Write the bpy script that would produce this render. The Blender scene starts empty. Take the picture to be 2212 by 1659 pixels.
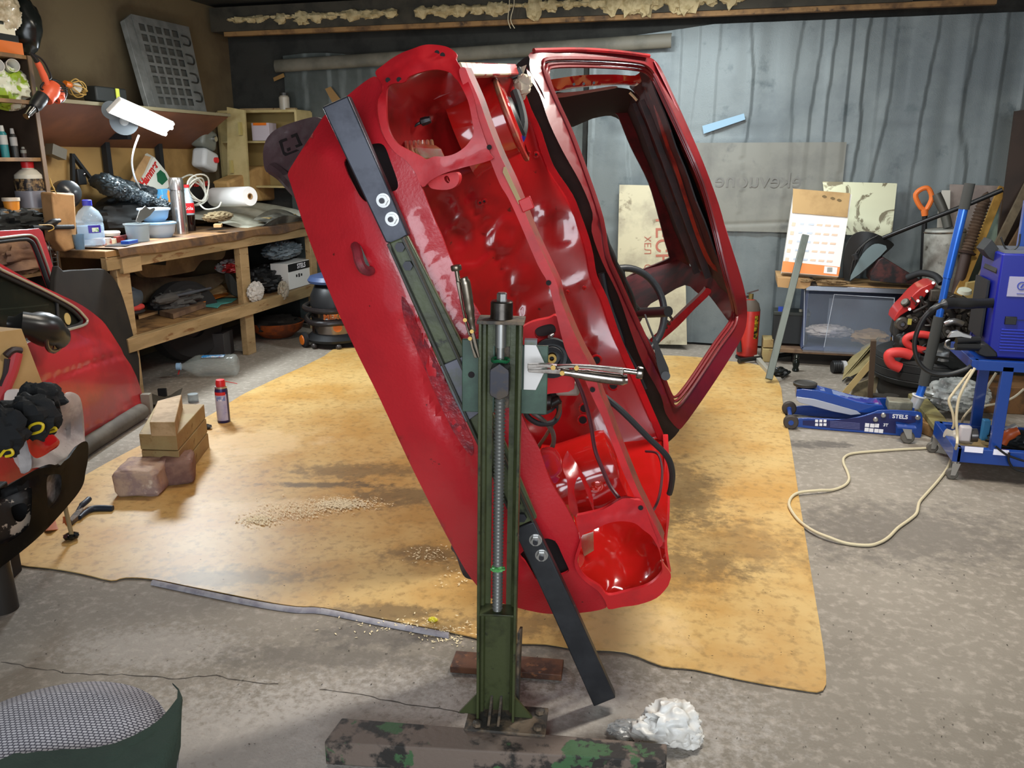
import bpy, math, random
import numpy as np
from mathutils import Vector, Matrix, noise
from mathutils.geometry import delaunay_2d_cdt
random.seed(7)
SC = bpy.context.scene
# ------------------------------------------------------------------ camera, light, exposure
FP = 1790.0; PITCH = math.atan(485/FP); CH = 1.42; YAW = math.radians(15)
cam = bpy.data.cameras.new('camera'); camo = bpy.data.objects.new('camera', cam)
SC.collection.objects.link(camo); SC.camera = camo
camo.location = (0, 0, CH); camo.rotation_euler = (math.pi/2-PITCH, 0, YAW)
cam.sensor_width = 36; cam.lens = 36*FP/2212; cam.clip_start = .05
SC.view_settings.view_transform = 'Standard'; SC.view_settings.look = 'None'
SC.view_settings.gamma = 1; SC.view_settings.use_curve_mapping = False
SC.view_settings.exposure = 0.55
W = bpy.data.worlds.new('world'); SC.world = W; W.use_nodes = True
W.node_tree.nodes['Background'].inputs[0].default_value = (.78, .86, 1, 1)
W.node_tree.nodes['Background'].inputs[1].default_value = .42
def area(name, loc, target, sx, sy, power, col):
    l = bpy.data.lights.new(name, 'AREA'); l.shape = 'RECTANGLE'; l.size = sx; l.size_y = sy
    l.energy = power; l.color = col
    o = bpy.data.objects.new(name, l); SC.collection.objects.link(o); o.location = loc
    o.rotation_euler = (Vector(target)-Vector(loc)).to_track_quat('-Z', 'Y').to_euler(); return o
area('daylight_through_open_gate', (.9, -2.2, 1.7), (-.3, 3, .6), 3.2, 2.2, 125, (.86, .93, 1))
area('ceiling_strip_near_back', (-.5, 5.35, 2.42), (-.45, 5.6, 0), 1.0, .3, 44, (.88, .96, 1))
area('ceiling_strip_middle', (.3, 3.2, 2.52), (.1, 3.4, 0), 1.3, .2, 56, (1, .96, .88))
area('ceiling_strip_left', (-2.3, 3.6, 2.5), (-2.3, 3.9, 0), 1.2, .2, 20, (1, .9, .76))
# ------------------------------------------------------------------ maths helpers
cP, sP, cY, sY = math.cos(PITCH), math.sin(PITCH), math.cos(YAW), math.sin(YAW)
EYE = Vector((0, 0, CH))
def c2r(x, y, z=0): return Vector((x*cY-y*sY, x*sY+y*cY, z))
def ray(px, py):
    a = (px-1106)/FP; b = (829.5-py)/FP
    return c2r(a, cP+b*sP, -sP+b*cP)
FWD = c2r(0, 1); RGT = c2r(1, 0); UP = Vector((0, 0, 1))
def fl(px, py, z=0): r = ray(px, py); return EYE+r*((z-CH)/r.z)
def pb(px, py, B): r = ray(px, py); return EYE+r*(B/r.y)
def pa(px, py, A): r = ray(px, py); return EYE+r*(A/r.x)
def pd(px, py, d): r = ray(px, py); return EYE+r*(d/r.dot(FWD))
def mpp(p): return (Vector(p)-EYE).dot(ray(1106, 829.5))/FP     # metres per pixel at a point
class Pl:
    def __init__(s, p, n): s.p = Vector(p); s.n = Vector(n).normalized()
    def __call__(s, px, py): r = ray(px, py); return EYE+r*((s.p-EYE).dot(s.n)/r.dot(s.n))
def pl3(a, b, c): a, b, c = Vector(a), Vector(b), Vector(c); return Pl(a, (b-a).cross(c-a))
t4 = math.radians(4)
CF = c2r(math.sin(t4), math.cos(t4)); CRr = c2r(math.cos(t4), -math.sin(t4))
th = math.radians(67.5)
CLa = CRr*math.cos(th)-UP*math.sin(th); CU = CRr*math.sin(th)+UP*math.cos(th)
CO0 = c2r(0, 2.0)
def cc(px, py, s): r = ray(px, py); return EYE+r*(((CO0-EYE).dot(CF)+s)/r.dot(CF))
CO = cc(1080, 820, 0)
def cl(l, u, s): return CO+CLa*l+CU*u+CF*s
def catmull(pts, n=6, closed=True):
    P = [tuple(p) for p in pts]; out = []; N = len(P)
    rng = range(N if closed else N-1)
    for i in rng:
        if closed: a, b, c, d = P[i-1], P[i], P[(i+1) % N], P[(i+2) % N]
        else: a, b, c, d = P[max(i-1, 0)], P[i], P[i+1], P[min(i+2, N-1)]
        for k in range(n):
            t = k/n
            out.append(tuple(.5*((2*q)+(-p+r)*t+(2*p-5*q+4*r-s)*t*t+(-p+3*q-3*r+s)*t**3) for p, q, r, s in zip(a, b, c, d)))
    if not closed: out.append(P[-1])
    return out
def inside(x, y, poly):
    r = False; j = len(poly)-1
    for i in range(len(poly)):
        xi, yi = poly[i][:2]; xj, yj = poly[j][:2]
        if (yi > y) != (yj > y) and x < (xj-xi)*(y-yi)/(yj-yi)+xi: r = not r
        j = i
    return r
def rbf(ctl):
    ctl = [tuple(c) for c in ctl]; n = len(ctl)
    P = np.array([c[:2] for c in ctl])/500.; v = np.array([c[2] for c in ctl])
    K = np.linalg.norm(P[:, None]-P[None], axis=2)
    A = np.zeros((n+3, n+3)); A[:n, :n] = K; A[:n, n] = 1; A[:n, n+1:] = P; A[n, :n] = 1; A[n+1:, :n] = P.T
    w = np.linalg.lstsq(A, np.concatenate([v, np.zeros(3)]), rcond=None)[0]
    return lambda x, y: float(np.linalg.norm(P-np.array([x, y])/500., axis=1)@w[:n]+w[n]+w[n+1]*x/500.+w[n+2]*y/500.)
# ------------------------------------------------------------------ materials
def lin(c):
    if isinstance(c, str): c = [int(c[i:i+2], 16)/255 for i in (0, 2, 4)]
    return tuple((x/12.92 if x <= .04045 else ((x+.055)/1.055)**2.4) for x in c[:3])+(1,)
MC = {}
def M(name, c, r=.5, m=0, c2=None, sc=8, lo=.45, hi=.6, bump=0, bs=60, coat=0, tr=0, al=1, em=0, c3=None, sc3=40, lo3=.6, hi3=.66, stretch=None, ior=1.45, dist=0, sheen=0):
    if name in MC: return MC[name]
    mt = bpy.data.materials.new(name); mt.use_nodes = True; nt = mt.node_tree; N = nt.nodes; L = nt.links
    b = N['Principled BSDF']; b.inputs['Base Color'].default_value = lin(c); b.inputs['Roughness'].default_value = r
    b.inputs['Metallic'].default_value = m; b.inputs['Coat Weight'].default_value = coat; b.inputs['Coat Roughness'].default_value = .08
    b.inputs['Transmission Weight'].default_value = tr; b.inputs['Alpha'].default_value = al; b.inputs['IOR'].default_value = ior
    if em: b.inputs['Emission Color'].default_value = lin(c); b.inputs['Emission Strength'].default_value = em
    tc = N.new('ShaderNodeTexCoord'); mp = N.new('ShaderNodeMapping'); L.new(tc.outputs['Object'], mp.inputs[0])
    if stretch: mp.inputs['Scale'].default_value = stretch
    cur = None
    def layer(prev, col, s, lo, hi):
        nz = N.new('ShaderNodeTexNoise'); nz.inputs['Scale'].default_value = s; nz.inputs['Detail'].default_value = 6; nz.inputs['Roughness'].default_value = .62
        nz.inputs['Distortion'].default_value = dist
        L.new(mp.outputs[0], nz.inputs['Vector'])
        rp = N.new('ShaderNodeMapRange'); rp.inputs[1].default_value = lo; rp.inputs[2].default_value = hi; L.new(nz.outputs['Fac'], rp.inputs[0])
        mx = N.new('ShaderNodeMix'); mx.data_type = 'RGBA'; L.new(rp.outputs[0], mx.inputs[0]); mx.inputs[7].default_value = lin(col)
        if prev: L.new(prev, mx.inputs[6])
        else: mx.inputs[6].default_value = lin(c)
        return mx.outputs[2]
    if c2: cur = layer(None, c2, sc, lo, hi)
    if c3: cur = layer(cur, c3, sc3, lo3, hi3)
    if cur: L.new(cur, b.inputs['Base Color'])
    if bump:
        nz = N.new('ShaderNodeTexNoise'); nz.inputs['Scale'].default_value = bs; nz.inputs['Detail'].default_value = 4; L.new(mp.outputs[0], nz.inputs['Vector'])
        bp = N.new('ShaderNodeBump'); bp.inputs['Strength'].default_value = min(1, bump); bp.inputs['Distance'].default_value = .004; L.new(nz.outputs['Fac'], bp.inputs['Height']); L.new(bp.outputs[0], b.inputs['Normal'])
    MC[name] = mt; return mt
# ------------------------------------------------------------------ mesh builder
def frame(axis, up=(0, 0, 1)):
    a = Vector(axis).normalized(); u = Vector(up)
    if abs(a.dot(u.normalized())) > .98: u = Vector((1, 0, 0)) if abs(a.x) < .9 else Vector((0, 1, 0))
    x = u.cross(a).normalized(); y = a.cross(x); return x, y, a
class G:
    def __init__(s): s.v = []; s.f = []
    def add(s, vs, fs):
        o = len(s.v); s.v += [Vector(v) for v in vs]; s.f += [tuple(i+o for i in f) for f in fs]; return s
    def box(s, c, d, R=None):
        c = Vector(c); ax = R or (Vector((1, 0, 0)), Vector((0, 1, 0)), UP)
        vs = [c+ax[0]*(d[0]/2*i)+ax[1]*(d[1]/2*j)+ax[2]*(d[2]/2*k) for i in (-1, 1) for j in (-1, 1) for k in (-1, 1)]
        return s.add(vs, [(0, 1, 3, 2), (4, 6, 7, 5), (0, 4, 5, 1), (2, 3, 7, 6), (0, 2, 6, 4), (1, 5, 7, 3)])
    def beam(s, a, b, w, h, up=(0, 0, 1)):
        a, b = Vector(a), Vector(b); x, y, z = frame(b-a, up)
        return s.box((a+b)/2, (w, h, (b-a).length), (x, y, z))
    def prism(s, poly, vec):
        poly = [Vector(p) for p in poly]; n = len(poly); vec = Vector(vec)
        return s.add(poly+[p+vec for p in poly], [tuple(range(n)), tuple(range(2*n-1, n-1, -1))]+[(i, i+n, (i+1) % n+n, (i+1) % n) for i in range(n)])
    def cyl(s, a, b, r0, r1=None, n=24):
        return s.lathe([(0, 0), (r0, 0), (r0 if r1 is None else r1, 1), (0, 1)], a, Vector(b)-Vector(a), n, norm=False)
    def lathe(s, prof, o, axis=(0, 0, 1), n=28, norm=True, sq=1):
        x, y, z = frame(axis); o = Vector(o)
        if not norm: z = Vector(axis)
        vs = []; fs = []; rows = []
        for r, h in prof:
            if r < 1e-7: rows.append([len(vs)]); vs.append(o+z*h)
            else:
                rows.append(list(range(len(vs), len(vs)+n)))
                for k in range(n):
                    t = 2*math.pi*k/n; c, q = math.cos(t), math.sin(t)
                    if sq < 1: c = math.copysign(abs(c)**sq, c); q = math.copysign(abs(q)**sq, q)
                    vs.append(o+x*(r*c)+y*(r*q)+z*h)
        for A, B in zip(rows, rows[1:]):
            if len(A) == 1 and len(B) == 1: continue
            for k in range(n):
                k2 = (k+1) % n
                if len(A) == 1: fs.append((A[0], B[k2], B[k]))
                elif len(B) == 1: fs.append((A[k], A[k2], B[0]))
                else: fs.append((A[k], A[k2], B[k2], B[k]))
        return s.add(vs, fs)
    def tube(s, pts, r, n=8, closed=False, sm=0):
        pts = [tuple(p) for p in pts]
        if sm: pts = catmull(pts, sm, closed)
        P = [Vector(p) for p in pts]; m = len(P)
        rr = r if isinstance(r, (list, tuple)) else [r]*m
        if len(rr) != m: rr = [rr[min(len(rr)-1, int(i*len(rr)/m))] for i in range(m)]
        vs = []; x = None
        for i in range(m):
            a = P[i-1] if (i or closed) else P[i]; b = P[(i+1) % m] if (i < m-1 or closed) else P[i]
            t = (b-a).normalized() if (b-a).length > 1e-9 else UP
            if x is None: x = frame(t)[0]
            x = (x-t*x.dot(t)); x = x.normalized() if x.length > 1e-6 else frame(t)[0]
            y = t.cross(x)
            vs += [P[i]+x*(rr[i]*math.cos(2*math.pi*k/n))+y*(rr[i]*math.sin(2*math.pi*k/n)) for k in range(n)]
        fs = [(i*n+k, i*n+(k+1) % n, ((i+1) % m)*n+(k+1) % n, ((i+1) % m)*n+k) for i in range(m if closed else m-1) for k in range(n)]
        if not closed: fs += [tuple(range(n-1, -1, -1)), tuple(range((m-1)*n, m*n))]
        return s.add(vs, fs)
    def loft(s, rows, cl_=False, th=None):
        n = len(rows[0]); m = len(rows); vs = [Vector(p) for r in rows for p in r]
        fs = [(i*n+k, i*n+(k+1) % n, (i+1)*n+(k+1) % n, (i+1)*n+k) for i in range(m-1) for k in range(n if cl_ else n-1)]
        if th is not None:
            o = len(vs); t = Vector(th); vs += [v+t for v in vs]; fs += [tuple(i+o for i in reversed(f)) for f in fs]
            for i in range(m-1):
                fs.append((i*n, (i+1)*n, (i+1)*n+o, i*n+o)); fs.append((i*n+n-1, i*n+n-1+o, (i+1)*n+n-1+o, (i+1)*n+n-1))
            for k in range(n-1):
                fs.append((k, k+o, k+1+o, k+1)); q = (m-1)*n+k; fs.append((q, q+1, q+1+o, q+o))
        return s.add(vs, fs)
    def blob(s, c, rad, amp=.15, seed=0, n=28, m=18, R=None, fr=2.2, flat=None, ridge=False, sq=1):
        c = Vector(c); ax = R or (Vector((1, 0, 0)), Vector((0, 1, 0)), UP); vs = []; fs = []
        if ridge: n, m = max(n, 48), max(m, 32)
        sg = lambda v, e: math.copysign(abs(v)**e, v)
        for i in range(m+1):
            t = math.pi*i/m
            for k in range(n):
                p = 2*math.pi*k/n; d = Vector((sg(math.sin(t), sq)*sg(math.cos(p), sq), sg(math.sin(t), sq)*sg(math.sin(p), sq), sg(math.cos(t), sq)))
                q = noise.fractal(d*fr+Vector((seed*7.3, seed*3.1, 0)), 1, 2, 2 if ridge else 4)
                if ridge: q = (.5-abs(q)*2)*.6
                d = d*(1+amp*q)
                z = d.z*rad[2]
                if flat is not None: z = max(z, -flat)
                vs.append(c+ax[0]*(d.x*rad[0])+ax[1]*(d.y*rad[1])+ax[2]*z)
        fs = [(i*n+k, (i+1)*n+k, (i+1)*n+(k+1) % n, i*n+(k+1) % n) for i in range(m) for k in range(n)]
        return s.add(vs, fs)
    def build(s, name, mt, parent=None, sm=35, bevel=0, seg=2, label=None, cat=None, group=None, kind=None, sub=0):
        me = bpy.data.meshes.new(name)
        lo = Vector((min(v.x for v in s.v), min(v.y for v in s.v), min(v.z for v in s.v)))
        hi = Vector((max(v.x for v in s.v), max(v.y for v in s.v), max(v.z for v in s.v)))
        org = Vector(((lo.x+hi.x)/2, (lo.y+hi.y)/2, lo.z))
        me.from_pydata([v-org for v in s.v], [], s.f); me.validate()
        o = bpy.data.objects.new(name, me); SC.collection.objects.link(o)
        pw = Vector((0, 0, 0)); q = parent
        while q: pw += q.location; q = q.parent
        o.parent = parent; o.location = org-pw
        for x in (mt if isinstance(mt, (list, tuple)) else [mt]): me.materials.append(x)
        bm_fix(me)
        if sm:
            me.shade_smooth(); me.set_sharp_from_angle(angle=math.radians(sm))
        if bevel:
            md = o.modifiers.new('bevel', 'BEVEL'); md.width = bevel; md.segments = seg; md.limit_method = 'ANGLE'; md.angle_limit = math.radians(40)
            md.harden_normals = False
        if sub: md = o.modifiers.new('sub', 'SUBSURF'); md.levels = sub; md.render_levels = sub
        if label: o['label'] = label
        if cat: o['category'] = cat
        if group: o['group'] = group
        if kind: o['kind'] = kind
        return o
def bm_fix(me):
    import bmesh
    b = bmesh.new(); b.from_mesh(me); bmesh.ops.recalc_face_normals(b, faces=b.faces); b.to_mesh(me); b.free()
def thing(name, label, cat, loc, group=None):
    o = bpy.data.objects.new(name, None); SC.collection.objects.link(o); o.location = Vector(loc); o.empty_display_size = .1
    o['label'] = label; o['category'] = cat
    if group: o['group'] = group
    return o
def dup(root, off, label=None, group=None):
    def cp(o, par):
        c = o.copy(); SC.collection.objects.link(c); c.parent = par
        for h in [x for x in SC.objects if x.parent is o and x is not c]: cp(h, c)
        return c
    r = cp(root, None); r.location = root.location+Vector(off)
    if label: r['label'] = label
    if group: r['group'] = group
    return r
def cdt(outline, holes, mapf, tvec, grid=None, g=None):
    """solid sheet from a 2D outline with holes; mapf(x,y)->3D, tvec thickness vector"""
    g = g or G(); loops = [outline]+list(holes); co = []; ed = []
    for lp in loops:
        o = len(co); n = len(lp); co += [Vector(p[:2]) for p in lp]; ed += [(o+i, o+(i+1) % n) for i in range(n)]
    xs = [p[0] for p in outline]; ys = [p[1] for p in outline]
    if grid:
        x = min(xs)+grid/2
        while x < max(xs):
            y = min(ys)+grid/2
            while y < max(ys):
                if inside(x, y, outline) and not any(inside(x, y, h) for h in holes):
                    if min((x-c.x)**2+(y-c.y)**2 for c in co[:sum(map(len, loops))]) > (grid*.4)**2: co.append(Vector((x, y)))
                y += grid
            x += grid
    r = delaunay_2d_cdt(co, ed, [], 0, 1e-6)
    V, Fs = r[0], r[2]; tri = []
    for f in Fs:
        cx = sum(V[i].x for i in f)/len(f); cy = sum(V[i].y for i in f)/len(f)
        if inside(cx, cy, outline) and not any(inside(cx, cy, h) for h in holes): tri.append(tuple(f))
    P = [Vector(mapf(v.x, v.y)) for v in V]; n = len(P); cnt = {}
    T = Vector(tvec) if not callable(tvec) else None
    Q = [p+(T if T else Vector(tvec(V[i].x, V[i].y))) for i, p in enumerate(P)]
    for f in tri:
        for i in range(len(f)):
            a, b = f[i], f[(i+1) % len(f)]; cnt[(a, b)] = 1
    sides = [(a, b, b+n, a+n) for (a, b) in cnt if (b, a) not in cnt]
    g.add(P+Q, tri+[tuple(i+n for i in reversed(f)) for f in tri]+sides); return g
def panel(name, outline, holes, ctl, mt, parent, t=.003, grid=16, mode='car', emb=None, sm=40, smooth=3, tv=None, **kw):
    """sheet traced in the picture plane but placed at real distances (ctl = (px,py,distance))"""
    f = rbf(ctl) if not isinstance(ctl, (int, float)) else (lambda x, y: ctl)
    if smooth: outline = catmull(outline, smooth); holes = [catmull(h, smooth+1) for h in holes]
    base, dr = (cc, CF) if mode == 'car' else (pd, FWD)
    def mp(x, y):
        s = f(x, y)
        if emb: s += emb(x, y)
        return base(x, y, s)
    return cdt(outline, holes, mp, tv or dr*t, grid).build(name, mt, parent, sm=sm, **kw)
def text(name, s, size, o, right, up, mt, parent, ext=.0006, align='CENTER', bold=0, **kw):
    cu = bpy.data.curves.new(name, 'FONT'); cu.body = s; cu.size = size; cu.extrude = ext; cu.align_x = align; cu.align_y = 'CENTER'; cu.offset = bold
    to = bpy.data.objects.new('t', cu); SC.collection.objects.link(to)
    bpy.context.view_layer.update()
    me = bpy.data.meshes.new_from_object(to.evaluated_get(bpy.context.evaluated_depsgraph_get()))
    bpy.data.objects.remove(to)
    right = Vector(right).normalized(); up = Vector(up).normalized(); nn = right.cross(up)
    g = G(); g.add([Vector(o)+right*v.co.x+up*v.co.y+nn*v.co.z for v in me.vertices], [tuple(p.vertices) for p in me.polygons])
    return g.build(name, mt, parent, sm=0, **kw)
# ------------------------------------------------------------------ palette
red = M('red_car_paint', 'c81c24', .3, c2='b4141c', sc=5, lo=.5, hi=.75, coat=.6, bump=.08, bs=90)
redin = M('red_bay_shaded', '960f14', .22, c2='800e14', sc=6, lo=.5, hi=.7, coat=.7, bump=.05, bs=30, c3='5a1512', sc3=26, lo3=.66, hi3=.7)  # body red darkened to carry the shadow inside the engine bay
redrough = M('red_stone_guard', 'c41e28', .38, c2='7c2026', sc=14, lo=.6, hi=.68, coat=.4, bump=.9, bs=75)
reddark = M('dark_red_paint', '8c1c1e', .3, c2='5c1416', sc=5, coat=.5)
redbright = M('glossy_red_paint', 'a81614', .12, coat=.9, c2='a01610', sc=9)
cabin = M('dark_cabin_metal', '2c1a18', .6, c2='181010', sc=7, c3='5c2018', sc3=20, lo3=.62, hi3=.66)  # dark brown inner metal with random redder patches
black = M('black_plastic', '18191b', .45); rubber = M('black_rubber', '202123', .7, bump=.2)
blackg = M('black_gloss', '101214', .15)
steel = M('dark_steel_bar', '4e5058', .42, m=.55, c2='3c3d44', sc=7, c3='5a3f34', sc3=11, lo3=.68, hi3=.71)
blkbar = M('black_painted_bar', '222326', .45, m=.2, c2='2c2d30', sc=9)
plate = M('bare_steel_plate', '62626a', .38, m=.6, c2='565a48', sc=9)
green = M('olive_green_paint', '3e4428', .38, c2='2a2e1a', sc=8, lo=.5, hi=.62, c3='1e1e18', sc3=22, lo3=.6, hi3=.66, bump=.15, m=.1)
green2 = M('dark_green_plate', '34483c', .4, c2='405a4a', sc=9)
screwm = M('oiled_steel', 'a8a8a4', .28, m=.8); chrome = M('chrome', 'c8c8c8', .14, m=1); zinc = M('zinc', 'b4b4b2', .3, m=.9)
nickel = M('nickel', 'b0a8a0', .22, m=1, c2='8c8078', sc=30)
alum = M('white_steel_plate', 'c6c2be', .42, m=.25)
rust = M('rusty_plate', '6a4530', .6, c2='4a3228', sc=14, c3='85583a', sc3=30, m=.2, bump=.3)
muddy = M('muddy_box_beam', '6e6056', .7, c2='2a2724', sc=9, lo=.5, hi=.56, c3='3c5c3a', sc3=10, lo3=.58, hi3=.61, bump=.5)
greasy = M('greasy_steel', '38342f', .65, c2='6a5a48', sc=25, bump=.6)
wood = M('sawn_wood', 'a08760', .65, c2='86704c', sc=3, stretch=(3, .5, 3), c3='6e4c2a', sc3=9, bump=.2)
woodd = M('old_wood', '8c6a40', .7, c2='5e4428', sc=6, bump=.3, c3='3e2e1e', sc3=12)
woodx = M('block_wood', '9c8a5c', .7, c2='947c50', sc=6, c3='786038', sc3=16, bump=.3)
brick = M('worn_brick', 'b49c88', .9, c2='96807a', sc=14, c3='c8b8a8', sc3=9, bump=.9, bs=45)
kraft = M('brown_paper', 'b28a5c', .7, c2='9c774c', sc=6, bump=.35, bs=14)
card = M('cardboard', 'b08c5e', .75, c2='9a7850', sc=5); paper = M('white_paper', 'e4e2dc', .6)
white = M('white_plastic', 'dcdcd8', .4); cream = M('cream_paint', 'b8a878', .5, c2='a89868', sc=5)
clear = M('clear_plastic', 'e8f0f4', .06, tr=1, ior=1.1); glass = M('dusty_glass', '3c4038', .1, tr=.7, ior=1.05, c2='4c4c40', sc=4)
blue = M('blue_enamel', '143c88', .3, coat=.4); blued = M('welder_blue', '0e1a80', .38); navy = M('navy_sticker', '1c2050', .3)
orange = M('orange_plastic', 'd8701c', .45); txtw = M('white_print', 'e0e0e4', .4); txtr = M('red_print', 'c02828', .5); txtk = M('black_print', '222222', .5)
beige = M('beige_cable', 'c8bc9c', .5); grey = M('grey_plastic', '6a6c6c', .5); foam = M('dark_foam', '3a3c3a', .85)
brownb = M('brown_board', '6e5238', .6, c2='523a28', sc=3); yellow = M('yellow_trim', 'd4b820', .5); silverp = M('silver_paint', '9aa0b4', .35, m=.3)
# ------------------------------------------------------------------ the room
def stain_light_nodes(mt, els, col, base_scale=9):
    nt = mt.node_tree; N = nt.nodes; L = nt.links; b = N['Principled BSDF']; prev = b.inputs['Base Color'].links[0].from_socket
    tc = N.new('ShaderNodeTexCoord'); nz = N.new('ShaderNodeTexNoise'); nz.inputs['Scale'].default_value = base_scale; nz.inputs['Detail'].default_value = 8; nz.inputs['Roughness'].default_value = .7; L.new(tc.outputs['Object'], nz.inputs['Vector'])
    for (x, y, rx, ry, st) in els:
        mp = N.new('ShaderNodeMapping'); mp.vector_type = 'TEXTURE'; mp.inputs['Location'].default_value = (x, y, 0); mp.inputs['Scale'].default_value = (rx, ry, 1); mp.inputs['Rotation'].default_value = (0, 0, .25)
        L.new(tc.outputs['Object'], mp.inputs[0]); ln = N.new('ShaderNodeVectorMath'); ln.operation = 'LENGTH'; L.new(mp.outputs[0], ln.inputs[0])
        a = N.new('ShaderNodeMapRange'); a.inputs[1].default_value = 1; a.inputs[2].default_value = 0; a.inputs[3].default_value = 0; a.inputs[4].default_value = 1; L.new(ln.outputs['Value'], a.inputs[0])
        ad = N.new('ShaderNodeMath'); ad.operation = 'MULTIPLY_ADD'; ad.inputs[1].default_value = .45; L.new(a.outputs[0], ad.inputs[0]); L.new(nz.outputs['Fac'], ad.inputs[2])
        g = N.new('ShaderNodeMapRange'); g.inputs[1].default_value = .62; g.inputs[2].default_value = .8; g.inputs[4].default_value = st; L.new(ad.outputs[0], g.inputs[0])
        mm = N.new('ShaderNodeMath'); mm.operation = 'MULTIPLY'; L.new(g.outputs[0], mm.inputs[0])
        a2 = N.new('ShaderNodeMapRange'); a2.inputs[1].default_value = 0; a2.inputs[2].default_value = .3; L.new(a.outputs[0], a2.inputs[0]); L.new(a2.outputs[0], mm.inputs[1])
        mx = N.new('ShaderNodeMix'); mx.data_type = 'RGBA'; L.new(mm.outputs[0], mx.inputs[0]); L.new(prev, mx.inputs[6]); mx.inputs[7].default_value = lin(col); prev = mx.outputs[2]
    L.new(prev, b.inputs['Base Color'])
conc = M('concrete', '8c8478', .8, c2='7a7266', sc=1.6, lo=.38, hi=.66, c3='a89e92', sc3=30, lo3=.5, hi3=.75, bump=.5, bs=120)
conc2 = conc
XL, XR, YB, ZC = -4.25, 2.4, 6.62, 2.62
def struct(name, g, m, **k): return g.build(name, m, sm=0, kind='structure', **k)
G_ = G
fo = struct('floor', G().box((-.9, 2.4, -.05), (7.0, 8.9, .1)), conc)
def lc(v, o): return (v.x-o.location.x, v.y-o.location.y)
e = lambda px, py, rx, ry, st: (*lc(fl(px, py), fo), rx, ry, st)
stain_light_nodes(conc, [e(330, 1400, .45, .2, .35), e(640, 1610, 1.2, .4, .45), e(1250, 1560, .8, .35, .4), e(880, 1520, .7, .3, .3)], 'c0bab4', 40)  # pale patches paint the daylight's brightening into the concrete
stain_light_nodes(conc, [e(1760, 960, .3, .1, .9), e(800, 1370, .3, .12, .6), e(1180, 1390, .3, .1, .7), e(1950, 1150, .8, .5, .6), e(700, 1420, .6, .1, .5)], '5c5650', 18)
wl = M('brown_fibreboard', '6a5c42', .8, c2='5a4c36', sc=1.5); tan = M('tan_board', '9c7c48', .7, c2='86683a', sc=2.5)
struct('wall_left', G().box((XL-.05, 2.4, 1.31), (.1, 8.6, 2.62)), wl)
struct('wall_back', G().box(((XL+XR)/2, YB+.05, 1.31), (XR-XL+.2, .1, 2.62)), M('dark_masonry', '2e2e2a', .9, c2='22221f', sc=4, bump=.5))
struct('wall_right', G().box((XR+.05, 2.4, 1.31), (.1, 8.6, 2.62)), wl)
struct('ceiling', G().box(((XL+XR)/2, 2.4, ZC+.05), (XR-XL+.2, 8.6, .1)), M('dark_ceiling', '34332c', .85, c2='26251f', sc=3))
bmx = M('dirty_beam', '3a362c', .8, c2='2a2820', sc=6)
struct('trim_1', G().box((-1.6, 6.46, 2.50), (5.2, .3, .18)), bmx)
struct('trim_2', G().box((-1.3, 6.36, 2.395), (5.6, .05, .035)), woodd)
foamm = M('expanding_foam', 'b8a880', .85, c2='9c8c64', sc=20, bump=.8)
g = G(); random.seed(3)
for i in range(64):
    x = -4.0+i*.062; k = random.random()
    if 22 < i < 26: continue
    g.blob((x, 6.305, 2.50-.02*(k)), (.035+.03*k, .02+.02*k, .012+.05*k*k*(1.6 if i > 36 else .8)), .5, i, 10, 7)
g.build('foam_sealant', foamm, label='lumpy yellowish foam sealant squeezed along the ceiling beam', cat='foam sealant', kind='stuff')
# foil insulation on the back wall
def foilsheet(name, x0, x1, z0, z1f, y, mt, label, nx=150, nz=60, amp=.010, seed=0, fold=9.0, **k):
    rows = []
    for j in range(nz+1):
        r = []
        for i in range(nx+1):
            x = x0+(x1-x0)*i/nx; zt = z1f(x); z = z0+(zt-z0)*j/nz
            a = noise.noise(Vector((x*fold, z*.35+seed, seed))); b = noise.noise(Vector((x*3, z*2.5, seed+5)))
            saw = (x*5.6+1.3*noise.noise(Vector((x*1.6, z*.35, 9)))+.3*noise.noise(Vector((x*7, z*1.5, 4)))) % 1.0; saw = saw**1.6*(.55+.6*noise.noise(Vector((math.floor(x*5.6)*3.1, z*.8, 2))))
            cr = math.exp(-((z-1.62-.02*math.sin(x*3))/.012)**2)+math.exp(-((z-.95-.03*math.sin(x*2))/.012)**2); r.append((x, y-amp*(1.0+.7*a+.8*b)-amp*1.5*saw+amp*.8*cr, z))
        rows.append(r)
    return G().loft(rows, th=(0, .004, 0)).build(name, mt, sm=60, label=label, cat='insulation', **k)
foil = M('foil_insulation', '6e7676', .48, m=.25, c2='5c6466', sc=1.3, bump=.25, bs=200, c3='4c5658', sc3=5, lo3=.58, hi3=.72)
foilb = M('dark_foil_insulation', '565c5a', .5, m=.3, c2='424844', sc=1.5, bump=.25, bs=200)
foilsheet('insulation_sheet', -1.16, 2.38, .02, lambda x: 2.27+.09*min(1, max(0, (x+1.16)/.9)), 6.60, foil, 'bluish grey foil insulation with long vertical folds covering the back wall right of the car', nx=300)
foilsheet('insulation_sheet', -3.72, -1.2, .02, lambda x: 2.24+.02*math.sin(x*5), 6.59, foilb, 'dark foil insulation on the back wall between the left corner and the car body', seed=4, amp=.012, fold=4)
rl = G()
rl.loft([[Vector((-3.75+i*.05, 6.5-.03*math.sin(a), 2.16+.045*(i*.05/3.2)*2+.05*math.cos(a))) for i in range(65)] for a in [k*math.pi/8 for k in range(-1, 9)]], th=(0, .004, 0))
rl.build('foil_strip', M('matt_foil', '6a665a', .6, c2='545248', sc=3), label='long dull foil strip folded along the top of the back wall', cat='insulation')
ux0, ux1, uz0, uz1 = pb(1450, 400, 6.55).x, pb(1820, 400, 6.55).x, pb(1600, 500, 6.55).z, pb(1600, 308, 6.55).z
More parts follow.
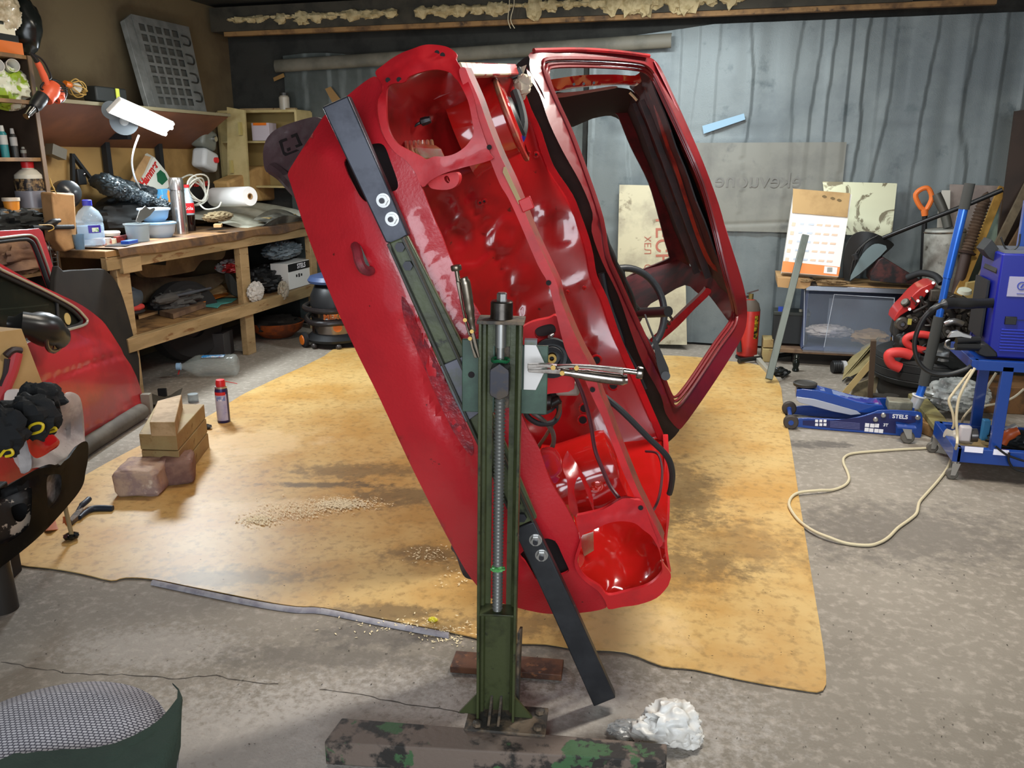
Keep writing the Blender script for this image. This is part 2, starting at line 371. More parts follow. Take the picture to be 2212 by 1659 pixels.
foilsheet('foam_underlay', ux0, ux1, uz0, lambda x: uz1, 6.566, M('beige_underlay', '77776f', .6, c2='686862', sc=2.5, c3='5f605c', sc3=7, lo3=.58, hi3=.7), 'beige creased sheet fixed on the foil behind the right windscreen pillar', nx=70, amp=.008, seed=2)
text('faded_print', 'ekevuone', .16, ((ux0+ux1)/2+.02, 6.552, (uz0+uz1)/2+.05), (-1, 0, 0), UP, M('faded_grey_print', '6c6b66', .7), None, label='faint mirrored grey lettering on the beige creased sheet', cat='lettering')
g = G(); g.prism([pb(x, y, 6.55) for x, y in [(1517, 272), (1607, 245), (1610, 258), (1520, 289)]], (0, .002, 0))
g.build('tape_strip', M('blue_tape', '7c9cb0', .4), label='pale blue tape strip stuck slanting on the grey foil', cat='tape')
for q, lb in (([(702, 192), (714, 187), (735, 214), (718, 222)], 'brown tape piece on dark foil just left of the red front panel'), ([(590, 168), (612, 158), (615, 166), (592, 176)], 'brown tape piece on dark foil near the left corner')):
    G().prism([pb(x, y, 6.545) for x, y in q], (0, .002, 0)).build('tape_piece', M('brown_tape', '8a6a3c', .5), label=lb, cat='tape')
g = G()
for i in range(2): g.tube([(-1.70+.03*i, 6.28, 2.60), (-1.70+.035*i, 6.27, 2.5), (-1.71+.02*i, 6.27, 2.40), (-1.69+.03*i, 6.27, 2.34)], .003, 6, sm=4)
g.build('hanging_twine', beige, label='two thin beige twines hanging from the ceiling beam above the car', cat='twine')
# ------------------------------------------------------------------ the linoleum mat
matout = [(35, 1220), (110, 1229), (175, 1240), (240, 1255), (270, 1249), (330, 1252), (430, 1273), (560, 1299), (640, 1311), (700, 1314), (830, 1340), (970, 1366), (1050, 1384), (1110, 1391), (1180, 1393), (1250, 1404), (1350, 1411), (1430, 1440), (1500, 1447), (1600, 1469), (1720, 1490), (1778, 1492), (1783, 1440), (1772, 1360), (1762, 1300), (1744, 1190), (1725, 1070), (1713, 990), (1703, 930), (1692, 880), (1682, 825), (1640, 790), (1560, 780), (1460, 770), (1200, 764), (900, 757), (740, 752), (700, 770), (640, 800), (590, 822), (530, 851), (500, 868), (440, 905), (330, 950), (180, 1030), (90, 1100), (0, 1160), (-60, 1190)]
m2 = catmull([tuple(fl(x, y, .004))[:2] for x, y in matout], 3)
matm = M('orange_linoleum', 'b88e4c', .45, c2='c8a86c', sc=2.2, lo=.4, hi=.62, c3='8c6e3c', sc3=26, lo3=.5, hi3=.78, bump=.1, bs=25)
def mz(x, y):
    k = noise.noise(Vector((x*2.2, y*2.2, 1)))
    return Vector((x, y, .004+.006*max(0, k)))
mg = cdt(m2, [], lambda x, y: mz(x, y), (0, 0, .003), .12)
mato = mg.build('linoleum_mat', matm, sm=60, label='large stained orange linoleum sheet lying on the concrete under the car', cat='floor mat')
em = lambda px, py, rx, ry, st: (*lc(fl(px, py), mato), rx, ry, st)
stain_light_nodes(matm, [em(770, 1020, .55, .18, .6), em(880, 1075, .4, .2, .65), em(700, 1050, .5, .06, .8), em(1470, 1060, .3, .7, .6), em(1450, 1230, .45, .3, .5), em(830, 1330, .35, .1, .7), em(920, 1200, .3, .12, .6), em(880, 860, .3, .25, .5), em(1560, 1180, .5, .4, .4), em(480, 1250, .5, .12, .5), em(1120, 1350, .3, .12, .6)], '5a4830', 14)
stain_light_nodes(matm, [em(620, 1100, .5, .15, .5), em(540, 960, .6, .4, .5), em(1350, 1360, .3, .3, .4)], 'dcc090', 6)
nt = matm.node_tree   # fine dark flecks
g = G(); i0 = [k for k, p in enumerate(matout) if p == (330, 1252)][0]; i1 = [k for k, p in enumerate(matout) if p == (970, 1366)][0]
g = G(); eds = catmull([tuple(fl(x, y, .012)) for x, y in matout[i0:i1+1]], 4, False)
g.loft([[Vector(p) for p in eds], [Vector(p)-FWD*.012-UP*.0 for p in eds], [Vector(p)-FWD*.02-UP*.008 for p in eds]], th=(0, 0, -.002))
g.build('mat_backing_edge', M('grey_felt_backing', 'a8a4a8', .9, c2='8c8890', sc=20), parent=mato, sm=60)
mato.children[0]['label'] = 'curled grey backing edge'
# shavings, grit
random.seed(11); g = G()
def flake(p, s, a): 
    d = Vector((math.cos(a), math.sin(a), 0)); n = Vector((-d.y, d.x, 0)); h = Vector((0, 0, s*.08))
    g.add([p-d*s, p-n*s*.35+h, p+d*s, p+n*s*.35], [(0, 1, 2, 3)])
for (px, py, sx, sy, n) in ((740, 1088, 60, 12, 1300), (560, 1122, 38, 12, 420), (640, 1102, 80, 18, 500), (930, 1195, 45, 18, 90), (960, 1370, 60, 30, 120), (870, 1350, 120, 30, 90), (1000, 1240, 60, 40, 60)):
    for k in range(n):
        x, y = random.gauss(px, sx*.55), random.gauss(py, sy*.5); p = fl(x, y, .0125 if py < 1300 else .002+.012*(y < 1240+x*.13)); flake(p, random.uniform(.003, .008), random.uniform(0, 6.3))
g.build('wood_shavings', M('pale_shavings', 'ecdcb4', .8), sm=0, kind='stuff', label='pale wood shavings scattered over the orange mat left of the stand', cat='wood shavings')
g = G()
for k in range(420):
    x = random.uniform(60, 1760); y = random.uniform(960, 1480)
    z = .014 if y < 1225+.14*(x-30) else .002
    if 1100 < y and x > 1760: z = .002
    flake(fl(x, y, z), random.uniform(.0015, .005), random.uniform(0, 6.3))
for k in range(160): flake(fl(random.uniform(200, 2150), random.uniform(1460, 1650), .002), random.uniform(.0015, .004), random.uniform(0, 6.3))
for k in range(90): flake(fl(random.uniform(1760, 2200), random.uniform(980, 1500), .002), random.uniform(.0015, .005), random.uniform(0, 6.3))
g.build('dirt_crumbs', M('dark_dirt', '32281e', .9), sm=0, kind='stuff', label='dark crumbs of dirt and rust sprinkled over mat and concrete', cat='dirt')
g = G()
for pts, w in (([(0, 1432), (90, 1445), (160, 1455), (280, 1459), (380, 1466), (440, 1460), (520, 1470), (600, 1480)], .003), ([(690, 1490), (780, 1500), (860, 1520), (960, 1532), (1000, 1540), (1030, 1528)], .003), ([(990, 1540), (985, 1560)], .002)):
    P = catmull([tuple(fl(x, y, .0006)) for x, y in pts], 6, False); R = []
    for i, p in enumerate(P): j = noise.noise(Vector(p)*25)*.012; R.append(Vector(p)+FWD*j)
    g.loft([R, [q+FWD*w*(.5+random.random()) for q in R]])
g.build('floor_crack', M('crack_dark', '4a443e', .9), sm=0, kind='structure')
# ------------------------------------------------------------------ the red car body, rolled on its side in the rotisserie
car = thing('hatchback_shell', 'bare red hatchback body shell rolled on its side above the orange mat', 'car body', (CO.x, CO.y, 0))
seam = [(808, 165), (823, 175), (826, 191), (816, 216), (816, 254), (829, 295), (851, 327), (876, 346), (895, 371), (911, 406), (924, 438), (940, 479), (956, 514), (971, 555), (1005, 628), (1042, 690), (1080, 790), (1122, 885), (1142, 930), (1165, 973), (1190, 1042), (1226, 1101), (1246, 1142), (1252, 1162), (1250, 1177), (1241, 1210), (1246, 1233), (1264, 1256), (1292, 1276), (1306, 1292), (1309, 1313)]
lowedge = [(1254, 1324), (1188, 1326), (1152, 1321), (1112, 1311), (1060, 1292), (1018, 1250), (985, 1195), (935, 1100), (880, 990), (820, 860), (775, 770), (735, 685), (695, 590), (658, 491), (635, 420), (625, 389), (622, 374), (634, 352), (662, 308), (687, 270), (700, 250), (728, 225), (751, 206), (780, 182)]
slot1 = [(745, 345), (772, 322), (804, 311), (829, 314), (845, 352), (859, 393), (857, 409), (842, 416), (800, 436), (780, 430), (762, 400), (748, 368)]
slot2 = [(1125, 1196), (1170, 1166), (1190, 1165), (1203, 1174), (1215, 1200), (1228, 1228), (1228, 1234), (1216, 1241), (1178, 1254), (1160, 1252), (1150, 1240), (1135, 1215)]
tow = [(770, 532), (777, 528), (790, 555), (801, 580), (800, 586), (790, 588), (778, 570), (772, 550)]
skinc = [(622, 374, .16), (658, 491, .10), (735, 690, .06), (820, 860, .05), (935, 1100, .08), (1060, 1292, .13), (1188, 1325, .16), (1254, 1324, .12), (1309, 1313, .12),
         (700, 250, .16), (780, 182, .14), (808, 165, .10), (816, 254, .03), (895, 371, 0), (971, 555, 0), (1080, 790, 0), (1190, 1042, 0), (1250, 1177, .03), (1292, 1276, .08), (760, 420, .01), (800, 560, -.015), (850, 680, -.02), (920, 800, -.02), (960, 950, -.02), (1060, 1120, -.01), (1120, 1250, .03), (700, 330, .06)]
def creaseline(pts, w, d):
    P = catmull(pts, 5, False)
    def f(x, y):
        m = min((x-p[0])**2+(y-p[1])**2 for p in P)**.5
        return d*math.exp(-(m/w)**2)
    return f
c1 = creaseline([(775, 300), (830, 440), (880, 560), (925, 680), (965, 760)], 14, .008)
c2 = creaseline([(880, 690), (905, 760), (920, 830), (950, 900), (1000, 980), (1020, 1060)], 13, .014)
c3 = creaseline([(905, 470), (945, 600), (1000, 700)], 9, .008)
def skemb(x, y): return c1(x, y)-.6*c2(x-16, y)+c2(x, y)+c3(x, y)
skin = panel('front_panel', lowedge+seam, [slot1, slot2, tow], skinc, redrough if 0 else M('red_front_paint', 'b81e28', .36, c2='a41a24', sc=4, lo=.5, hi=.75, coat=.45, bump=.22, bs=130, c3='5a1a18', sc3=30, lo3=.69, hi3=.72), car, t=.012, grid=13, emb=skemb)
panel('stone_guard_band', [(866, 655), (900, 700), (925, 745), (955, 800), (985, 850), (1010, 905), (1040, 985), (1040, 1040), (1010, 1010), (985, 960), (955, 890), (930, 830), (905, 770), (880, 710)], [], lambda *a: 0, M('rough_red_coating', '98202a', .42, c2='6e1e24', sc=18, coat=.4, bump=1, bs=70), car, t=.006, mode='car') if 0 else None
f0 = rbf(skinc)
def band(name, pts, mt, off=-.004, t=.004, grid=11, em_=None, **k):
    return panel(name, pts, [], [(x, y, f0(x, y)+off+skemb(x, y)) for x, y in pts]+[(sum(p[0] for p in pts)/len(pts), sum(p[1] for p in pts)/len(pts), f0(sum(p[0] for p in pts)/len(pts), sum(p[1] for p in pts)/len(pts))+off)], mt, car, t=t, grid=grid, emb=em_, **k)
rg = M('rough_red_coating', 'a01e28', .36, c2='70202a', sc=16, coat=.6, bump=1, bs=85)
band('stone_guard', [(868, 640), (888, 668), (905, 710), (935, 765), (960, 815), (990, 870), (1005, 915), (1022, 960), (1018, 985), (990, 950), (965, 905), (940, 850), (915, 790), (890, 730), (872, 685)], rg, em_=lambda x, y: -.006*abs(noise.noise(Vector((x/14, y/8, 0)))), label='bubbly rough red coating')
# black sheets painting the darkness inside the slots
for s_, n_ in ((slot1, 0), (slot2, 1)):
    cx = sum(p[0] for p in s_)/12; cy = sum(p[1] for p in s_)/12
    panel('bumper_slot_dark', [(cx+(x-cx)*1.08, cy+(y-cy)*1.06) for x, y in s_], [], .09, M('slot_black', '0c0b0c', .8), car, t=.004, grid=None)
# tow eye
tp = [cc(x, y, s) for x, y, s in [(768, 532, .01), (772, 545, -.03), (776, 565, -.05), (784, 580, -.05), (796, 586, -.03), (804, 582, .01)]]
G().tube(tp, .012, 10, sm=5).build('tow_eye', M('dull_red', '94343c', .45, c2='6e2a30', sc=20), car)
# ---- headlamp frames
panel('lamp_frame', [(812, 153), (828, 140), (845, 127), (868, 114), (892, 105), (912, 98), (933, 96), (962, 100), (978, 108), (987, 118), (985, 128), (993, 142), (1003, 158), (1012, 178), (1024, 214), (1032, 252), (1044, 290), (1058, 330), (1062, 345), (1000, 362), (960, 374), (930, 390), (912, 404), (897, 374), (878, 348), (852, 328), (830, 296), (818, 255), (817, 216), (828, 192), (822, 176), (813, 164)],
      [[(836, 190), (850, 180), (872, 178), (884, 165), (912, 155), (942, 150), (970, 156), (984, 170), (990, 176), (1003, 200), (1012, 222), (1018, 250), (1023, 286), (1014, 306), (1000, 321), (980, 333), (958, 338), (938, 338), (920, 344), (906, 336), (878, 322), (856, 308), (842, 286), (836, 262), (834, 222)]],
      [(812, 153, .10), (933, 96, .10), (987, 118, .10), (1012, 178, .02), (1058, 330, -.005), (912, 404, -.005), (817, 216, .02), (850, 320, .0), (940, 345, -.01), (900, 130, .05)], M('lamp_frame_red', 'c41c24', .42, c2='ae1a22', sc=7, coat=.15, bump=.1, bs=60), car, t=.016, grid=10, emb=lambda x, y: creaseline([(830, 165), (870, 140), (920, 122), (970, 130), (1000, 170)], 5, .008)(x, y) if y < 200 else creaseline([(922, 360), (975, 352), (1030, 330)], 4, .005)(x, y))
panel('lamp_frame', [(1244, 1119), (1262, 1111), (1304, 1100), (1345, 1077), (1372, 1080), (1388, 1086), (1404, 1128), (1424, 1178), (1432, 1215), (1449, 1240), (1446, 1258), (1440, 1270), (1418, 1292), (1380, 1306), (1345, 1311), (1315, 1316), (1308, 1300), (1292, 1277), (1264, 1256), (1246, 1234), (1241, 1210), (1250, 1178), (1253, 1160)],
      [[(1258, 1156), (1289, 1142), (1312, 1131), (1340, 1126), (1370, 1130), (1390, 1145), (1408, 1160), (1424, 1190), (1430, 1222), (1428, 1240), (1401, 1264), (1355, 1278), (1314, 1286), (1296, 1268), (1268, 1250), (1252, 1230), (1248, 1210), (1256, 1180)]],
      [(1244, 1119, -.005), (1345, 1077, -.005), (1388, 1086, 0), (1424, 1178, .02), (1449, 1240, .10), (1418, 1292, .11), (1345, 1311, .11), (1315, 1316, .1), (1264, 1256, .03), (1241, 1210, .02), (1253, 1160, 0), (1312, 1131, -.01)], M('lamp_frame_red', ''), car, t=.014, grid=9, emb=lambda x, y: creaseline([(1262, 1130), (1310, 1112), (1372, 1100)], 4, .005)(x, y))
for (px, py, s) in [(944, 114, .09), (956, 119, .09), (838, 173, .06), (862, 172, .05), (1006, 168, .03), (1057, 318, -.006)]:
    G().cyl(cc(px, py, s-.004), cc(px, py, s+.004), .006, n=12).build('bolt_hole', M('hole_black', '140a0a', .8), car)
# ---- slam panel rail
railL = [(992, 150), (997, 175), (1017, 222), (1030, 276), (1054, 333), (1079, 396), (1098, 428), (1123, 482), (1161, 571), (1183, 610), (1196, 657), (1220, 752), (1240, 790), (1259, 812), (1278, 854), (1300, 900), (1320, 952), (1340, 1005), (1360, 1051), (1385, 1101), (1403, 1132), (1416, 1160), (1424, 1182)]
railR = [(1432, 1172), (1424, 1152), (1408, 1122), (1394, 1092), (1380, 1064), (1362, 1020), (1345, 978), (1325, 925), (1312, 888), (1296, 850), (1282, 802), (1258, 758), (1234, 706), (1210, 645), (1204, 616), (1182, 568), (1150, 500), (1128, 444), (1106, 390), (1079, 333), (1054, 270), (1035, 216), (1014, 168), (1004, 146)]
rr = M('rail_red', 'c4181f', .5, c2='a8161c', sc=6, coat=0, bump=.1, bs=50)
fr_ = [(x, y, .004+.02*abs((y-650)/500)**2) for x, y in railL[::3]+railR[::3]]
panel('slam_rail', railL+railR, [], fr_, rr, car, t=.008, grid=12)
# top flange of the rail receding (its upper face, dull brown sealant)
g = G(); fz = rbf(fr_); rows = [[], []]
for i, (x, y) in enumerate(catmull(railR, 3, False)):
    p = cc(x, y, fz(x, y)+.004); rows[0].append(p); rows[1].append(p+CU*.010+CF*.05)
g.loft(rows, th=CLa*0+CU*(-.003)); g.build('rail_flange', M('brownish_sealant', '8a4030', .5, c2='6e3a2c', sc=12, c3='a02028', sc3=5, lo3=.5, hi3=.6), car)
for (px, py) in [(1185, 611), (1280, 842), (1384, 1097), (1132, 437)]:
    G().cyl(cc(px, py, -.003), cc(px, py, .01), .0065, n=14).build('bolt_hole', M('hole_black', ''), car)
G().prism([cc(x, y, -.004) for x, y in [(1088, 361), (1092, 360), (1128, 438), (1120, 441), (1086, 372)]], CF*.003).build('seal_strip', M('yellowish_sealant', 'a89068', .8, bump=.5, bs=100), car)
G().box(cc(1137, 441, .0), (.03, .012, .03), (CU, CF, CLa)).build('rail_bracket', rr, car, bevel=.002)
# ---- lower cross member flange: inner edge strip beside the seam
seamin = [(924, 438), (950, 480), (965, 540), (1000, 600), (1050, 690), (1090, 780), (1130, 880), (1152, 925), (1175, 965), (1200, 1035), (1236, 1095), (1244, 1119)]
# ---- firewall and bay
scut = [(1128, 201), (1141, 237), (1160, 277), (1173, 316), (1191, 363), (1230, 421), (1249, 468), (1265, 513), (1275, 552), (1283, 597), (1306, 647), (1327, 710), (1348, 762), (1375, 820), (1401, 880), (1424, 933), (1432, 955)]
def circ(cx, cy, r, w, d, ax=1.0):
    return lambda x, y: d*math.exp(-((math.hypot((x-cx)*ax, y-cy)-r)/w)**2)
def dome(cx, cy, rx, ry, d, rot=0):
    c, s = math.cos(rot), math.sin(rot)
    def f(x, y):
        u = ((x-cx)*c+(y-cy)*s)/rx; v = (-(x-cx)*s+(y-cy)*c)/ry; q = max(abs(u), abs(v))*.5+math.hypot(u, v)*.5
        return d/(1+math.exp((q-1)*14))
    return f
fe = [circ(1012, 527, 52, 4, -.02), dome(1012, 527, 44, 46, .015), dome(1095, 505, 28, 36, -.035, .4), dome(1175, 460, 10, 20, -.02, -.4), dome(1212, 495, 24, 34, .02, -.2), circ(1060, 440, 22, 4, -.01),
      creaseline([(1010, 420), (1050, 500), (1090, 600), (1120, 680)], 7, .03), creaseline([(1205, 622), (1240, 615), (1258, 606), (1280, 610)], 5, -.02), dome(1190, 700, 60, 60, -.03, -.4), dome(1255, 740, 26, 16, -.02, .3), creaseline([(1300, 880), (1260, 800), (1200, 700)], 10, .02), dome(975, 480, 22, 60, .03, -.45), dome(1130, 600, 20, 24, -.015)]
fwo = [(905, 395), (960, 370), (1010, 350), (1060, 330), (1040, 260), (1060, 180), (1110, 170)]+scut+[(1430, 960), (1380, 965), (1300, 960), (1235, 960), (1190, 1000), (1165, 1060), (1120, 1020), (1060, 900), (1000, 760), (950, 620), (915, 500)]
panel('bulkhead', fwo, [], [(905, 395, .62), (960, 620, .62), (1060, 900, .66), (1165, 1060, .75), (1060, 300, .72), (1100, 500, .80), (1180, 700, .84), (1280, 900, .86), (1110, 170, .84)]+[(x, y, .86) for x, y in scut[::3]], redin, car, t=.01, grid=11, emb=lambda x, y: .42*sum(f(x, y) for f in fe), sm=60)
# scuttle lip
g = G(); rows = [[], []]
sl = catmull(scut, 3, False)
for x, y in sl: rows[0].append(cc(x-7, y+3, .845)); rows[1].append(cc(x+7, y-1, .83))
g.loft(rows, th=CF*.006); g.build('scuttle_lip', rr, car)
hb = M('hole_black', '')
def hole(px, py, s, r, rot=None, ecc=1, name='grommet_hole'):
    p = cc(px, py, s); g = G(); n = 20
    g.prism([p+CLa*(r*math.cos(a)*ecc)+CU*(r*math.sin(a)) for a in [2*math.pi*k/n for k in range(n)]], CF*.006); g.build(name, hb, car)
    g = G().tube([p+CLa*(r*math.cos(a)*ecc)+CU*(r*math.sin(a)) for a in [2*math.pi*k/n for k in range(n)]], .004, 6, closed=True).build(name+'_rim', redin, car)
for a in [(1288, 778, .79, .017), (1325, 832, .8, .017), (1262, 882, .78, .017), (1259, 907, .77, .017), (1302, 806, .79, .009), (1158, 334, .78, .007), (1142, 330, .78, .004), (1262, 622, .8, .004), (1226, 631, .8, .004), (1037, 438, .68, .007), (1046, 435, .68, .007)]: hole(*a)
# cross-piece low in the bay with an oval opening (front axle carrier)
panel('axle_carrier', [(1108, 735), (1122, 712), (1150, 696), (1185, 688), (1200, 682), (1210, 700), (1222, 740), (1232, 790), (1240, 840), (1190, 850), (1130, 855), (1100, 820)], [[(1155, 716), (1165, 706), (1190, 700), (1200, 708), (1198, 722), (1180, 730), (1160, 730)]], [(1108, 735, .10), (1200, 682, .12), (1240, 840, .14), (1100, 820, .12)], rr, car, t=.03, grid=12)
G().prism([cc(x, y, .15) for x, y in [(1145, 695), (1208, 690), (1210, 740), (1150, 742)]], CF*.004).build('carrier_lining', M('oily_brown', '2a1614', .6), car)
for k, (r, ri, s) in enumerate(((.052, .040, .08), (.030, .022, .06), (.012, .006, .05))):
    p = cc(1192, 775, s); G().lathe([(ri, 0), (r, 0), (r, .02), (ri, .02), (ri, 0)], p, CF, 30).build('rubber_bush', rubber if k < 2 else M('brass', 'b09050', .35, m=.8), car)
G().cyl(cc(1192, 775, .1), cc(1192, 775, .14), .05).build('mount_cup', M('mount_black', '141416', .4), car)
bl = G().cyl(cc(1194, 723, .11), cc(1187, 728, .09), .005, n=12); bl.build('bleed_nipple', zinc, car)
# strut towers
def tower(px, py, s, u0, u1, r, name='strut_tower'):
    p = cc(px, py, s); g = G(); g.lathe([(r*1.12, u0), (r*1.04, u0+.02), (r, u0+.06), (r*.97, u1-.03), (r*.92, u1-.01), (r*.7, u1), (0, u1+.004)], p, CU, 40); return g.build(name, redbright, car, sm=50)
tower(1062, 268, .62, -.10, .075, .118)
tower(1300, 1010, .60, -.16, .06, .125)
p = cc(1100, 262, .62)
G().lathe([(.125, 0), (.129, .004), (.129, .012), (.12, .016)], p, CU, 40).build('tower_flange', M('bare_edge', '8a6a50', .4, c2='a02a24', sc=9, m=.2), car)
G().lathe([(.0, .0), (.07, .0), (.072, .008), (.06, .02), (.0, .02)], p+CU*.012, CU, 32).build('strut_mount', black, car)
# inner wings
panel('inner_wing', [(826, 165), (900, 140), (985, 140), (1020, 160), (1060, 165), (1110, 170), (1122, 205), (1080, 260), (1060, 330), (1020, 370), (930, 390), (880, 350), (835, 310), (815, 240)], [],
      [(826, 165, .14), (985, 140, .14), (1110, 170, .8), (1122, 205, .85), (1060, 330, .72), (930, 390, .5), (880, 350, .3), (835, 310, .2), (815, 240, .16), (940, 240, .5), (1000, 250, .62)], M('deep_red_shaded', 'a01a1c', .35, c2='7a1a18', sc=5, coat=.5), car, t=.006, grid=13, emb=lambda x, y: dome(962, 215, 34, 12, .03, -.45)(x, y)+dome(925, 262, 20, 8, -.03, -.5)(x, y))  # body red darkened for the shadow behind the upper lamp frame
G().prism([cc(x, y, .42) for x, y in [(910, 212), (970, 188), (972, 200), (912, 226)]], CF*.01).build('wing_slot', M('slot_red', '8c2020', .4), car)
G().tube([cc(885, 281, .36), cc(902, 268, .38), (cc(916, 262, .38)), cc(930, 258, .38)], [.003, .004, .012, .01], 8, sm=3).build('loom_clip', black, car)
# ribbed pipe-like chassis leg in the upper lamp opening
g = G()
for k in range(7):
    a, b = cc(878+k*9, 308-k*0.5, .30+.02*k), cc(892+k*9, 348-k*2, .26+.02*k); g.tube([a, (Vector(a)+b)/2-CF*.03, b], .006, 8, sm=4)
g.build('chassis_leg_ribs', M('tan_red_ribs', 'a83a30', .3, c2='9a7a58', sc=10, coat=.5), car)
g = G(); rows = []
for t in range(9):
    a = t/8; rows.append([cc(870+70*a, 306+8*a, .34), cc(882+70*a, 318+4*a, .29), cc(895+66*a, 340+2*a, .29), cc(905+60*a, 356-2*a, .34)])
g.loft(rows, th=CF*.01); g.build('chassis_leg', M('tan_red_ribs', ''), car)
# chassis horn with oval eye below the divider
panel('chassis_horn', [(924, 388), (955, 378), (985, 372), (992, 385), (985, 402), (965, 410), (935, 408), (926, 400)], [[(960, 382), (967, 380), (972, 390), (968, 396), (961, 390)]], .05, rr, car, t=.05, grid=9)
# lower inner wing
panel('inner_wing', [(1165, 973), (1195, 965), (1240, 955), (1300, 950), (1380, 950), (1432, 950), (1440, 985), (1443, 1060), (1440, 1130), (1436, 1190), (1445, 1240), (1430, 1270), (1380, 1296), (1316, 1306), (1290, 1270), (1252, 1235), (1250, 1180), (1240, 1120), (1225, 1080), (1195, 1030)], [],
      [(1165, 973, .55), (1240, 955, .86), (1380, 950, .86), (1432, 950, .84), (1443, 1060, .5), (1440, 1130, .3), (1436, 1190, .16), (1445, 1240, .12), (1380, 1296, .12), (1316, 1306, .12), (1252, 1235, .10), (1250, 1180, .3), (1225, 1080, .5), (1300, 1000, .74), (1330, 1120, .44), (1340, 1180, .36), (1330, 1240, .22), (1290, 1150, .42), (1400, 1100, .42), (1400, 1200, .26), (1310, 1060, .58)], redbright, car, t=.006, grid=12, emb=lambda x, y: creaseline([(1312, 1284), (1355, 1268), (1400, 1250), (1432, 1205)], 4, -.012)(x, y)+creaseline([(1300, 1295), (1360, 1288), (1420, 1262)], 3, .01)(x, y)+dome(1282, 1035, 26, 24, .04)(x, y), sm=60)
g = G(); rows = [[], []]
for x, y in catmull([(1440, 940), (1443, 1000), (1444, 1060), (1443, 1120), (1438, 1175), (1447, 1235)], 4, False):
    s = .84-.72*(y-940)/300; rows[0].append(cc(x-8, y, s-.02)); rows[1].append(cc(x+3, y, s+.02))
g.loft(rows, th=CF*.01).build('wing_flange', rr, car)
# torn wing rail and odd sheet pieces
g = G().loft([[cc(1250+4*k, 1160+14*k, .30-.02*k), cc(1282+k*.3, 1150+16*k-k*k, .26-.02*k)] for k in range(4)], th=CF*.006)
g.build('torn_flange', M('tan_red_ribs', ''), car)
panel('leg_brace', [(1215, 1010), (1225, 1040), (1228, 1090), (1235, 1110), (1250, 1115), (1240, 1060), (1250, 1030), (1262, 1050), (1282, 1105), (1275, 1060), (1232, 985), (1222, 985)], [], [(1215, 1010, .30), (1228, 1090, .12), (1250, 1115, .1), (1282, 1105, .2), (1232, 985, .45), (1250, 1030, .35)], redin, car, t=.02, grid=12)
panel('tow_ring_plate', [(1166, 985), (1178, 976), (1196, 978), (1208, 992), (1214, 1010), (1208, 1035), (1196, 1044), (1184, 1020)], [], [(1166, 985, .14), (1214, 1010, .2), (1196, 1044, .12)], redin, car, t=.04, grid=12, emb=circ(1190, 1008, 20, 3, -.01))
# transparent lens left on the wing floor
G().lathe([(.0, .018), (.02, .016), (.034, .010), (.042, 0), (.044, 0), (.036, .012), (.02, .02), (0, .022)], cc(1288, 1035, .50), (EYE-cc(1288, 1035, .5)).normalized(), 28).build('sealing_disc', M('glossy_disc', 'c03020', .06, coat=1, m=.2), car)
# ---- plenum (black trough), cowl
cowlL = [(1136, 127), (1139, 159), (1165, 203), (1186, 264), (1217, 329), (1254, 395), (1280, 460), (1278, 500), (1301, 566), (1335, 636), (1362, 715), (1388, 783), (1427, 854), (1438, 893), (1464, 926)]
panel('plenum_tray', [(1110, 150)]+[(x+6, y-6) for x, y in cowlL]+[(1450, 950)]+[(x-4, y+4) for x, y in scut[::-1]], [], [(1110, 150, .95), (1300, 560, .98), (1464, 926, .98), (1200, 380, .98)], M('plenum_black', '17110f', .6, c2='241a16', sc=9), car, t=.006, grid=18)
G().tube([cc(x, y, .92) for x, y in [(1300, 590), (1312, 650), (1335, 715), (1352, 770), (1372, 830), (1396, 868)]], [.014, .018, .018, .014, .01, .008], 10, sm=5).build('wiper_linkage', black, car)
G().tube([cc(x, y, .90) for x, y in [(1316, 700), (1340, 735), (1372, 790), (1395, 840)]], .006, 8, sm=5).build('heater_hose', rubber, car)
# ---- windscreen frame
wsO = [(1153, 111), (1200, 109), (1244, 110), (1320, 113), (1385, 119), (1404, 124), (1420, 136), (1434, 160), (1448, 190), (1485, 271), (1521, 355), (1553, 442), (1569, 500), (1582, 539), (1600, 595), (1611, 640), (1614, 680), (1608, 718), (1584, 762), (1545, 823), (1506, 880), (1478, 918), (1464, 926), (1438, 893), (1427, 854), (1388, 783), (1362, 715), (1335, 636), (1301, 566), (1278, 500), (1280, 460), (1254, 395), (1217, 329), (1186, 264), (1165, 203), (1139, 159), (1140, 125)]
wsI = [(1173, 138), (1183, 128), (1244, 126), (1322, 129), (1375, 134), (1396, 141), (1412, 158), (1432, 198), (1480, 303), (1519, 395), (1545, 486), (1560, 550), (1574, 605), (1588, 655), (1592, 683), (1584, 710), (1553, 752), (1506, 823), (1478, 862), (1461, 878), (1450, 868), (1427, 809), (1401, 757), (1369, 689), (1335, 613), (1309, 552), (1296, 473), (1264, 376), (1228, 279), (1199, 216), (1178, 166)]
wsc = [(1136, 127, .95), (1153, 111, .97), (1173, 138, .98), (1217, 329, .90), (1280, 480, .88), (1362, 715, .89), (1438, 893, .93), (1464, 926, .96), (1296, 473, .90), (1401, 757, .92), (1461, 878, .97), (1404, 124, 1.46), (1412, 158, 1.47), (1521, 355, 1.45), (1545, 486, 1.45), (1611, 640, 1.49), (1592, 683, 1.49), (1608, 718, 1.47)]
panel('windscreen_frame', wsO, [wsI], wsc, M('frame_red', '5e1015', .34, c2='4e0e12', sc=4, coat=.3, bump=.06), car, t=.022, grid=14, emb=lambda x, y: creaseline([(1165, 150), (1180, 119), (1250, 117), (1380, 127), (1408, 140)], 4, .006)(x, y) if y < 150 else 0)
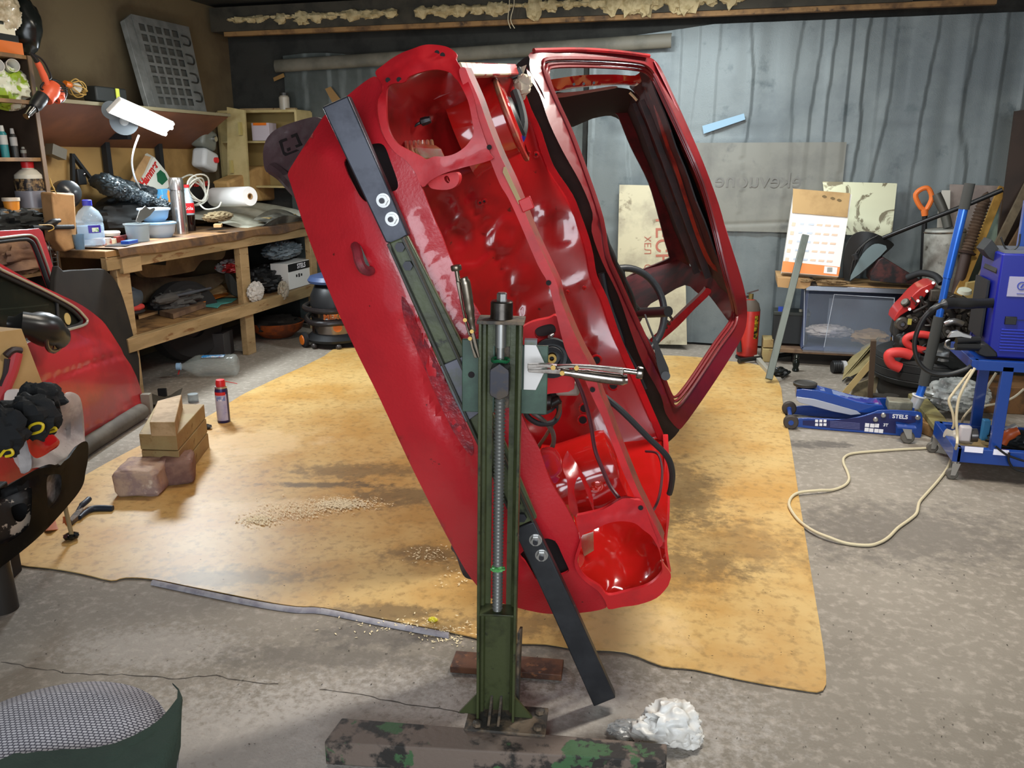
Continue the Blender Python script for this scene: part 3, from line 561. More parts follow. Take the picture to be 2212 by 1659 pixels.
# recessed seal channel round the opening
def ring(name, loop, dctl, r, mt, dx=0, n=6, off=0):
    f = rbf(dctl); lp = catmull(loop, 3); cx = sum(p[0] for p in lp)/len(lp); cy = sum(p[1] for p in lp)/len(lp)
    return G().tube([cc(x+(cx-x)*dx, y+(cy-y)*dx, f(x, y)+off) for x, y in lp], r, n, closed=True).build(name, mt, car)
ring('windscreen_lip', wsI, wsc, .007, M('frame_red', ''), off=.0)
ring('windscreen_channel', wsI, wsc, .007, M('channel_dark_red', '641418', .35, coat=.3), dx=.028, off=.028)
ring('windscreen_inner_lip', wsI, wsc, .006, M('channel_dark_red', ''), dx=.05, off=.038)
# gutter on the upper pillar
G().tube([cc(1153, 109, .97), cc(1250, 107, 1.15), cc(1330, 112, 1.3), cc(1402, 121, 1.44)], .008, 6, sm=4).build('pillar_gutter', reddark, car)
# ---- cabin: roof lining, hatch frame, sides
hatchhole = [(1205, 276), (1283, 254), (1318, 245), (1332, 247), (1340, 262), (1362, 316), (1401, 395), (1424, 473), (1436, 520), (1445, 552), (1440, 561), (1375, 588), (1330, 606), (1300, 540), (1250, 400)]
panel('hatch_frame', [(1170, 235), (1210, 215), (1290, 208), (1345, 205), (1375, 225), (1400, 290), (1440, 400), (1470, 500), (1490, 575), (1470, 600), (1380, 640), (1330, 655), (1290, 560), (1230, 400)], [hatchhole], [(1170, 235, 3.15), (1345, 205, 2.85), (1490, 575, 2.85), (1330, 655, 3.15)], M('dark_hatch_red', '4a181a', .45, c2='2c1414', sc=8), car, t=.04, grid=22)  # hatch frame in dark red, mottled darker at random
def q4(a, b, c, d, name, mt, th=.012, nu=10, nv=10, f=None):
    rows = []
    for i in range(nu+1):
        u = i/nu; r = []
        for j in range(nv+1):
            v = j/nv; p = (a*(1-v)+b*v)*(1-u)+(d*(1-v)+c*v)*u
            if f: p = p+f(u, v)
            r.append(p)
        rows.append(r)
    nn = (b-a).cross(d-a).normalized()
    return G().loft(rows, th=nn*th).build(name, mt, car, sm=50)
# roof skin: front edge from windscreen top, back edge hatch top
rfa, rfb, rba, rbb = cc(1412, 132, 1.47), cc(1612, 650, 1.50), cc(1352, 212, 3.0), cc(1490, 575, 3.0)
q4(rfa+CU*.0, rfb+CU*.0, rbb+CU*.03, rba+CU*.03, 'roof', M('roof_red', '8e1c1e', .35, coat=.4), .004, f=lambda u, v: CU*(.05*math.sin(math.pi*v)*math.sin(math.pi*min(1, u+.2))))
q4(cc(1405, 170, 1.55), cc(1580, 640, 1.55), cc(1478, 560, 2.95), cc(1345, 225, 2.95), 'roof_lining', cabin, .006, nu=16, nv=20, f=lambda u, v: -CU*(.002*(math.sin(v*26)+.5*math.sin(u*40))))
# roof bows
for (a, b) in (((1388, 215), (1530, 600)), ((1372, 222), (1505, 590))):
    G().beam(cc(*a, 1.95 if a[0] > 1380 else 2.3), cc(*b, 1.95 if a[0] > 1380 else 2.3), .03, .02, CF).build('roof_bow', M('bow_brown', '3a201c', .6, c2='241614', sc=10), car)
panel('sunroof_frame', [(1410, 210), (1430, 200), (1470, 290), (1510, 390), (1545, 500), (1562, 560), (1560, 590), (1530, 570), (1500, 500), (1465, 390), (1430, 290)], [[(1422, 232), (1434, 232), (1475, 330), (1512, 420), (1540, 510), (1552, 560), (1545, 572), (1532, 556), (1505, 490), (1470, 380), (1440, 290)]], [(1410, 210, 1.72), (1430, 200, 1.66), (1562, 560, 1.66), (1530, 570, 1.74), (1465, 390, 1.74), (1510, 390, 1.66)], M('rusty_edge', '7a2c1c', .5, c2='4a1c18', sc=10), car, t=.012, grid=12)
panel('roof_gap_sheet', [(1418, 225), (1436, 225), (1478, 320), (1516, 415), (1545, 505), (1558, 570), (1545, 580), (1528, 560), (1500, 490), (1466, 380), (1436, 290)], [], [(1418, 225, 1.80), (1436, 225, 1.74), (1558, 570, 1.74), (1528, 560, 1.82), (1466, 380, 1.82)], M('void_black', '0b0909', .9), car, t=.01, grid=16)  # black sheet filling the gap inside the roof frame
# upper side (sky side): quarter, B pillar bar, belt
panel('door_pillar', [(1182, 176), (1200, 170), (1260, 162), (1330, 161), (1372, 163), (1386, 152), (1392, 166), (1376, 184), (1352, 182), (1300, 183), (1240, 189), (1196, 195)], [], [(1182, 176, 1.75), (1260, 162, 1.8), (1330, 161, 1.85), (1386, 152, 1.7), (1352, 182, 1.9), (1240, 189, 1.85), (1196, 195, 1.8)], redbright, car, t=.05, grid=9)
for x, y in ((1240, 182), (1261, 181), (1283, 179)): G().cyl(cc(x, y, 1.82), cc(x, y, 1.79), .006, n=10).build('pillar_bolt', black, car)
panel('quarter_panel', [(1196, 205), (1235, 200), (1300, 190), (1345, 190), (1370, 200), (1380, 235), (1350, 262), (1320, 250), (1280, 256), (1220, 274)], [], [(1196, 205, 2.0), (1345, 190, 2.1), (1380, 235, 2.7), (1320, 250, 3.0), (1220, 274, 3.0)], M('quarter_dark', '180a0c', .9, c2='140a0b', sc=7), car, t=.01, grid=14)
panel('quarter_window_edge', [(1204, 202), (1260, 196), (1322, 186), (1330, 190), (1262, 202), (1206, 211)], [], [(1204, 202, 1.93), (1322, 186, 1.98), (1206, 211, 1.96)], M('pale_edge', '9a7474', .4, m=.3), car, t=.01, grid=10)
panel('cant_rail', [(1386, 150), (1400, 152), (1412, 175), (1440, 240), (1470, 310), (1440, 300), (1400, 230), (1372, 200), (1360, 186), (1376, 172)], [], [(1386, 150, 1.6), (1412, 175, 1.56), (1470, 310, 1.62), (1400, 230, 1.9), (1360, 186, 2.2)], cabin, car, t=.012, grid=12)
G().tube([cc(x, y, 1.9) for x, y in [(1360, 200), (1368, 208), (1376, 217)]], .006, 6).build('headlining_clip', M('clip_cream', 'c8b488', .6), car)
# lower side (floor side)
panel('door_pillar', [(1518, 632), (1526, 622), (1536, 632), (1500, 668), (1465, 705), (1430, 735), (1402, 762), (1392, 752), (1405, 738), (1440, 706), (1480, 668)], [], [(1518, 632, 1.8), (1536, 632, 1.78), (1465, 705, 1.84), (1402, 762, 1.86), (1392, 752, 1.88)], reddark, car, t=.05, grid=9)
for x, y in ((1452, 690), (1446, 700), (1440, 708)): G().cyl(cc(x, y, 1.83), cc(x-4, y-6, 1.77), .006, n=10).build('pillar_bolt', black, car)
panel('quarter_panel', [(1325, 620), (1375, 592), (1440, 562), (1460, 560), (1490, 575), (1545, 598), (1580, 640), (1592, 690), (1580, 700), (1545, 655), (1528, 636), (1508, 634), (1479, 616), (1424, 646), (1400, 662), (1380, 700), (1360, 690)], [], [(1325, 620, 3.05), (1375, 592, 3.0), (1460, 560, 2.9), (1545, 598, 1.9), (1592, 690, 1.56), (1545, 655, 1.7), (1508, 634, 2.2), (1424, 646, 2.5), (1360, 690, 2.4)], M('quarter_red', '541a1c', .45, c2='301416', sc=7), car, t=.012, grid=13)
# ---- things not seen from the front but real: floor pan, sills, rear
q4(cl(-.72, -.12, .95), cl(.62, -.12, .95), cl(.40, -.12, 3.1), cl(-.62, -.12, 3.1), 'floor_pan', redrough, .004, f=lambda u, v: CU*(.04*math.exp(-((v-.5)/.09)**2)))
for s_ in (-1, 1):
    l0, l1 = (-.78, -.68) if s_ < 0 else (.60, .44)
    g = G(); a, b = cl(l0, -.10, .95), cl(l1, -.10, 3.1); g.beam(a, b, .07, .12, CU); g.build('sill', reddark, car, bevel=.01)
    q4(cl(l0, -.1, 2.45), cl(l0*.97, .36, 2.45), cl(l1, .36, 3.1), cl(l1, -.1, 3.1), 'rear_wing', reddark, .004)
q4(cl(-.68, -.1, 3.15), cl(.44, -.1, 3.15), cl(.44, .33, 3.15), cl(-.68, .33, 3.15), 'rear_valance', reddark, .004)
# brown bumper/bracket pieces under the front corners
bp_ = M('brown_grey_plastic', '4a3638', .55, c2='5a4c4c', sc=6, bump=.15)
bo = [(571, 312), (580, 294), (600, 277), (640, 262), (675, 253), (690, 255), (700, 262), (690, 290), (660, 340), (640, 372), (632, 390), (610, 372), (585, 360), (578, 373), (571, 362), (568, 335)]
panel('wheel_arch_bracket', bo, [], [(571, 312, .52), (640, 262, .5), (700, 262, .42), (640, 372, .44), (578, 373, .52)], bp_, car, t=.05, grid=10, emb=lambda x, y: creaseline([(583, 313), (600, 300), (640, 280), (668, 275), (660, 300), (640, 340), (612, 352), (598, 340), (583, 313)], 3, .012)(x, y))
fk = rbf([(571, 312, .52), (640, 262, .5), (700, 262, .42), (640, 372, .44), (578, 373, .52)])
for q in ([(602, 305), (608, 303), (614, 328), (620, 331), (640, 323), (645, 325), (616, 337), (611, 333)], [(628, 292), (641, 287), (652, 313), (640, 319), (637, 314), (645, 311), (638, 294), (630, 298)], [(604, 303), (618, 298), (620, 303), (608, 308)], [(619, 321), (626, 318), (627, 324), (621, 327)]):
    G().prism([cc(x, y, fk(x, y)-.004) for x, y in q], CF*.006).build('bracket_slot', hb, car)
G().tube([cc(x, y, s) for x, y, s in [(590, 365, .5), (612, 380, .46), (640, 410, .36), (665, 430, .3)]], .02, 8, sm=4).build('bracket_strut', bp_, car)
panel('wheel_arch_bracket', [(980, 1170), (990, 1165), (1003, 1195), (1020, 1225), (1030, 1250), (1018, 1252), (1000, 1242), (985, 1200), (974, 1185)], [], .3, M('grey_oily', '4a3c38', .5, c2='2c2624', sc=9), car, t=.06, grid=9)
# wiring, hoses, brake master cylinder
def hose(name, pts, r, mt, parent=car, sm=6): return G().tube([cc(*p) for p in pts], r, 8, sm=sm).build(name, mt, parent)
hose('brake_hose', [(1290, 845, .2), (1340, 885, .18), (1400, 945, .2), (1440, 985, .22), (1452, 1020, .26), (1450, 1050, .3), (1446, 1066, .32)], .009, rubber)
hose('brake_pipe', [(1236, 800, .12), (1258, 850, .1), (1275, 910, .1), (1285, 970, .1), (1300, 1010, .08), (1318, 1050, .05), (1338, 1077, .02)], .0055, M('maroon_hose', '4c1c24', .45))
hose('brake_pipe', [(1395, 975, .5), (1420, 980, .45), (1430, 1010, .4), (1428, 1050, .3), (1420, 1085, .2), (1403, 1115, .1)], .004, M('maroon_hose', ''))
hose('coolant_hose', [(1132, 880, .2), (1140, 900, .2), (1165, 915, .2), (1195, 912, .22), (1208, 890, .25), (1200, 872, .25), (1170, 878, .22), (1150, 892, .2)], .008, rubber)
hose('coolant_hose', [(1150, 892, .2), (1170, 905, .2), (1192, 930, .24), (1196, 955, .28), (1188, 975, .3)], .007, M('greyish_hose', '4a4642', .5))
hose('coolant_hose', [(1210, 870, .2), (1206, 895, .22), (1180, 940, .28), (1162, 966, .32)], .005, M('brown_hose', '5a4030', .5))
hose('heater_hose', [(1112, 200, .7), (1124, 235, .66), (1130, 270, .62), (1122, 300, .6), (1110, 318, .62)], .016, rubber)
G().cyl(cc(1122, 290, .59), cc(1117, 302, .59), .021, n=20).build('hose_clip', M('blue_cap', '1c2c8c', .4), car)
mc = M('oily_alloy', '3c3836', .4, m=.5, c2='201e1c', sc=20); pz = cc(1175, 850, .22)
g = G(); g.cyl(cc(1140, 856, .24), cc(1205, 838, .24), .026); g.cyl(cc(1155, 870, .2), cc(1192, 868, .2), .02); g.cyl(cc(1160, 840, .2), cc(1165, 880, .22), .014); g.box(cc(1185, 832, .22), (.04, .05, .04), (CLa, CF, CU)); g.cyl(cc(1178, 880, .2), cc(1210, 862, .2), .012)
g.build('brake_master_cylinder', mc, car, bevel=.003)
g = G().box(cc(1226, 836, .21), (.065, .05, .04), (CRr, CF, UP)); g.build('brake_fluid_tank', M('tank_grey', '8c8478', .4), car, bevel=.008)
G().cyl(cc(1160, 855, .3), cc(1170, 855, .26), .055).build('brake_servo', M('mount_black', ''), car)
# fascia stub, steering wheel, loom, wiper
wc = cc(1352, 678, 1.35); wn = (CF*.86-CU*.5).normalized(); wx, wy, _ = frame(wn, CU)
swm = M('wheel_rubber', '23262a', .45, bump=.2, bs=60)
sw = G().tube([wc+(wx*math.cos(a)+wy*math.sin(a))*.185 for a in [2*math.pi*k/48 for k in range(48)]], .0145, 12, closed=True)
sw.build('steering_wheel', swm, car)
g = G().lathe([(0, -.02), (.05, -.015), (.06, 0), (.05, .02), (0, .02)], wc+wn*.02, wn, 24)
for a in (2.9, .25, 4.4): g.beam(wc+wn*.015, wc+(wx*math.cos(a)+wy*math.sin(a))*.18, .045, .016, wn)
g.build('steering_wheel_spokes', swm, car, bevel=.004)
G().cyl(wc, wc-wn*.3, .02).build('steering_column', black, car)
lo_ = [(1287, 480, .98), (1300, 500, .98), (1318, 540, 1.0), (1330, 570, 1.02), (1345, 600, 1.05), (1362, 640, 1.08), (1376, 668, 1.1)]
for k in range(4): hose('wiring_loom', [(x+4*math.sin(i*1.7+k*2), y+3*math.cos(i*2+k), s+.02*math.sin(k+i)) for i, (x, y, s) in enumerate(lo_)], .007, M('loom_black', '1c1a18', .6))
hose('wiper_arm', [(1393, 680, 1.02), (1402, 705, .98), (1412, 730, .95)], .004, black)
panel('wiper_arm', [(1409, 728), (1415, 728), (1444, 795), (1447, 812), (1440, 818), (1428, 815), (1420, 790)], [], [(1409, 728, .95), (1447, 812, .88), (1420, 790, .9)], black, car, t=.012, grid=None, smooth=1)
G().cyl(cc(1438, 812, .9), cc(1438, 812, .86), .016).build('wiper_pivot', black, car)
# upper wing rail: cream highlights painted into its red, with tape and earth strap
g = G(); g.beam(cc(992, 152, .12), cc(1112, 152, .8), .035, .022, CU); g.build('wing_rail', M('red_cream_highlights', '9c2a26', .35, c2='c8b494', sc=9, lo=.52, hi=.56, coat=.4), car, bevel=.004)
for i, (x, y) in enumerate([(1112, 175), (1122, 165), (1128, 150)]): pass
g = G().loft([[cc(1105+k*2.5, 178-k*6, .80), cc(1122+k*3, 180-k*8, .79)] for k in range(6)], th=CF*.01)
g.build('masking_tape', M('masking_tape', 'a89c88', .6, bump=.5, bs=40), car)
G().blob(cc(1130, 185, .78), (.028, .02, .034), .4, 5).build('masking_tape', M('masking_tape', ''), car)
G().box(cc(1112, 160, .8), (.05, .03, .03), (CU, CF, CLa)).build('hinge_block', black, car, bevel=.004)
# ------------------------------------------------------------------ mounting bars
def barpx(px4, s, depth=.03, mt=steel, wall=True):
    return G().prism([cc(x, y, s) for x, y in px4], CF*depth)
def nut(px, py, s, parent, mt, r=.0125, washer=.0165, bolt=True):
    p = cc(px, py, s)
    if bolt: G().lathe([(0, 0), (washer, 0), (washer, .002), (0, .002)], p-CF*.002, CF, 24).build('washer', zinc, parent)
    G().lathe([(0, -.0), (r, 0), (r, .009), (r*.9, .011), (0, .011)], p-CF*.013, CF, 6).build('nut', mt, parent, sm=0)
    if bolt: G().cyl(p-CF*.013, p-CF*.019, .0065, n=14).build('bolt_end', M('dark_bolt', '3a3a3e', .4, m=.6), parent)
B1 = thing('mounting_arm', 'long dark steel arm with green channel bolted across the front of the red body', 'mounting arm', cc(900, 600, -.1))
sA = -.055; ch_s = -.075
G().add([], []) 
g = barpx([(695, 231), (751, 206), (882, 508), (850, 528), (833, 524)], sA, .035); g.build('upper_bar', steel, B1, bevel=.004)
g = G()
A0, A1, A2, A3 = (835, 527), (880, 509), (1010, 770), (952, 795)
# green channel: web facing camera with lips
g.prism([cc(x, y, ch_s) for x, y in (A0, A1, (1012, 770), (1160, 1120), (1115, 1140), (952, 795))], CF*.018)
fa, fb, fc, fd = cc(*A0, ch_s), cc(1115, 1140, ch_s), cc(*A1, ch_s), cc(1160, 1120, ch_s)
g.build('channel', M('olive_channel', '4c5236', .38, c2='3a3c2a', sc=7, lo=.5, hi=.64, c3='201f18', sc3=16, lo3=.62, hi3=.68, bump=.15), B1, bevel=.003)
for a, b, off in ((cc(871, 513, ch_s-.012), cc(1152, 1124, ch_s-.012), 0), (cc(840, 526, ch_s-.006), cc(1118, 1138, ch_s-.006), 1)):
    G().beam(a, b, .006, .026, CF).build('channel_lip', M('scratched_edge', '2c2a20', .4, c2='8c7c58', sc=30, lo=.64, hi=.68, stretch=(1, 1, .2)), B1, bevel=.001)
G().prism([cc(x, y, ch_s-.012) for x, y in [(950, 791), (1007, 767), (1022, 800), (1045, 885), (1006, 913), (975, 850)]], CF*.01).build('gusset_plate', M('bare_steel_plate', ''), B1, bevel=.0015)
g = barpx([(1122, 1138), (1153, 1127), (1240, 1310), (1330, 1508), (1283, 1527), (1200, 1340), (1114, 1154)], sA-.02, .03); lb = g.build('lower_bar', blkbar, B1, bevel=.003)
for x, y in ((828, 433), (847, 473)): nut(x, y, sA, B1, zinc)
for x, y in ((1157, 1166), (1170, 1199)): nut(x, y, sA-.02, B1, zinc)
for x, y in ((866, 533), (883, 573), (1115, 1085), (1128, 1115)): nut(x, y, ch_s, B1, M('dark_bolt', '3a3a3e', .4, m=.6), r=.012, bolt=False)
# ------------------------------------------------------------------ the stand
S = -.21
TP = cc(1083, 690, S); BT = cc(1071, 1600, S); BT = BT-UP*BT.z
st = thing('rotisserie_stand', 'olive green channel post with a vertical screw on a heavy floor beam', 'body rotisserie stand', (BT.x, BT.y, 0))
ax = (TP-BT).normalized(); sx = (CRr-ax*CRr.dot(ax)).normalized(); sy = ax.cross(sx)   # sy ~ away from camera
if sy.dot(CF) < 0: sy = -sy
HT = (TP-BT).length
def sp_(x, y, z): return BT+sx*x+sy*y+ax*z
RR = (sx, sy, ax)
wd = .047
def zpx(py, s=S): return (cc(1078, py, s)-BT).dot(ax)
zt, zp, z0 = zpx(694), zpx(1316), zpx(1580)
for sgn in (-1, 1):
    G().box(sp_(sgn*(wd-.003), 0, (z0+zt)/2), (.0065, .056, zt-z0), RR).build('post_flange', green, st, bevel=.001)
    G().box(sp_(sgn*(wd-.016), .022, (zp+zt)/2), (.024, .006, zt-zp), RR).build('post_web', green, st)
G().box(sp_(0, .022, (z0+zp)/2), (2*wd-.012, .006, zp-z0), RR).build('post_web', green, st)
G().box(sp_(0, .022, zt-.03), (.04, .006, .06), RR).build('post_web', green, st)
for sgn in (-1, 1): G().tube([sp_(sgn*(wd-.008), .016, z0), sp_(sgn*(wd-.008), .016, zt)], .008, 8).build('weld_fillet', green, st)
G().box(sp_(0, -.006, zp), (2*wd-.012, .05, .006), RR).build('bearing_plate', green, st, bevel=.001)
G().box(sp_(.001, -.006, zt+.004), (2*wd+.008, .07, .008), RR).build('top_plate', greasy, st, bevel=.001)
zc_ = zt+.008
G().lathe([(0, 0), (.026, 0), (.025, .004), (.0245, .036), (.022, .039), (0, .039)], sp_(.001, -.006, zc_), ax, 32).build('bearing_cup', M('bearing_steel', '55504a', .3, m=.9, c2='3c3834', sc=12), st)
G().lathe([(0, 0), (.0115, 0), (.0115, .015), (.009, .018), (0, .018)], sp_(.001, -.006, zc_+.039), ax, 6).build('hex_head', zinc, st, sm=0)
zn1, zn0 = zpx(783), zpx(856)
G().cyl(sp_(0, -.008, zpx(748)), sp_(0, -.008, zt), .0125).build('screw_shank', screwm, st)
G().cyl(sp_(0, -.008, zpx(790)), sp_(0, -.008, zpx(748)), .0085).build('screw_neck', screwm, st)
prof = []; z = zp; k = 0
while z < zn0+.02: prof.append((.0098 if k % 2 else .0132, z)); z += .0044; k += 1
G().lathe(prof, sp_(0, -.008, 0), ax, 18).build('lead_screw', screwm, st, sm=25)
hx = [(0, zn1+.006), (.02, zn1-.008), (.0215, zn1-.014), (.0215, zn0+.016), (0.019, zn0+.010), (0, zn0), (-.019, zn0+.010), (-.0215, zn0+.016), (-.0215, zn1-.014), (-.02, zn1-.008)]
G().prism([sp_(x, -.034, z) for x, z in hx], sy*.045).build('screw_nut', M('dark_nut', '3c3c42', .35, m=.6, c2='4c443c', sc=25), st, bevel=.0015)
G().tube([sp_(.018*math.cos(a), -.008+.018*math.sin(a), zn1+.008+.002*math.sin(3*a)) for a in [k*.5 for k in range(13)]], .004, 6).build('grease_ring', M('green_grease', '1e5a38', .25), st)
G().blob(sp_(0, -.014, zpx(1222)), (.017, .012, .007), .5, 3).build('grease_ring', M('light_green_grease', '5aa05a', .4), st)
# slider plates
sl_s = .045
G().box(sp_(-.052, sl_s-.02, zpx(812, S+.03)), (.075, .01, .17), RR).build('slider_plate', green2, st, bevel=.002)
G().box(sp_(.062, sl_s-.02, zpx(812, S+.03)-.005), (.085, .01, .16), RR).build('slider_plate', green2, st, bevel=.002)
G().box(sp_(0, sl_s, zpx(812, S+.03)), (.09, .03, .15), RR).build('slider_block', greasy, st)
G().cyl(sp_(0, sl_s, zpx(820)), sp_(0, sl_s+.10, zpx(820)), .032).build('pivot_tube', greasy, st)
G().cyl(sp_(-.068, sl_s-.026, zpx(809, S+.03)), sp_(-.068, sl_s-.018, zpx(809, S+.03)), .0075, n=16).build('pin_hole', hb, st)
zz = zpx(790, S+.02); xx = wd+.006
G().prism([sp_(xx+x, .012, zz+z) for x, z in [(-.002, .052), (.024, .052), (.046, .008), (.046, -.006), (.026, -.052), (-.002, -.052)]], sy*.004).build('clamped_plate', M('white_steel_plate', ''), st, bevel=.0008)
G().prism([sp_(xx+x, .016, zz+z) for x, z in [(-.002, .062), (.026, .062), (.026, .05), (-.002, .05)]], sy*.02).build('clamped_angle', M('bare_steel_plate', ''), st)
# base beam
bz = .066
tl, tr, br, bl_ = fl(738, 1550, bz), fl(1441, 1606, bz), fl(1440, 1645, bz), fl(700, 1602, bz)
G().prism([tl, tr, br, bl_], -UP*bz).build('base_beam', muddy, st, bevel=.004)
c0 = (tl+tr+br+bl_)/4; bxx = (tr-tl).normalized(); byy = Vector((-bxx.y, bxx.x, 0))
def bs_(x, y, z): return BT+bxx*x+byy*y+UP*z
G().box(bs_(.03, -.01, bz+.004), (.20, .105, .008), (bxx, byy, UP)).build('foot_plate', greasy, st, bevel=.002)
for sgn in (-1, 1):
    G().prism([bs_(sgn*.048, -.004, bz+.008), bs_(sgn*.048+sgn*.045, -.004, bz+.008), bs_(sgn*.048, -.004, bz+.065)], byy*.008).build('foot_gusset', green, st)
for k in (-1, 1): G().prism([bs_(k*.012-.003, -.045, bz+.008), bs_(k*.012-.003, .02, bz+.008), bs_(k*.012-.003, .02, bz+.05)], bxx*.006).build('foot_rib', greasy, st)
for x, y in ((-.05, -.035), (.10, -.03), (.10, .03), (-.05, .03)): G().lathe([(0, 0), (.012, 0), (.012, .008), (0, .01)], bs_(x+.01, y-.01, bz+.008), UP, 6).build('foot_bolt', greasy, st, sm=0)
# rear foot
rf = [fl(985, 1405, .022), fl(1218, 1424, .022), fl(1213, 1458, .022), fl(972, 1440, .022)]
G().prism(rf, -UP*.02).build('rear_foot_plate', rust, st, bevel=.002)
mr = (rf[0]+rf[1]+rf[2]+rf[3])/4
G().beam(BT+UP*(.03)+byy*.02, mr+UP*.03, .05, .05).build('foot_link', greasy, st)
G().prism([sp_(wd+.001, .02, zpx(1375)), sp_(wd+.006, .06, zpx(1372)-.01), sp_(wd+.001, .10, .05), sp_(wd+.001, .03, .05)], sx*.006).build('post_gusset', greasy, st)
# ------------------------------------------------------------------ locking pliers
def pliers(name, label, O, dx, dy, dz, sc, mt):
    """dx along the handle, dy across, dz towards camera"""
    t = thing(name, label, 'locking pliers', O); q = lambda x, y, z=0: O+dx*(x*sc)+dy*(y*sc)+dz*(z*sc)
    G().prism([q(-.002, -.004, .004), q(-.002, .007, .004), (q(.03, .009, .004)), q(.05, .006, .004), q(.05, -.001, .004), q(.02, .001, .004)], dz*(.010*sc)).build('upper_jaw', mt, t, bevel=.001)
    G().prism([q(-.002, -.006, .004), q(.018, -.004, .004), q(.045, -.002, .004), q(.058, -.008, .004), (q(.05, -.014, .004)), q(.02, -.013, .004), q(0, -.012, .004)], dz*(.010*sc)).build('lower_jaw', mt, t, bevel=.001)
    G().loft([[q(x, y0, z), q(x, y1, z)] for x, y0, y1, z in [(.045, -.001, .007, .006), (.07, .002, .009, .005), (.10, .001, .008, .004), (.13, -.004, .006, .004), (.155, -.008, .004, .004)]], th=dz*(.012*sc)).build('fixed_handle', mt, t, bevel=.002)
    G().tube([q(x, y, .008) for x, y in [(.052, -.010), (.075, -.013), (.10, -.017), (.125, -.021), (.15, -.024), (.162, -.023)]], [.006*sc, .008*sc, .0095*sc, .010*sc, .010*sc, .008*sc], 12, sm=4).build('lever_handle', mt, t)
    G().cyl(q(.15, -.002, .008), q(.178, -.006, .008), .0045*sc, n=14).build('adjusting_screw', mt, t)
    G().lathe([(0, 0), (.0095*sc, 0), (.0105*sc, .002*sc), (.0105*sc, .008*sc), (.0095*sc, .01*sc), (0, .01*sc)], q(.176, -.0058, .008), dx-dy*.14, 20).build('adjusting_knob', mt, t)
    for x, y in ((.04, .003), (.078, .004), (.055, -.009)): G().cyl(q(x, y, .018), q(x, y, .021), .004*sc, n=12).build('rivet', M('brass', ''), t)
    return t
o1 = cc(1143, 789, S-.03)
pliers('locking_pliers', 'bright locking pliers clamped level on the white plate right of the stand', o1, sx, ax*.72, -sy, 1.32, nickel)
o2 = cc(1030, 768, S-.02); dd = (cc(981, 572, S-.03)-o2); 
pliers('locking_pliers', 'duller locking pliers hanging nearly upright on the green plate left of the stand', o2, dd.normalized(), -sx*.6, -sy, dd.length/.186, M('dull_nickel', '8c8274', .3, m=.9, c2='6a6052', sc=14))
# ------------------------------------------------------------------ helpers for small things
X3 = Vector((1, 0, 0)); Y3 = Vector((0, 1, 0))
def rz(a): c, s = math.cos(a), math.sin(a); return (Vector((c, s, 0)), Vector((-s, c, 0)), UP)
def lp_(base, prof, axis=(0, 0, 1), n=24, sq=1):     # lathe whose profile is given in pixels at the base's distance
    k = mpp(base); return G().lathe([(r*k, h*k) for r, h in prof], base, axis, n, sq=sq)
def solo(g, name, mt, label, cat, **k): return g.build(name, mt, label=label, cat=cat, **k)
def sheetpx(plane, pts, vec, smooth=0):
    P = catmull(pts, smooth) if smooth else pts
    return G().prism([plane(x, y) for x, y in P], vec)
WX = lambda X: (lambda x, y: pa(x, y, X))
BY = lambda Y: (lambda x, y: pb(x, y, Y))
# ------------------------------------------------------------------ workbench
wb = thing('workbench', 'rough timber workbench with a lower shelf along the left wall', 'workbench', (-3.85, 5.1, 0))
BX0, BX1, BYa, BYb = -4.24, -3.45, 3.97, 6.5
G().box(((BX0+BX1)/2, (BYa+BYb)/2, .895), (BX1-BX0, BYb-BYa, .045), None).build('bench_top', woodd, wb, bevel=.006)
g = G(); rows = []
for i in range(60):
    y = 4.05+i*2.4/59; k = noise.noise(Vector((y*3, 0, 3)))*.02
    rows.append([(-4.0, y, .924+.003*k), (-3.47, y, .926), (-3.43, y, .921), (-3.425, y, .895+.3*k), (-3.42, y, .872+k)])
g.loft(rows, th=(0, 0, .002)).build('bench_cover', M('stained_lino_cover', '6e5236', .4, c2='4a3a30', sc=6, c3='94704a', sc3=3, lo3=.55, hi3=.65, bump=.2), wb)
G().beam((-3.47, BYa, .845), (-3.47, BYb, .845), .04, .08).build('apron_rail', wood, wb, bevel=.003)
G().box((-3.85, 5.3, .375), (.8, 2.45, .025)).build('lower_shelf', woodd, wb, bevel=.003)
G().beam((-3.46, 4.05, .35), (-3.46, 6.45, .35), .045, .085).build('shelf_rail', wood, wb, bevel=.003)
for y in (4.13, 5.40):
    G().box((-3.505, y, .42), (.05, .11, .84)).build('leg', wood, wb, bevel=.003)
    G().box((-4.18, y, .42), (.05, .11, .84)).build('leg', woodd, wb, bevel=.003)
G().box((-3.45, 4.16, .82), (.03, .16, .09)).build('leg_cleat', wood, wb, bevel=.003)
G().box((-3.505, 6.44, .42), (.05, .1, .84)).build('leg', wood, wb, bevel=.003)
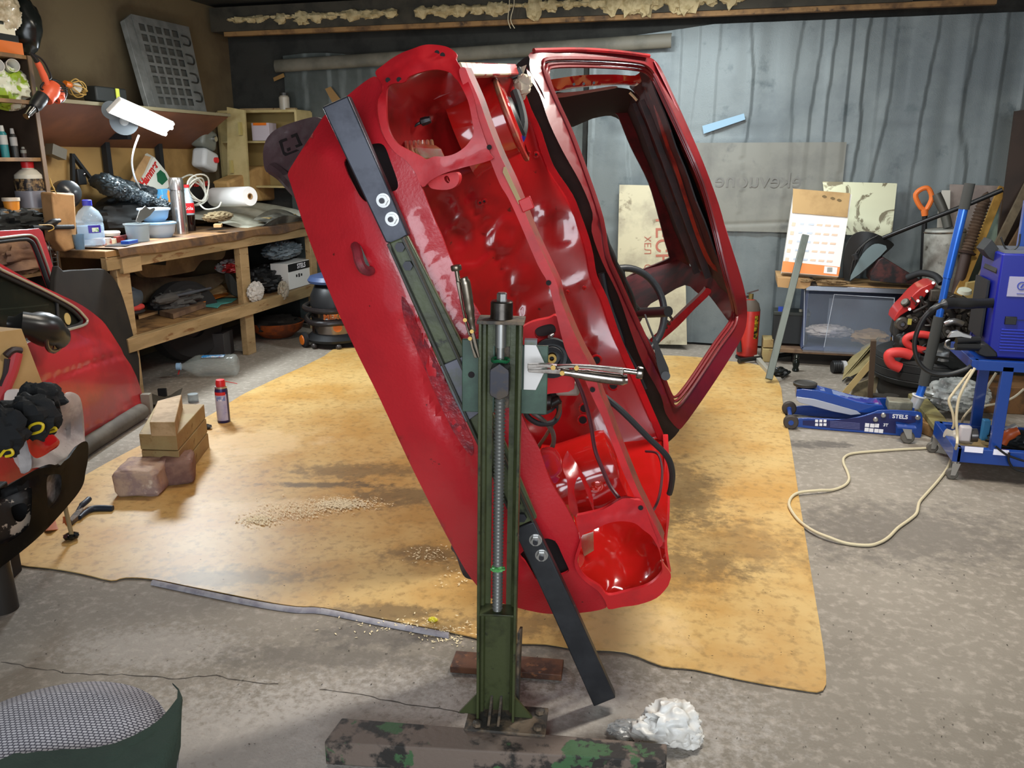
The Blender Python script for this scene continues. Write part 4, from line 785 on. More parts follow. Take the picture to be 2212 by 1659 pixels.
# ------------------------------------------------------------------ boards and shelf on the left wall
solo(G().box((-4.235, 5.0, 1.2), (.02, 2.1, .62)), 'wall_board', tan, 'tan board fixed on the left wall above the workbench', 'wall board')
ws = thing('wall_shelf', 'long wall shelf with a sloping reddish brown underside above the workbench', 'wall shelf', (-4.05, 5.1, 1.5))
ya, yb = 4.15, 5.93
G().box((-4.04, (ya+yb)/2, 1.75), (.40, yb-ya, .022)).build('shelf_board', M('shelf_edge', '8c8468', .6), ws, bevel=.002)
G().prism([(-3.86, ya, 1.738), (-4.245, ya, 1.738), (-4.245, ya, 1.50), (-4.22, ya, 1.50)], (0, yb-ya, 0)).build('underside_board', M('reddish_board', '7c5038', .6, c2='684230', sc=2), ws)
for y in (4.95, 5.50):
    G().box((-4.19, y, 1.25), (.04, .04, .66)).build('bracket_post', M('black_steel', '1c1e20', .5), ws)
G().box((-4.1, 4.95, 1.57), (.22, .04, .04)).build('bracket_arm', M('black_steel', ''), ws)
# radiator panel
pr = thing('heat_radiator', 'grey radiator panel with a grid of slots standing tilted on the wall shelf', 'radiator', pa(360, 240, -4.0))
pn = pl3(pa(272, 40, -4.15), pa(445, 243, -3.93), pa(340, 238, -3.93))
po = [(283, 30), (408, 58), (447, 243), (340, 239)]
gm = M('greyish_metal', '8a8c88', .45, m=.3, c2='787a76', sc=8)
holes = []
for r in range(8):
    for c in range(5 if r else 5):
        u0 = .09+c*.145; v0 = .08+r*.110
        q = []
        for (u, v) in ((u0, v0), (u0+.112, v0), (u0+.112, v0+.08), (u0, v0+.08)):
            a = (po[0][0]*(1-u)+po[1][0]*u, po[0][1]*(1-u)+po[1][1]*u); b = (po[3][0]*(1-u)+po[2][0]*u, po[3][1]*(1-u)+po[2][1]*u)
            q.append((a[0]*(1-v)+b[0]*v, a[1]*(1-v)+b[1]*v))
        holes.append(q)
cdt(po, holes, pn, pn.n*.004 if pn.n.dot(FWD) > 0 else -pn.n*.004).build('slotted_sheet', gm, pr, sm=0)
bk = (pn.n if pn.n.dot(FWD) > 0 else -pn.n)
G().prism([pn(x, y)+bk*.03 for x, y in po], bk*.01).build('back_sheet', M('radiator_inner', '5c5c56', .6), pr)
G().prism([pn(x, y)+bk*.0 for x, y in [(268, 42), (282, 30), (340, 239), (322, 232)]], bk*.04).build('side_casing', gm, pr, bevel=.003)
for k in range(4):
    P = [pn(*[(po[0][i]*(1-u)+po[1][i]*u)*(1-v)+(po[3][i]*(1-u)+po[2][i]*u)*v for i in (0, 1)])-bk*.006 for u, v in [(.82, .13+k*.215), (.92, .14+k*.215), (.95, .19+k*.215), (.92, .235+k*.215), (.82, .23+k*.215)]]
    G().tube(P, .006, 8, sm=4).build('pipe_bend', M('dark_pipe', '3c3c38', .4, m=.4), pr)
# LED work lamp on the shelf edge
lm = thing('work_lamp', 'glaring white lamp hung under the wall shelf with a white cord', 'work lamp', pa(310, 270, -3.72))
LA, LB = pa(252, 232, -3.66), pa(362, 280, -3.66)
LD = (LB-LA).normalized(); LN = Vector((.65, 0, -.76)); LN = (LN-LD*LN.dot(LD)).normalized(); LU = LN.cross(LD)
G().box((LA+LB)/2-LN*.015, ((LB-LA).length+.04, .12, .03), (LD, LU, LN)).build('lamp_housing', white, lm, bevel=.006)
tubes = M('lamp_glow', 'f4faff', .3, em=26)
for k in (-1, 1): G().tube([LA+LU*(k*.03)+LN*.012, LB+LU*(k*.03)+LN*.012], .013, 12).build('lamp_tube', tubes, lm)
l = bpy.data.lights.new('work_lamp_light', 'AREA'); l.shape = 'RECTANGLE'; l.size = .5; l.size_y = .1; l.energy = 38; l.color = (.86, .95, 1)
lo2 = bpy.data.objects.new('work_lamp_light', l); SC.collection.objects.link(lo2); lo2.location = (LA+LB)/2+LN*.04; lo2.rotation_euler = LN.to_track_quat('-Z', 'Y').to_euler()
l = bpy.data.lights.new('work_lamp_spill', 'POINT'); l.energy = 9; l.shadow_soft_size = .12; l.color = (.86, .95, 1)
lo3 = bpy.data.objects.new('work_lamp_spill', l); SC.collection.objects.link(lo3); lo3.location = (LA+LB)/2+Vector((.16, 0, .05))
G().tube([pa(300, 292, -3.70), pa(290, 320, -3.72), pa(285, 350, -3.78), pa(290, 380, -3.84), pa(300, 402, -3.92), pa(312, 420, -4.0)], .006, 8, sm=5).build('lamp_cord', white, lm)
# things on/near the wall shelf
bx = thing('tool_case', 'small dark case with a pale yellow tag lying on the wall shelf', 'case', pa(228, 208, -3.98))
G().box(pa(228, 205, -3.98), (.10, .28, .09)).build('case_body', M('dark_grey_case', '2c2e2c', .6), bx, bevel=.01)
G().box(pa(254, 202, -3.92)+X3*.0, (.006, .03, .06)).build('case_tag', M('pale_yellow', 'c8cc50', .5), bx)
for (px, py, r, lb) in ((240, 238, .055, 'smaller grey cable reel hanging left of the glaring lamp'), (268, 262, .085, 'bigger grey cable reel hanging just left of the glaring lamp')):
    p = pa(px, py, -3.80); t = thing('cable_reel', lb, 'cable reel', p-UP*r)
    nn = (EYE-p).normalized()
    G().lathe([(r*.3, -.02), (r, -.02), (r, -.014), (r*.85, -.006), (r*.85, .006), (r, .014), (r, .02), (r*.3, .02), (r*.3, -.02)], p, nn, 26).build('reel_rim', M('reel_grey', '5c6468', .5), t)
    G().lathe([(0, .0), (r*.32, 0), (r*.32, .024), (r*.2, .028), (0, .028)], p, nn, 20).build('reel_hub', M('reel_hub', '9aa0a0', .4), t)
cg = thing('caged_lamp', 'wire-caged hand lamp with yellow guard beside the orange heat gun', 'hand lamp', pa(165, 205, -3.85))
pc = pa(168, 190, -3.85); dd_ = (pa(188, 200, -3.85)-pa(150, 182, -3.85)).normalized()
G().cyl(pa(140, 180, -3.85), pa(152, 184, -3.85), .017).build('lamp_handle', orange, cg)
G().lathe([(0, .0), (.02, 0), (.03, .03), (.028, .05), (0, .065)], pa(155, 185, -3.85), dd_, 18).build('bulb', M('milky_bulb', 'c8c4b4', .2), cg)
u1, u2, _ = frame(dd_)
for k in range(8):
    a = k*math.pi/4; r_ = u1*math.cos(a)+u2*math.sin(a); b_ = pa(152, 184, -3.85)
    G().tube([b_+r_*.02, b_+r_*.048+dd_*.03, b_+r_*.05+dd_*.06, b_+r_*.03+dd_*.1, b_+dd_*.115], .0035, 6, sm=3).build('cage_wire', M('dull_yellow', 'b8944c', .5), cg)
# heat gun
hg = thing('heat_gun', 'orange and black heat gun hanging at the edge of the tall shelf unit', 'heat gun', pa(110, 230, -3.66)-UP*.1)
org = M('salmon_orange', 'd65c3a', .4)
Pg = lambda x, y: pa(x, y, -3.66)
G().tube([Pg(118, 185), Pg(108, 200), Pg(98, 215)], [.036, .042, .045, .043, .04, .036], 18, sm=4).build('gun_body', org, hg)
G().tube([Pg(103, 178), Pg(112, 190), Pg(126, 205), Pg(120, 215)], [.014, .03, .035, .028], 14, sm=4).build('motor_housing', org, hg)
G().tube([Pg(92, 208), Pg(80, 224), Pg(72, 234)], [.036, .034, .028], 16, sm=3).build('nozzle_guard', black, hg)
G().tube([Pg(74, 232), Pg(64, 244), Pg(56, 252)], [.02, .017, .014, .017], 16, sm=3).build('nozzle', chrome, hg)
G().tube([Pg(104, 190), Pg(96, 168), Pg(86, 145), Pg(80, 134)], [.018, .019, .017, .015], 12, sm=3).build('grip', org, hg)
G().tube([Pg(82, 136), Pg(74, 124), Pg(65, 114)], [.013, .011, .009], 10, sm=3).build('grip_end', black, hg)
G().tube([Pg(66, 114), Pg(90, 128), Pg(104, 150), Pg(110, 168), Pg(98, 175), (Pg(88, 190)), Pg(105, 200), Pg(122, 218), Pg(134, 220), Pg(143, 205), Pg(140, 185), Pg(125, 175), Pg(112, 172)], .005, 8, sm=5).build('power_cord', black, hg)
for k in range(3): G().tube([Pg(118, 187+k*5)+X3*.04, Pg(134, 190+k*5)+X3*.04], .003, 6).build('vent_slot', black, hg)
# ------------------------------------------------------------------ tall shelf unit
su = thing('shelf_unit', 'tall dark brown shelf unit at the left edge crowded with bottles', 'shelf unit', (-4.0, 3.35, 0))
dkw = M('dark_veneer', '34281e', .6, c2='281e16', sc=4); ltw = M('shelf_ply', '8c6c44', .6, c2='6c5234', sc=5, stretch=(4, 1, 1))
G().box((-4.0, 3.935, .98), (.5, .025, 1.96)).build('side_panel', dkw, su); G().box((-4.0, 2.6, .98), (.5, .025, 1.96)).build('side_panel', dkw, su)
G().box((-3.748, 3.935, .98), (.006, .027, 1.96)).build('edge_strip', M('edge_strip_brown', '6a5238', .6), su)
G().box((-4.235, 3.27, .98), (.015, 1.3, 1.96)).build('back_panel', M('black_void_board', '16130f', .8), su)
for z in (1.95, 1.72, 1.42, 1.145, .8, .4, .05): G().box((-4.0, 3.268, z), (.49, 1.32, .02)).build('shelf', ltw, su, bevel=.001)
def bottle(name, base, prof, mt, label, cap=None, capm=None, lab=None, labm=None, liq=None, liqm=None, sq=1, cat='bottle', parts=()):
    t = thing(name, label, cat, base); lp_(base, prof, sq=sq).build('bottle_body', mt, t)
    if cap: lp_(base, cap).build('cap', capm, t)
    if lab: lp_(base, lab, sq=sq).build('label', labm, t)
    if liq: lp_(base, liq, sq=sq).build('liquid', liqm, t)
    return t
b0 = Vector((-3.86, 3.80, 1.156))
b0 = pa(73, 449, -3.83); b0.z = 1.156
bottle('canister_bottle', b0, [(0, 0), (27, 0), (29, 3), (28, 50), (26, 70), (15, 80), (11, 82), (11, 86), (0, 86)], M('milky_plastic', 'c8c4b4', .35), 'milky bottle with red cap and black label on the tall shelf unit',
       cap=[(0, 84), (12, 84), (12.5, 96), (11, 97), (0, 97)], capm=M('cap_red', 'c82428', .4), lab=[(28.3, 22), (28.8, 22), (28.4, 62), (27.9, 62)], labm=M('black_label', '1c1a1c', .4, c2='8c7450', sc=40), liq=[(0, 1), (29.4, 2), (29.6, 36), (28.6, 37)], liqm=M('grey_liquid', '7c7c84', .3), sq=.8)
tb = thing('tub', 'small orange tub with pale lid beside the red-capped bottle', 'tub', pa(27, 455, -3.80))
bb = pa(27, 455, -3.80); bb.z = 1.156
lp_(bb, [(0, 0), (14, 0), (16, 20), (0, 20)]).build('tub_body', M('amber_tub', 'd88c34', .4), tb); lp_(bb, [(0, 19), (17.5, 19), (17.5, 26), (0, 26)]).build('lid', M('pale_lid', 'c8bca8', .4), tb)
for i, (px, py, w, h, c1_, c2_, lb) in enumerate(((12, 336, 8, 66, '2c7c80', 'b8bcb8', 'teal and white spray can on the middle shelf at the left edge'), (34, 338, 7, 60, '30302e', 'a8a8a4', 'dark sealant tube with pale label on the middle shelf'), (52, 337, 6, 22, '403430', '808078', 'short dark jar at the back of the middle shelf'))):
    q = pa(px, py, -3.86); q.z = 1.431
    bottle('spray_can' if i < 2 else 'jar', q, [(0, 0), (w, 0), (w, h*.75), (w*.6, h*.82), (0, h*.82)], M('can_%d' % i, c1_, .4), lb, cap=[(0, h*.8), (w*.65, h*.8), (w*.5, h), (0, h)], capm=M('cancap_%d' % i, c2_, .5), lab=[(w*1.03, h*.4), (w*1.05, h*.4), (w*1.05, h*.7), (w*1.02, h*.7)], labm=M('canlab_%d' % i, c2_, .5), cat='can')
# carrier bag with cups
bg = solo(G().blob(pa(14, 190, -3.86), (.10, .16, .105), .45, 8, 32, 22, ridge=True), 'carrier_bag', M('green_white_bag', 'd0d4c0', .4, c2='8ca830', sc=6, lo=.5, hi=.54), 'crumpled white and lime carrier bag on the upper shelf of the tall unit', 'bag')
for k, (x, lb) in enumerate(((5, 'left paper cup lying on the crumpled lime carrier bag'), (38, 'right paper cup lying on the crumpled lime carrier bag'))):
    p = pa(x, 146, -3.78); G().lathe([(.024, 0), (.032, .085), (.034, .085), (.026, -.004), (0, -.004)], p-X3*.07, (1, -.45, .1), 20).build('paper_cup', paper, label=lb, cat='cup')
# top of the unit: box stack, welding mask, film-wrapped bundle
for i, (x0, x1, y0, y1, c, lb) in enumerate(((-60, 50, 93, 112, 'd87434', 'flat orange box lowest of the stack on top of the tall shelf unit'), (-60, 47, 78, 94, '1e2220', 'flat black box in the middle of the stack on the tall shelf unit'), (-60, 46, 60, 80, 'dcd8c0', 'white box lying topmost on the stack of flat boxes'), (-60, 46, 48, 60, '2a302a', 'dark tray resting on the white box on the tall shelf unit'))):
    a, b = pa(x0, (y0+y1)/2, -3.80), pa(x1, (y0+y1)/2, -3.80); zt_, zb_ = pa(x1, y0, -3.8).z, pa(x1, y1, -3.8).z
    if i == 0: zb_ = 1.961
    solo(G().box((-3.90, (a.y+b.y)/2-.02*i, (zt_+zb_)/2), (.2, b.y-a.y, zt_-zb_-.002)), 'flat_box', M('fb_%d' % i, c, .5), lb, 'box', bevel=.002)
wm = thing('welding_mask', 'black welding mask standing on the stacked boxes at top left', 'welding mask', pa(50, 100, -3.9))
pm = pa(48, 55, -3.92)
G().blob(pm, (.11, .085, .16), .12, 2, 28, 20).build('mask_shell', M('mask_black', '161a18', .25), wm)
G().box(pa(34, 36, -3.81), (.01, .07, .02), (X3, Vector((0, .9, -.42)), Vector((0, .42, .9)))).build('visor_window', M('visor_glint', 'a8b0a8', .1), wm)
G().blob(pa(60, 90, -3.95), (.06, .05, .07), .1, 3).build('mask_chin', M('mask_black', ''), wm)
solo(G().blob(pa(8, 22, -3.82), (.05, .10, .10), .4, 12, ridge=True), 'film_bundle', M('crinkled_film', 'a89c80', .15, c2='d8d0b8', sc=12), 'bundle wrapped in crinkled clear film beside the welding mask', 'bundle')
# black things stuffed under the lowest visible shelf
solo(G().blob(pa(20, 480, -3.80), (.10, .22, .07), .5, 4, ridge=True), 'black_cloth', M('black_fabric', '1e201e', .8, bump=.5), 'black crumpled cloth lying on the shelf behind the red door frame', 'cloth')
s1 = solo(G().tube([pa(60, 505, -3.66), pa(110, 482, -3.60), pa(128, 476, -3.60)], [.012, .018, .012], 10, sm=3), 'curved_grip', black, 'black curved tool grip poking out of the tall shelf unit', 'tool')
s2 = solo(G().tube([pa(70, 492, -3.62), pa(158, 490, -3.60)], .013, 10), 'rubber_hose', rubber, 'short black hose end poking towards the brown paper bag', 'hose')
solo(G().tube([pa(84, 486, -3.57), pa(110, 486, -3.57), pa(116, 494, -3.57), pa(104, 500, -3.57)], .0028, 6, sm=4), 'looped_string', M('yellow_cord', 'b08c3c', .5), 'yellow cord loop round the black hose end', 'cord')
rk = thing('wire_rack', 'small grey wire rack hanging beside the shelf edge above the red door frame', 'wire rack', pa(112, 565, -3.7))
for k in range(8): G().tube([pa(103+k*1.6, 503+k*9, -3.70), pa(119+k*1.0, 502+k*9, -3.70)], .0022, 6).build('rack_wire', M('wire_grey', '74746c', .4, m=.5), rk)
for x0, x1 in ((101, 114), (121, 126)): G().tube([pa(x0, 495, -3.70), pa(x1, 575, -3.70)], .003, 6).build('rack_upright', M('wire_grey', ''), rk)
kb = solo(G().blob(pa(40, 555, -3.78), (.08, .22, .09), .5, 19, 30, 20, ridge=True, fr=1.6), 'paper_sack', M('brown_sack', '8a6a50', .7, c2='6c5040', sc=4, bump=.3, bs=12), 'brown paper sack seen through the window of the rear red door frame', 'paper bag')
# ------------------------------------------------------------------ things on the bench
zb = .927
def bz(px, X): p = pa(px, 500, X); return Vector((p.x, p.y, zb))
pb_ = Vector((-3.66, 4.06, zb))
pbg = G(); rows = []
cx_ = [pa(x, y, -3.62) for x, y in [(112, 415), (162, 418), (165, 470), (166, 512), (163, 538), (140, 545), (122, 520), (118, 470)]]
g = G(); g.prism(cx_, Vector((-.11, .03, 0)))
g.build('paper_bag', kraft, bevel=.012, seg=3, label='tall brown paper bag standing on the near end of the workbench', cat='paper bag')
solo(G().lathe([(.0, .0), (.08, .01), (.085, .06), (.07, .12), (.03, .14), (0, .14)], pa(136, 424, -3.95)+UP*0, (.9, -.5, .25), 26), 'face_shield', M('shield_black', '26282a', .2), 'dark face shield lying behind the tall brown paper bag', 'face shield')
solo(G().tube([pa(122, 418, -3.6), pa(112, 400, -3.6), pa(108, 385, -3.6), (pa(112, 398, -3.6)), pa(118, 410, -3.6), (pa(110, 412, -3.6))], .0025, 6, sm=5), 'string_loop', M('yellow_cord', ''), 'thin yellowish string loop above the tall brown paper bag', 'string')
wbp = Vector((-3.63, 4.30, zb)); wbp = bz(196, -3.66)
wt = thing('water_bottle', 'big clear water bottle with blue cap standing on the workbench', 'water bottle', wbp)
prof = [(0, 1), (20, 0), (26, 3), (27, 12), (25.5, 16), (27, 20), (27, 46), (25.5, 50), (27, 54), (26, 62), (20, 74), (11, 82), (9, 84), (9, 88), (0, 88)]
lp_(wbp, prof, n=32).build('bottle_body', M('bottle_pet', 'd8ecf8', .05, al=.25), wt)
lp_(wbp, [(0, 2), (25, 4), (26, 12), (24.5, 16), (26, 20), (26, 44), (0, 44)], n=28).build('water', M('water_tint', 'b0d0ec', .05, al=.5), wt)
lp_(wbp, [(0, 86), (9.6, 86), (9.6, 97), (8, 98), (0, 98)]).build('cap', M('cap_blue', '2c34a8', .4), wt)
kk = mpp(wbp); dv = (EYE-wbp); dv.z = 0; dv.normalize(); rt = UP.cross(dv)*1.0
g = G(); n_ = 14
o_ = wbp+UP*(38*kk); 
rows = [[o_+(dv*math.cos(a)+rt*math.sin(a))*(27.6*kk)+UP*h*kk for a in [(-.15+.95*i/n_) for i in range(n_+1)]] for h in (-8, 0, 8)]
g.loft(rows).build('label', M('label_purple', '3a30a0', .4), wt)
rows = [[o_+(dv*math.cos(a)+rt*math.sin(a))*(27.9*kk)+UP*h*kk for a in [(.1+.5*i/n_) for i in range(n_+1)]] for h in (-6, -1, 3)]
G().loft(rows).build('label_picture', M('label_white', 'd8e8d8', .4, c2='4c9c50', sc=60), wt)
jk = thing('jacket', 'black padded jacket heaped over a dark bag on the workbench', 'jacket', pa(290, 495, -3.95))
pad = M('black_padding', '1a2022', .42, c2='2c3438', sc=5, bump=.6, bs=12)
pj = pa(285, 445, -3.98); 
G().blob((-4.0, pa(285, 458, -4.0).y, zb+.125), (.17, .36, .135), .22, 6, 34, 22, fr=2).build('dark_bag', M('bag_black', '101314', .6), jk)
g = G(); A_, B_ = pa(232, 400, -3.90), pa(360, 452, -3.84)
for k in range(9):
    t = k/8; p = A_.lerp(B_, t); g.blob(p+X3*(.01*math.sin(k*2))+UP*(.01*math.sin(k*3)), (.085-.02*t, .04, .062-.02*t), .3, k, 20, 14, fr=3, ridge=True)
g.build('quilted_sleeve', pad, jk)
g = G()
for k in range(5): g.blob(pa(222+k*22, 392+k*6, -4.02), (.10, .055, .05), .3, k+20, 18, 12, fr=3)
g.build('collar', pad, jk)
bw = thing('food_bowls', 'two pale blue plastic bowls stacked beside the thermos flask', 'bowl', bz(345, -3.66))
bp0 = bz(346, -3.66)
lb2 = M('light_blue_plastic', '8cb8dc', .3, tr=.2); mb = M('milky_blue_plastic', 'a8bcd0', .3, tr=.2)
bw['label'] = 'lower pale blue plastic bowl with a lid, beside the thermos flask'; bw.name = 'food_bowl'
lp_(bp0, [(0, 0), (22, 0), (29, 10), (32, 26), (32.5, 28), (0, 28)], n=32).build('bowl_body', mb, bw); lp_(bp0, [(0, 28), (35, 28), (35, 31), (30, 33), (0, 33)], n=32).build('lid', lb2, bw)
b2 = thing('food_bowl', 'upper light blue plastic bowl stacked on the milky lower bowl', 'bowl', bp0+UP*(34*mpp(bp0)))
b2p = bp0+UP*(33.5*mpp(bp0))-RGT*(9*mpp(bp0))
lp_(b2p, [(0, 0), (20, 0), (27, 8), (31, 24), (0, 24)], n=32).build('bowl_body', lb2, b2); lp_(b2p, [(0, 24), (34, 24), (34, 27), (33, 28), (0, 29)], n=32).build('lid', M('pale_lid_blue', 'c4d8ec', .3), b2)
th_b = bz(391, -3.68)
tf = thing('thermos_flask', 'tall steel thermos flask standing near the bench edge', 'thermos', th_b)
lp_(th_b, [(0, 0), (14, 0), (15, 1), (15, 86), (13.5, 92), (13.5, 94), (0, 94)], n=28).build('flask_body', M('brushed_steel', 'b0aaa4', .22, m=.95), tf)
lp_(th_b, [(0, 93), (15, 93), (15, 112), (13, 118), (0, 119)], n=28).build('cup_lid', M('brushed_steel', ''), tf)
ck = bz(412, -3.78)
ct = thing('cola_bottle', 'cola bottle with red label behind the thermos flask', 'cola bottle', ck)
lp_(ck, [(0, 0), (11, 0), (12, 4), (11, 20), (12, 34), (0, 34)]).build('cola', M('cola_dark', '160a08', .1), ct)
lp_(ck, [(11, 34), (12, 36), (12, 60), (9, 72), (5, 84), (5, 92), (4.6, 92), (4.6, 84), (11.5, 36), (11, 34)]).build('bottle_body', M('bottle_pet', ''), ct)
lp_(ck, [(12.3, 38), (12.5, 38), (12.5, 59), (12.3, 59)]).build('label', M('cola_red', 'c81c24', .4), ct)
dk = (EYE-ck); dk.z = 0; dk.normalize()
text('lettering', 'Cola', 10*mpp(ck), ck+dk*(13*mpp(ck))+UP*(48*mpp(ck)), -dk.cross(UP), UP, txtw, ct)
lp_(ck, [(0, 91), (6, 91), (6, 97), (0, 97)]).build('cap', M('cap_red', ''), ct)
sb = bz(297, -3.60)
sc_ = thing('parts_tub', 'clear square tub full of small metal parts on the workbench', 'tub', sb)
lp_(sb, [(0, 0), (20, 0), (22, 34), (25, 36), (25, 38), (21, 38), (21, 34), (19, 2), (0, 2)], n=28, sq=.7).build('tub_body', M('cloudy_tub', 'c0ccd0', .25, tr=.6, ior=1.1), sc_)
g = G(); random.seed(5)
for k in range(16): g.box(sb+Vector((random.uniform(-.04, .04), random.uniform(-.04, .04), .012+random.random()*.05)), (.03, .012, .004), rz(random.random()*3))
g.build('metal_parts', M('dark_zinc', '5c5650', .4, m=.7), sc_, kind='stuff')
solo(sheetpx(WX(sb.x+.03), [(292, 478), (300, 455), (312, 445), (322, 452), (332, 448), (334, 452), (322, 466), (310, 474), (300, 482)], X3*.006), 'metal_bracket', zinc, 'bright cut steel bracket sticking out of the parts tub', 'bracket', bevel=.001)
solo(lp_(bz(168, -3.60), [(0, 0), (9, 0), (12, 32), (11, 32), (8.4, 1), (0, 1)]), 'plastic_cup', M('cup_clear_blue', '94b0c4', .2, tr=.7, ior=1.1), 'small clear bluish cup left of the big water bottle', 'cup')
def bench_box(name, px, py, w, d, h, rot, mt, label, cat, z=zb, **k):
    p = bz(px, -3.53 if name == 'small_box' else -3.66); return solo(G().box(p+UP*(h/2), (w, d, h), rz(rot)), name, mt, label, cat, bevel=.0015, **k)
bench_box('small_box', 277, 507, .05, .11, .024, .2, M('blue_box', '2850b0', .4), 'flat bright blue packet lying at the bench edge', 'packet')
bench_box('matchbox', 232, 506, .05, .09, .03, .15, M('cream_pack', 'd4c4a4', .5), 'cream coloured pack beside the big water bottle', 'packet')
bench_box('paint_tin', 216, 502, .07, .10, .04, .1, M('white_pack', 'c8c0b4', .5, c2='a84838', sc=20), 'whitish packet with red print behind the cream pack', 'packet')
solo(lp_(bz(236, -3.74)+UP*.04, [(0, 0), (20, 0), (22, 6), (20, 9), (17, 9), (16, 4), (0, 3)]), 'tape_roll', M('white_roll', 'd0ccc0', .5), 'white tape roll lying on the packets by the water bottle', 'tape roll')
solo(G().box(bz(262, -3.54)+UP*.003, (.12, .22, .005), rz(.3)), 'steel_ruler', M('dark_blade', '2c2c2c', .4, m=.5), 'thin dark blade lying along the bench edge', 'blade')
solo(G().box(Vector((-3.66, pa(262, 500, -3.66).y, zb+.02)), (.05, .14, .04), rz(.1)), 'pen_case', M('red_black_case', '1c1416', .4, c2='8c2420', sc=20), 'black and red case lying left of the parts tub', 'case')
# green and white Hammer carton
hx0 = pl3(pa(300, 400, -4.02), pa(345, 350, -4.06), pa(360, 420, -4.0))
hp = thing('tool_carton', 'white and green tool carton with red lettering leaning under the lamp', 'carton', pa(325, 430, -4.0))
cdt([(305, 400), (330, 342), (334, 340), (360, 372), (372, 395), (340, 432), (312, 424)], [], hx0, Vector((-.09, .04, .03)), None).build('carton_body', M('carton_white', 'd8dcd0', .5), hp, sm=0)
nh = hx0.n if hx0.n.dot(EYE-hx0.p) > 0 else -hx0.n
aR = (hx0(338, 352)-hx0(306, 402)).normalized(); aU = nh.cross(aR)
if aU.z < 0: aU = -aU
text('lettering', 'Hammer', .078, hx0(322, 376)+nh*.002, aR, aU, M('hammer_red', 'c02420', .5), hp, bold=.003)
cdt([(338, 375), (346, 367), (356, 375), (362, 388), (350, 400), (340, 392)], [], lambda x, y: hx0(x, y)+nh*.001, nh*.001, None).build('green_picture', M('hammer_green', '1c6040', .5), hp, sm=0)
cdt([(304, 356), (318, 334), (332, 338), (322, 362), (300, 398), (284, 398)], [], lambda x, y: hx0(x, y)-nh*.02, -nh*.01, None).build('carton_flap', card, hp, sm=0)
solo(lp_(Vector((-3.98, pa(350, 440, -3.98).y, zb)), [(0, 0), (11, 0), (12, 50), (9, 58), (9, 64), (0, 64)]), 'white_jar', white, 'white plastic bottle in front of the white and green carton', 'bottle')
solo(G().box(pa(358, 430, -3.92), (.06, .14, .14)), 'juice_carton', M('juice_blue_orange', '4c98c8', .5, c2='d89440', sc=10, lo=.5, hi=.52), 'blue and orange carton left of the thermos flask', 'carton', bevel=.003)
bk2 = thing('black_carton', 'black carton with red lettering behind the white cable coil', 'carton', pa(430, 430, -4.1))
G().box(pa(428, 425, -4.12), (.12, .32, .20)).build('carton_body', M('black_card', '17181a', .5), bk2, bevel=.003)
text('lettering', 'Rexant', .075, pa(430, 396, -4.055)+X3*.006, (0, 1, 0), UP, M('hammer_red', ''), bk2, bold=.001)
cb = G()
for k in range(5):
    c = pa(420+k*3, 418-k*3, -3.88+.02*k); r = .085+.012*math.sin(k*2)
    cb.tube([c+Y3*(r*1.25*math.cos(a))+UP*(r*math.sin(a))+X3*(.02*math.cos(a*2+k)) for a in [2*math.pi*j/24 for j in range(24)]], .006, 8, closed=True)
cb.tube([pa(430, 440, -3.8), pa(445, 452, -3.75), pa(470, 448, -3.72), pa(478, 436, -3.7)], .006, 8, sm=5)
cb.tube([pa(392, 385, -3.95), pa(415, 378, -3.95), pa(440, 400, -3.9), pa(446, 430, -3.85)], .006, 8, sm=5)
solo(cb, 'cable_coil', M('white_cable', 'd4d4c8', .4), 'coil of white cable between the thermos flask and the paper roll', 'cable')
# paper roll resting on the stack of sheets
shz = G(); rows = []
for i in range(26):
    y = 5.55+i*.036; lift = .06+.09*(i/25)+.012*math.sin(i*.9)
    rows.append([(-4.20, y, zb+lift+.03), (-4.0, y, zb+lift+.01*math.sin(i)), (-3.8, y, zb+lift*.8), (-3.62, y, zb+lift*.55*(i/25)+.006), (-3.52, y, zb+lift*.3*(i/25)+.004)])
solo(shz.loft(rows, th=(0, 0, -.004)), 'underlay_sheets', M('silvery_sheet', 'c4c4b4', .4, c2='9c9c8c', sc=4), 'pale curling sheets lying at the far end of the workbench', 'sheets')
solo(G().loft([[(-3.50, 5.7+i*.05, zb+.004), (-3.46, 5.72+i*.05, zb+.03+.035*math.sin(i*.3)), (-3.60, 5.75+i*.05, zb+.05+.06*math.sin(i*.25))] for i in range(15)], th=(0, 0, -.003)), 'grey_underlay', M('grey_sheet', '74746a', .5, c2='3c3c38', sc=5), 'dark grey sheet curling over the bench edge below the pale sheets', 'sheets')
pr0, pr1 = pb(462, 426, 5.80), pb(540, 424, 5.66)
ptr = thing('paper_roll', 'thick roll of white paper towel lying on the pale sheets', 'paper roll', (pr0+pr1)/2-UP*.07)
dr_ = (pr1-pr0).normalized(); L_ = (pr1-pr0).length; R_ = 20*mpp(pr0)
G().lathe([(R_*.32, 0), (R_*.96, 0), (R_, .008), (R_, L_-.008), (R_*.96, L_), (R_*.32, L_), (R_*.32, 0)], pr0, dr_, 36).build('paper_layers', M('tissue_white', 'f0f0ee', .8, bump=.2, bs=60), ptr)
G().lathe([(R_*.25, -.002), (R_*.33, -.002), (R_*.33, L_+.002), (R_*.25, L_+.002), (R_*.25, -.002)], pr0, dr_, 24).build('cardboard_core', card, ptr)
kbag = [pa(x, y, -3.92) for x, y in [(492, 392), (520, 380), (555, 362), (572, 358), (590, 372), (605, 395), (612, 420), (598, 432), (540, 436), (500, 430)]]
solo(G().prism(kbag, Vector((-.16, .02, 0))), 'kraft_bag', M('kraft_light', 'b8945c', .7, c2='a07c4c', sc=5, bump=.4, bs=10), 'bulging kraft paper bag lying behind the paper roll', 'paper bag', bevel=.02, seg=3)
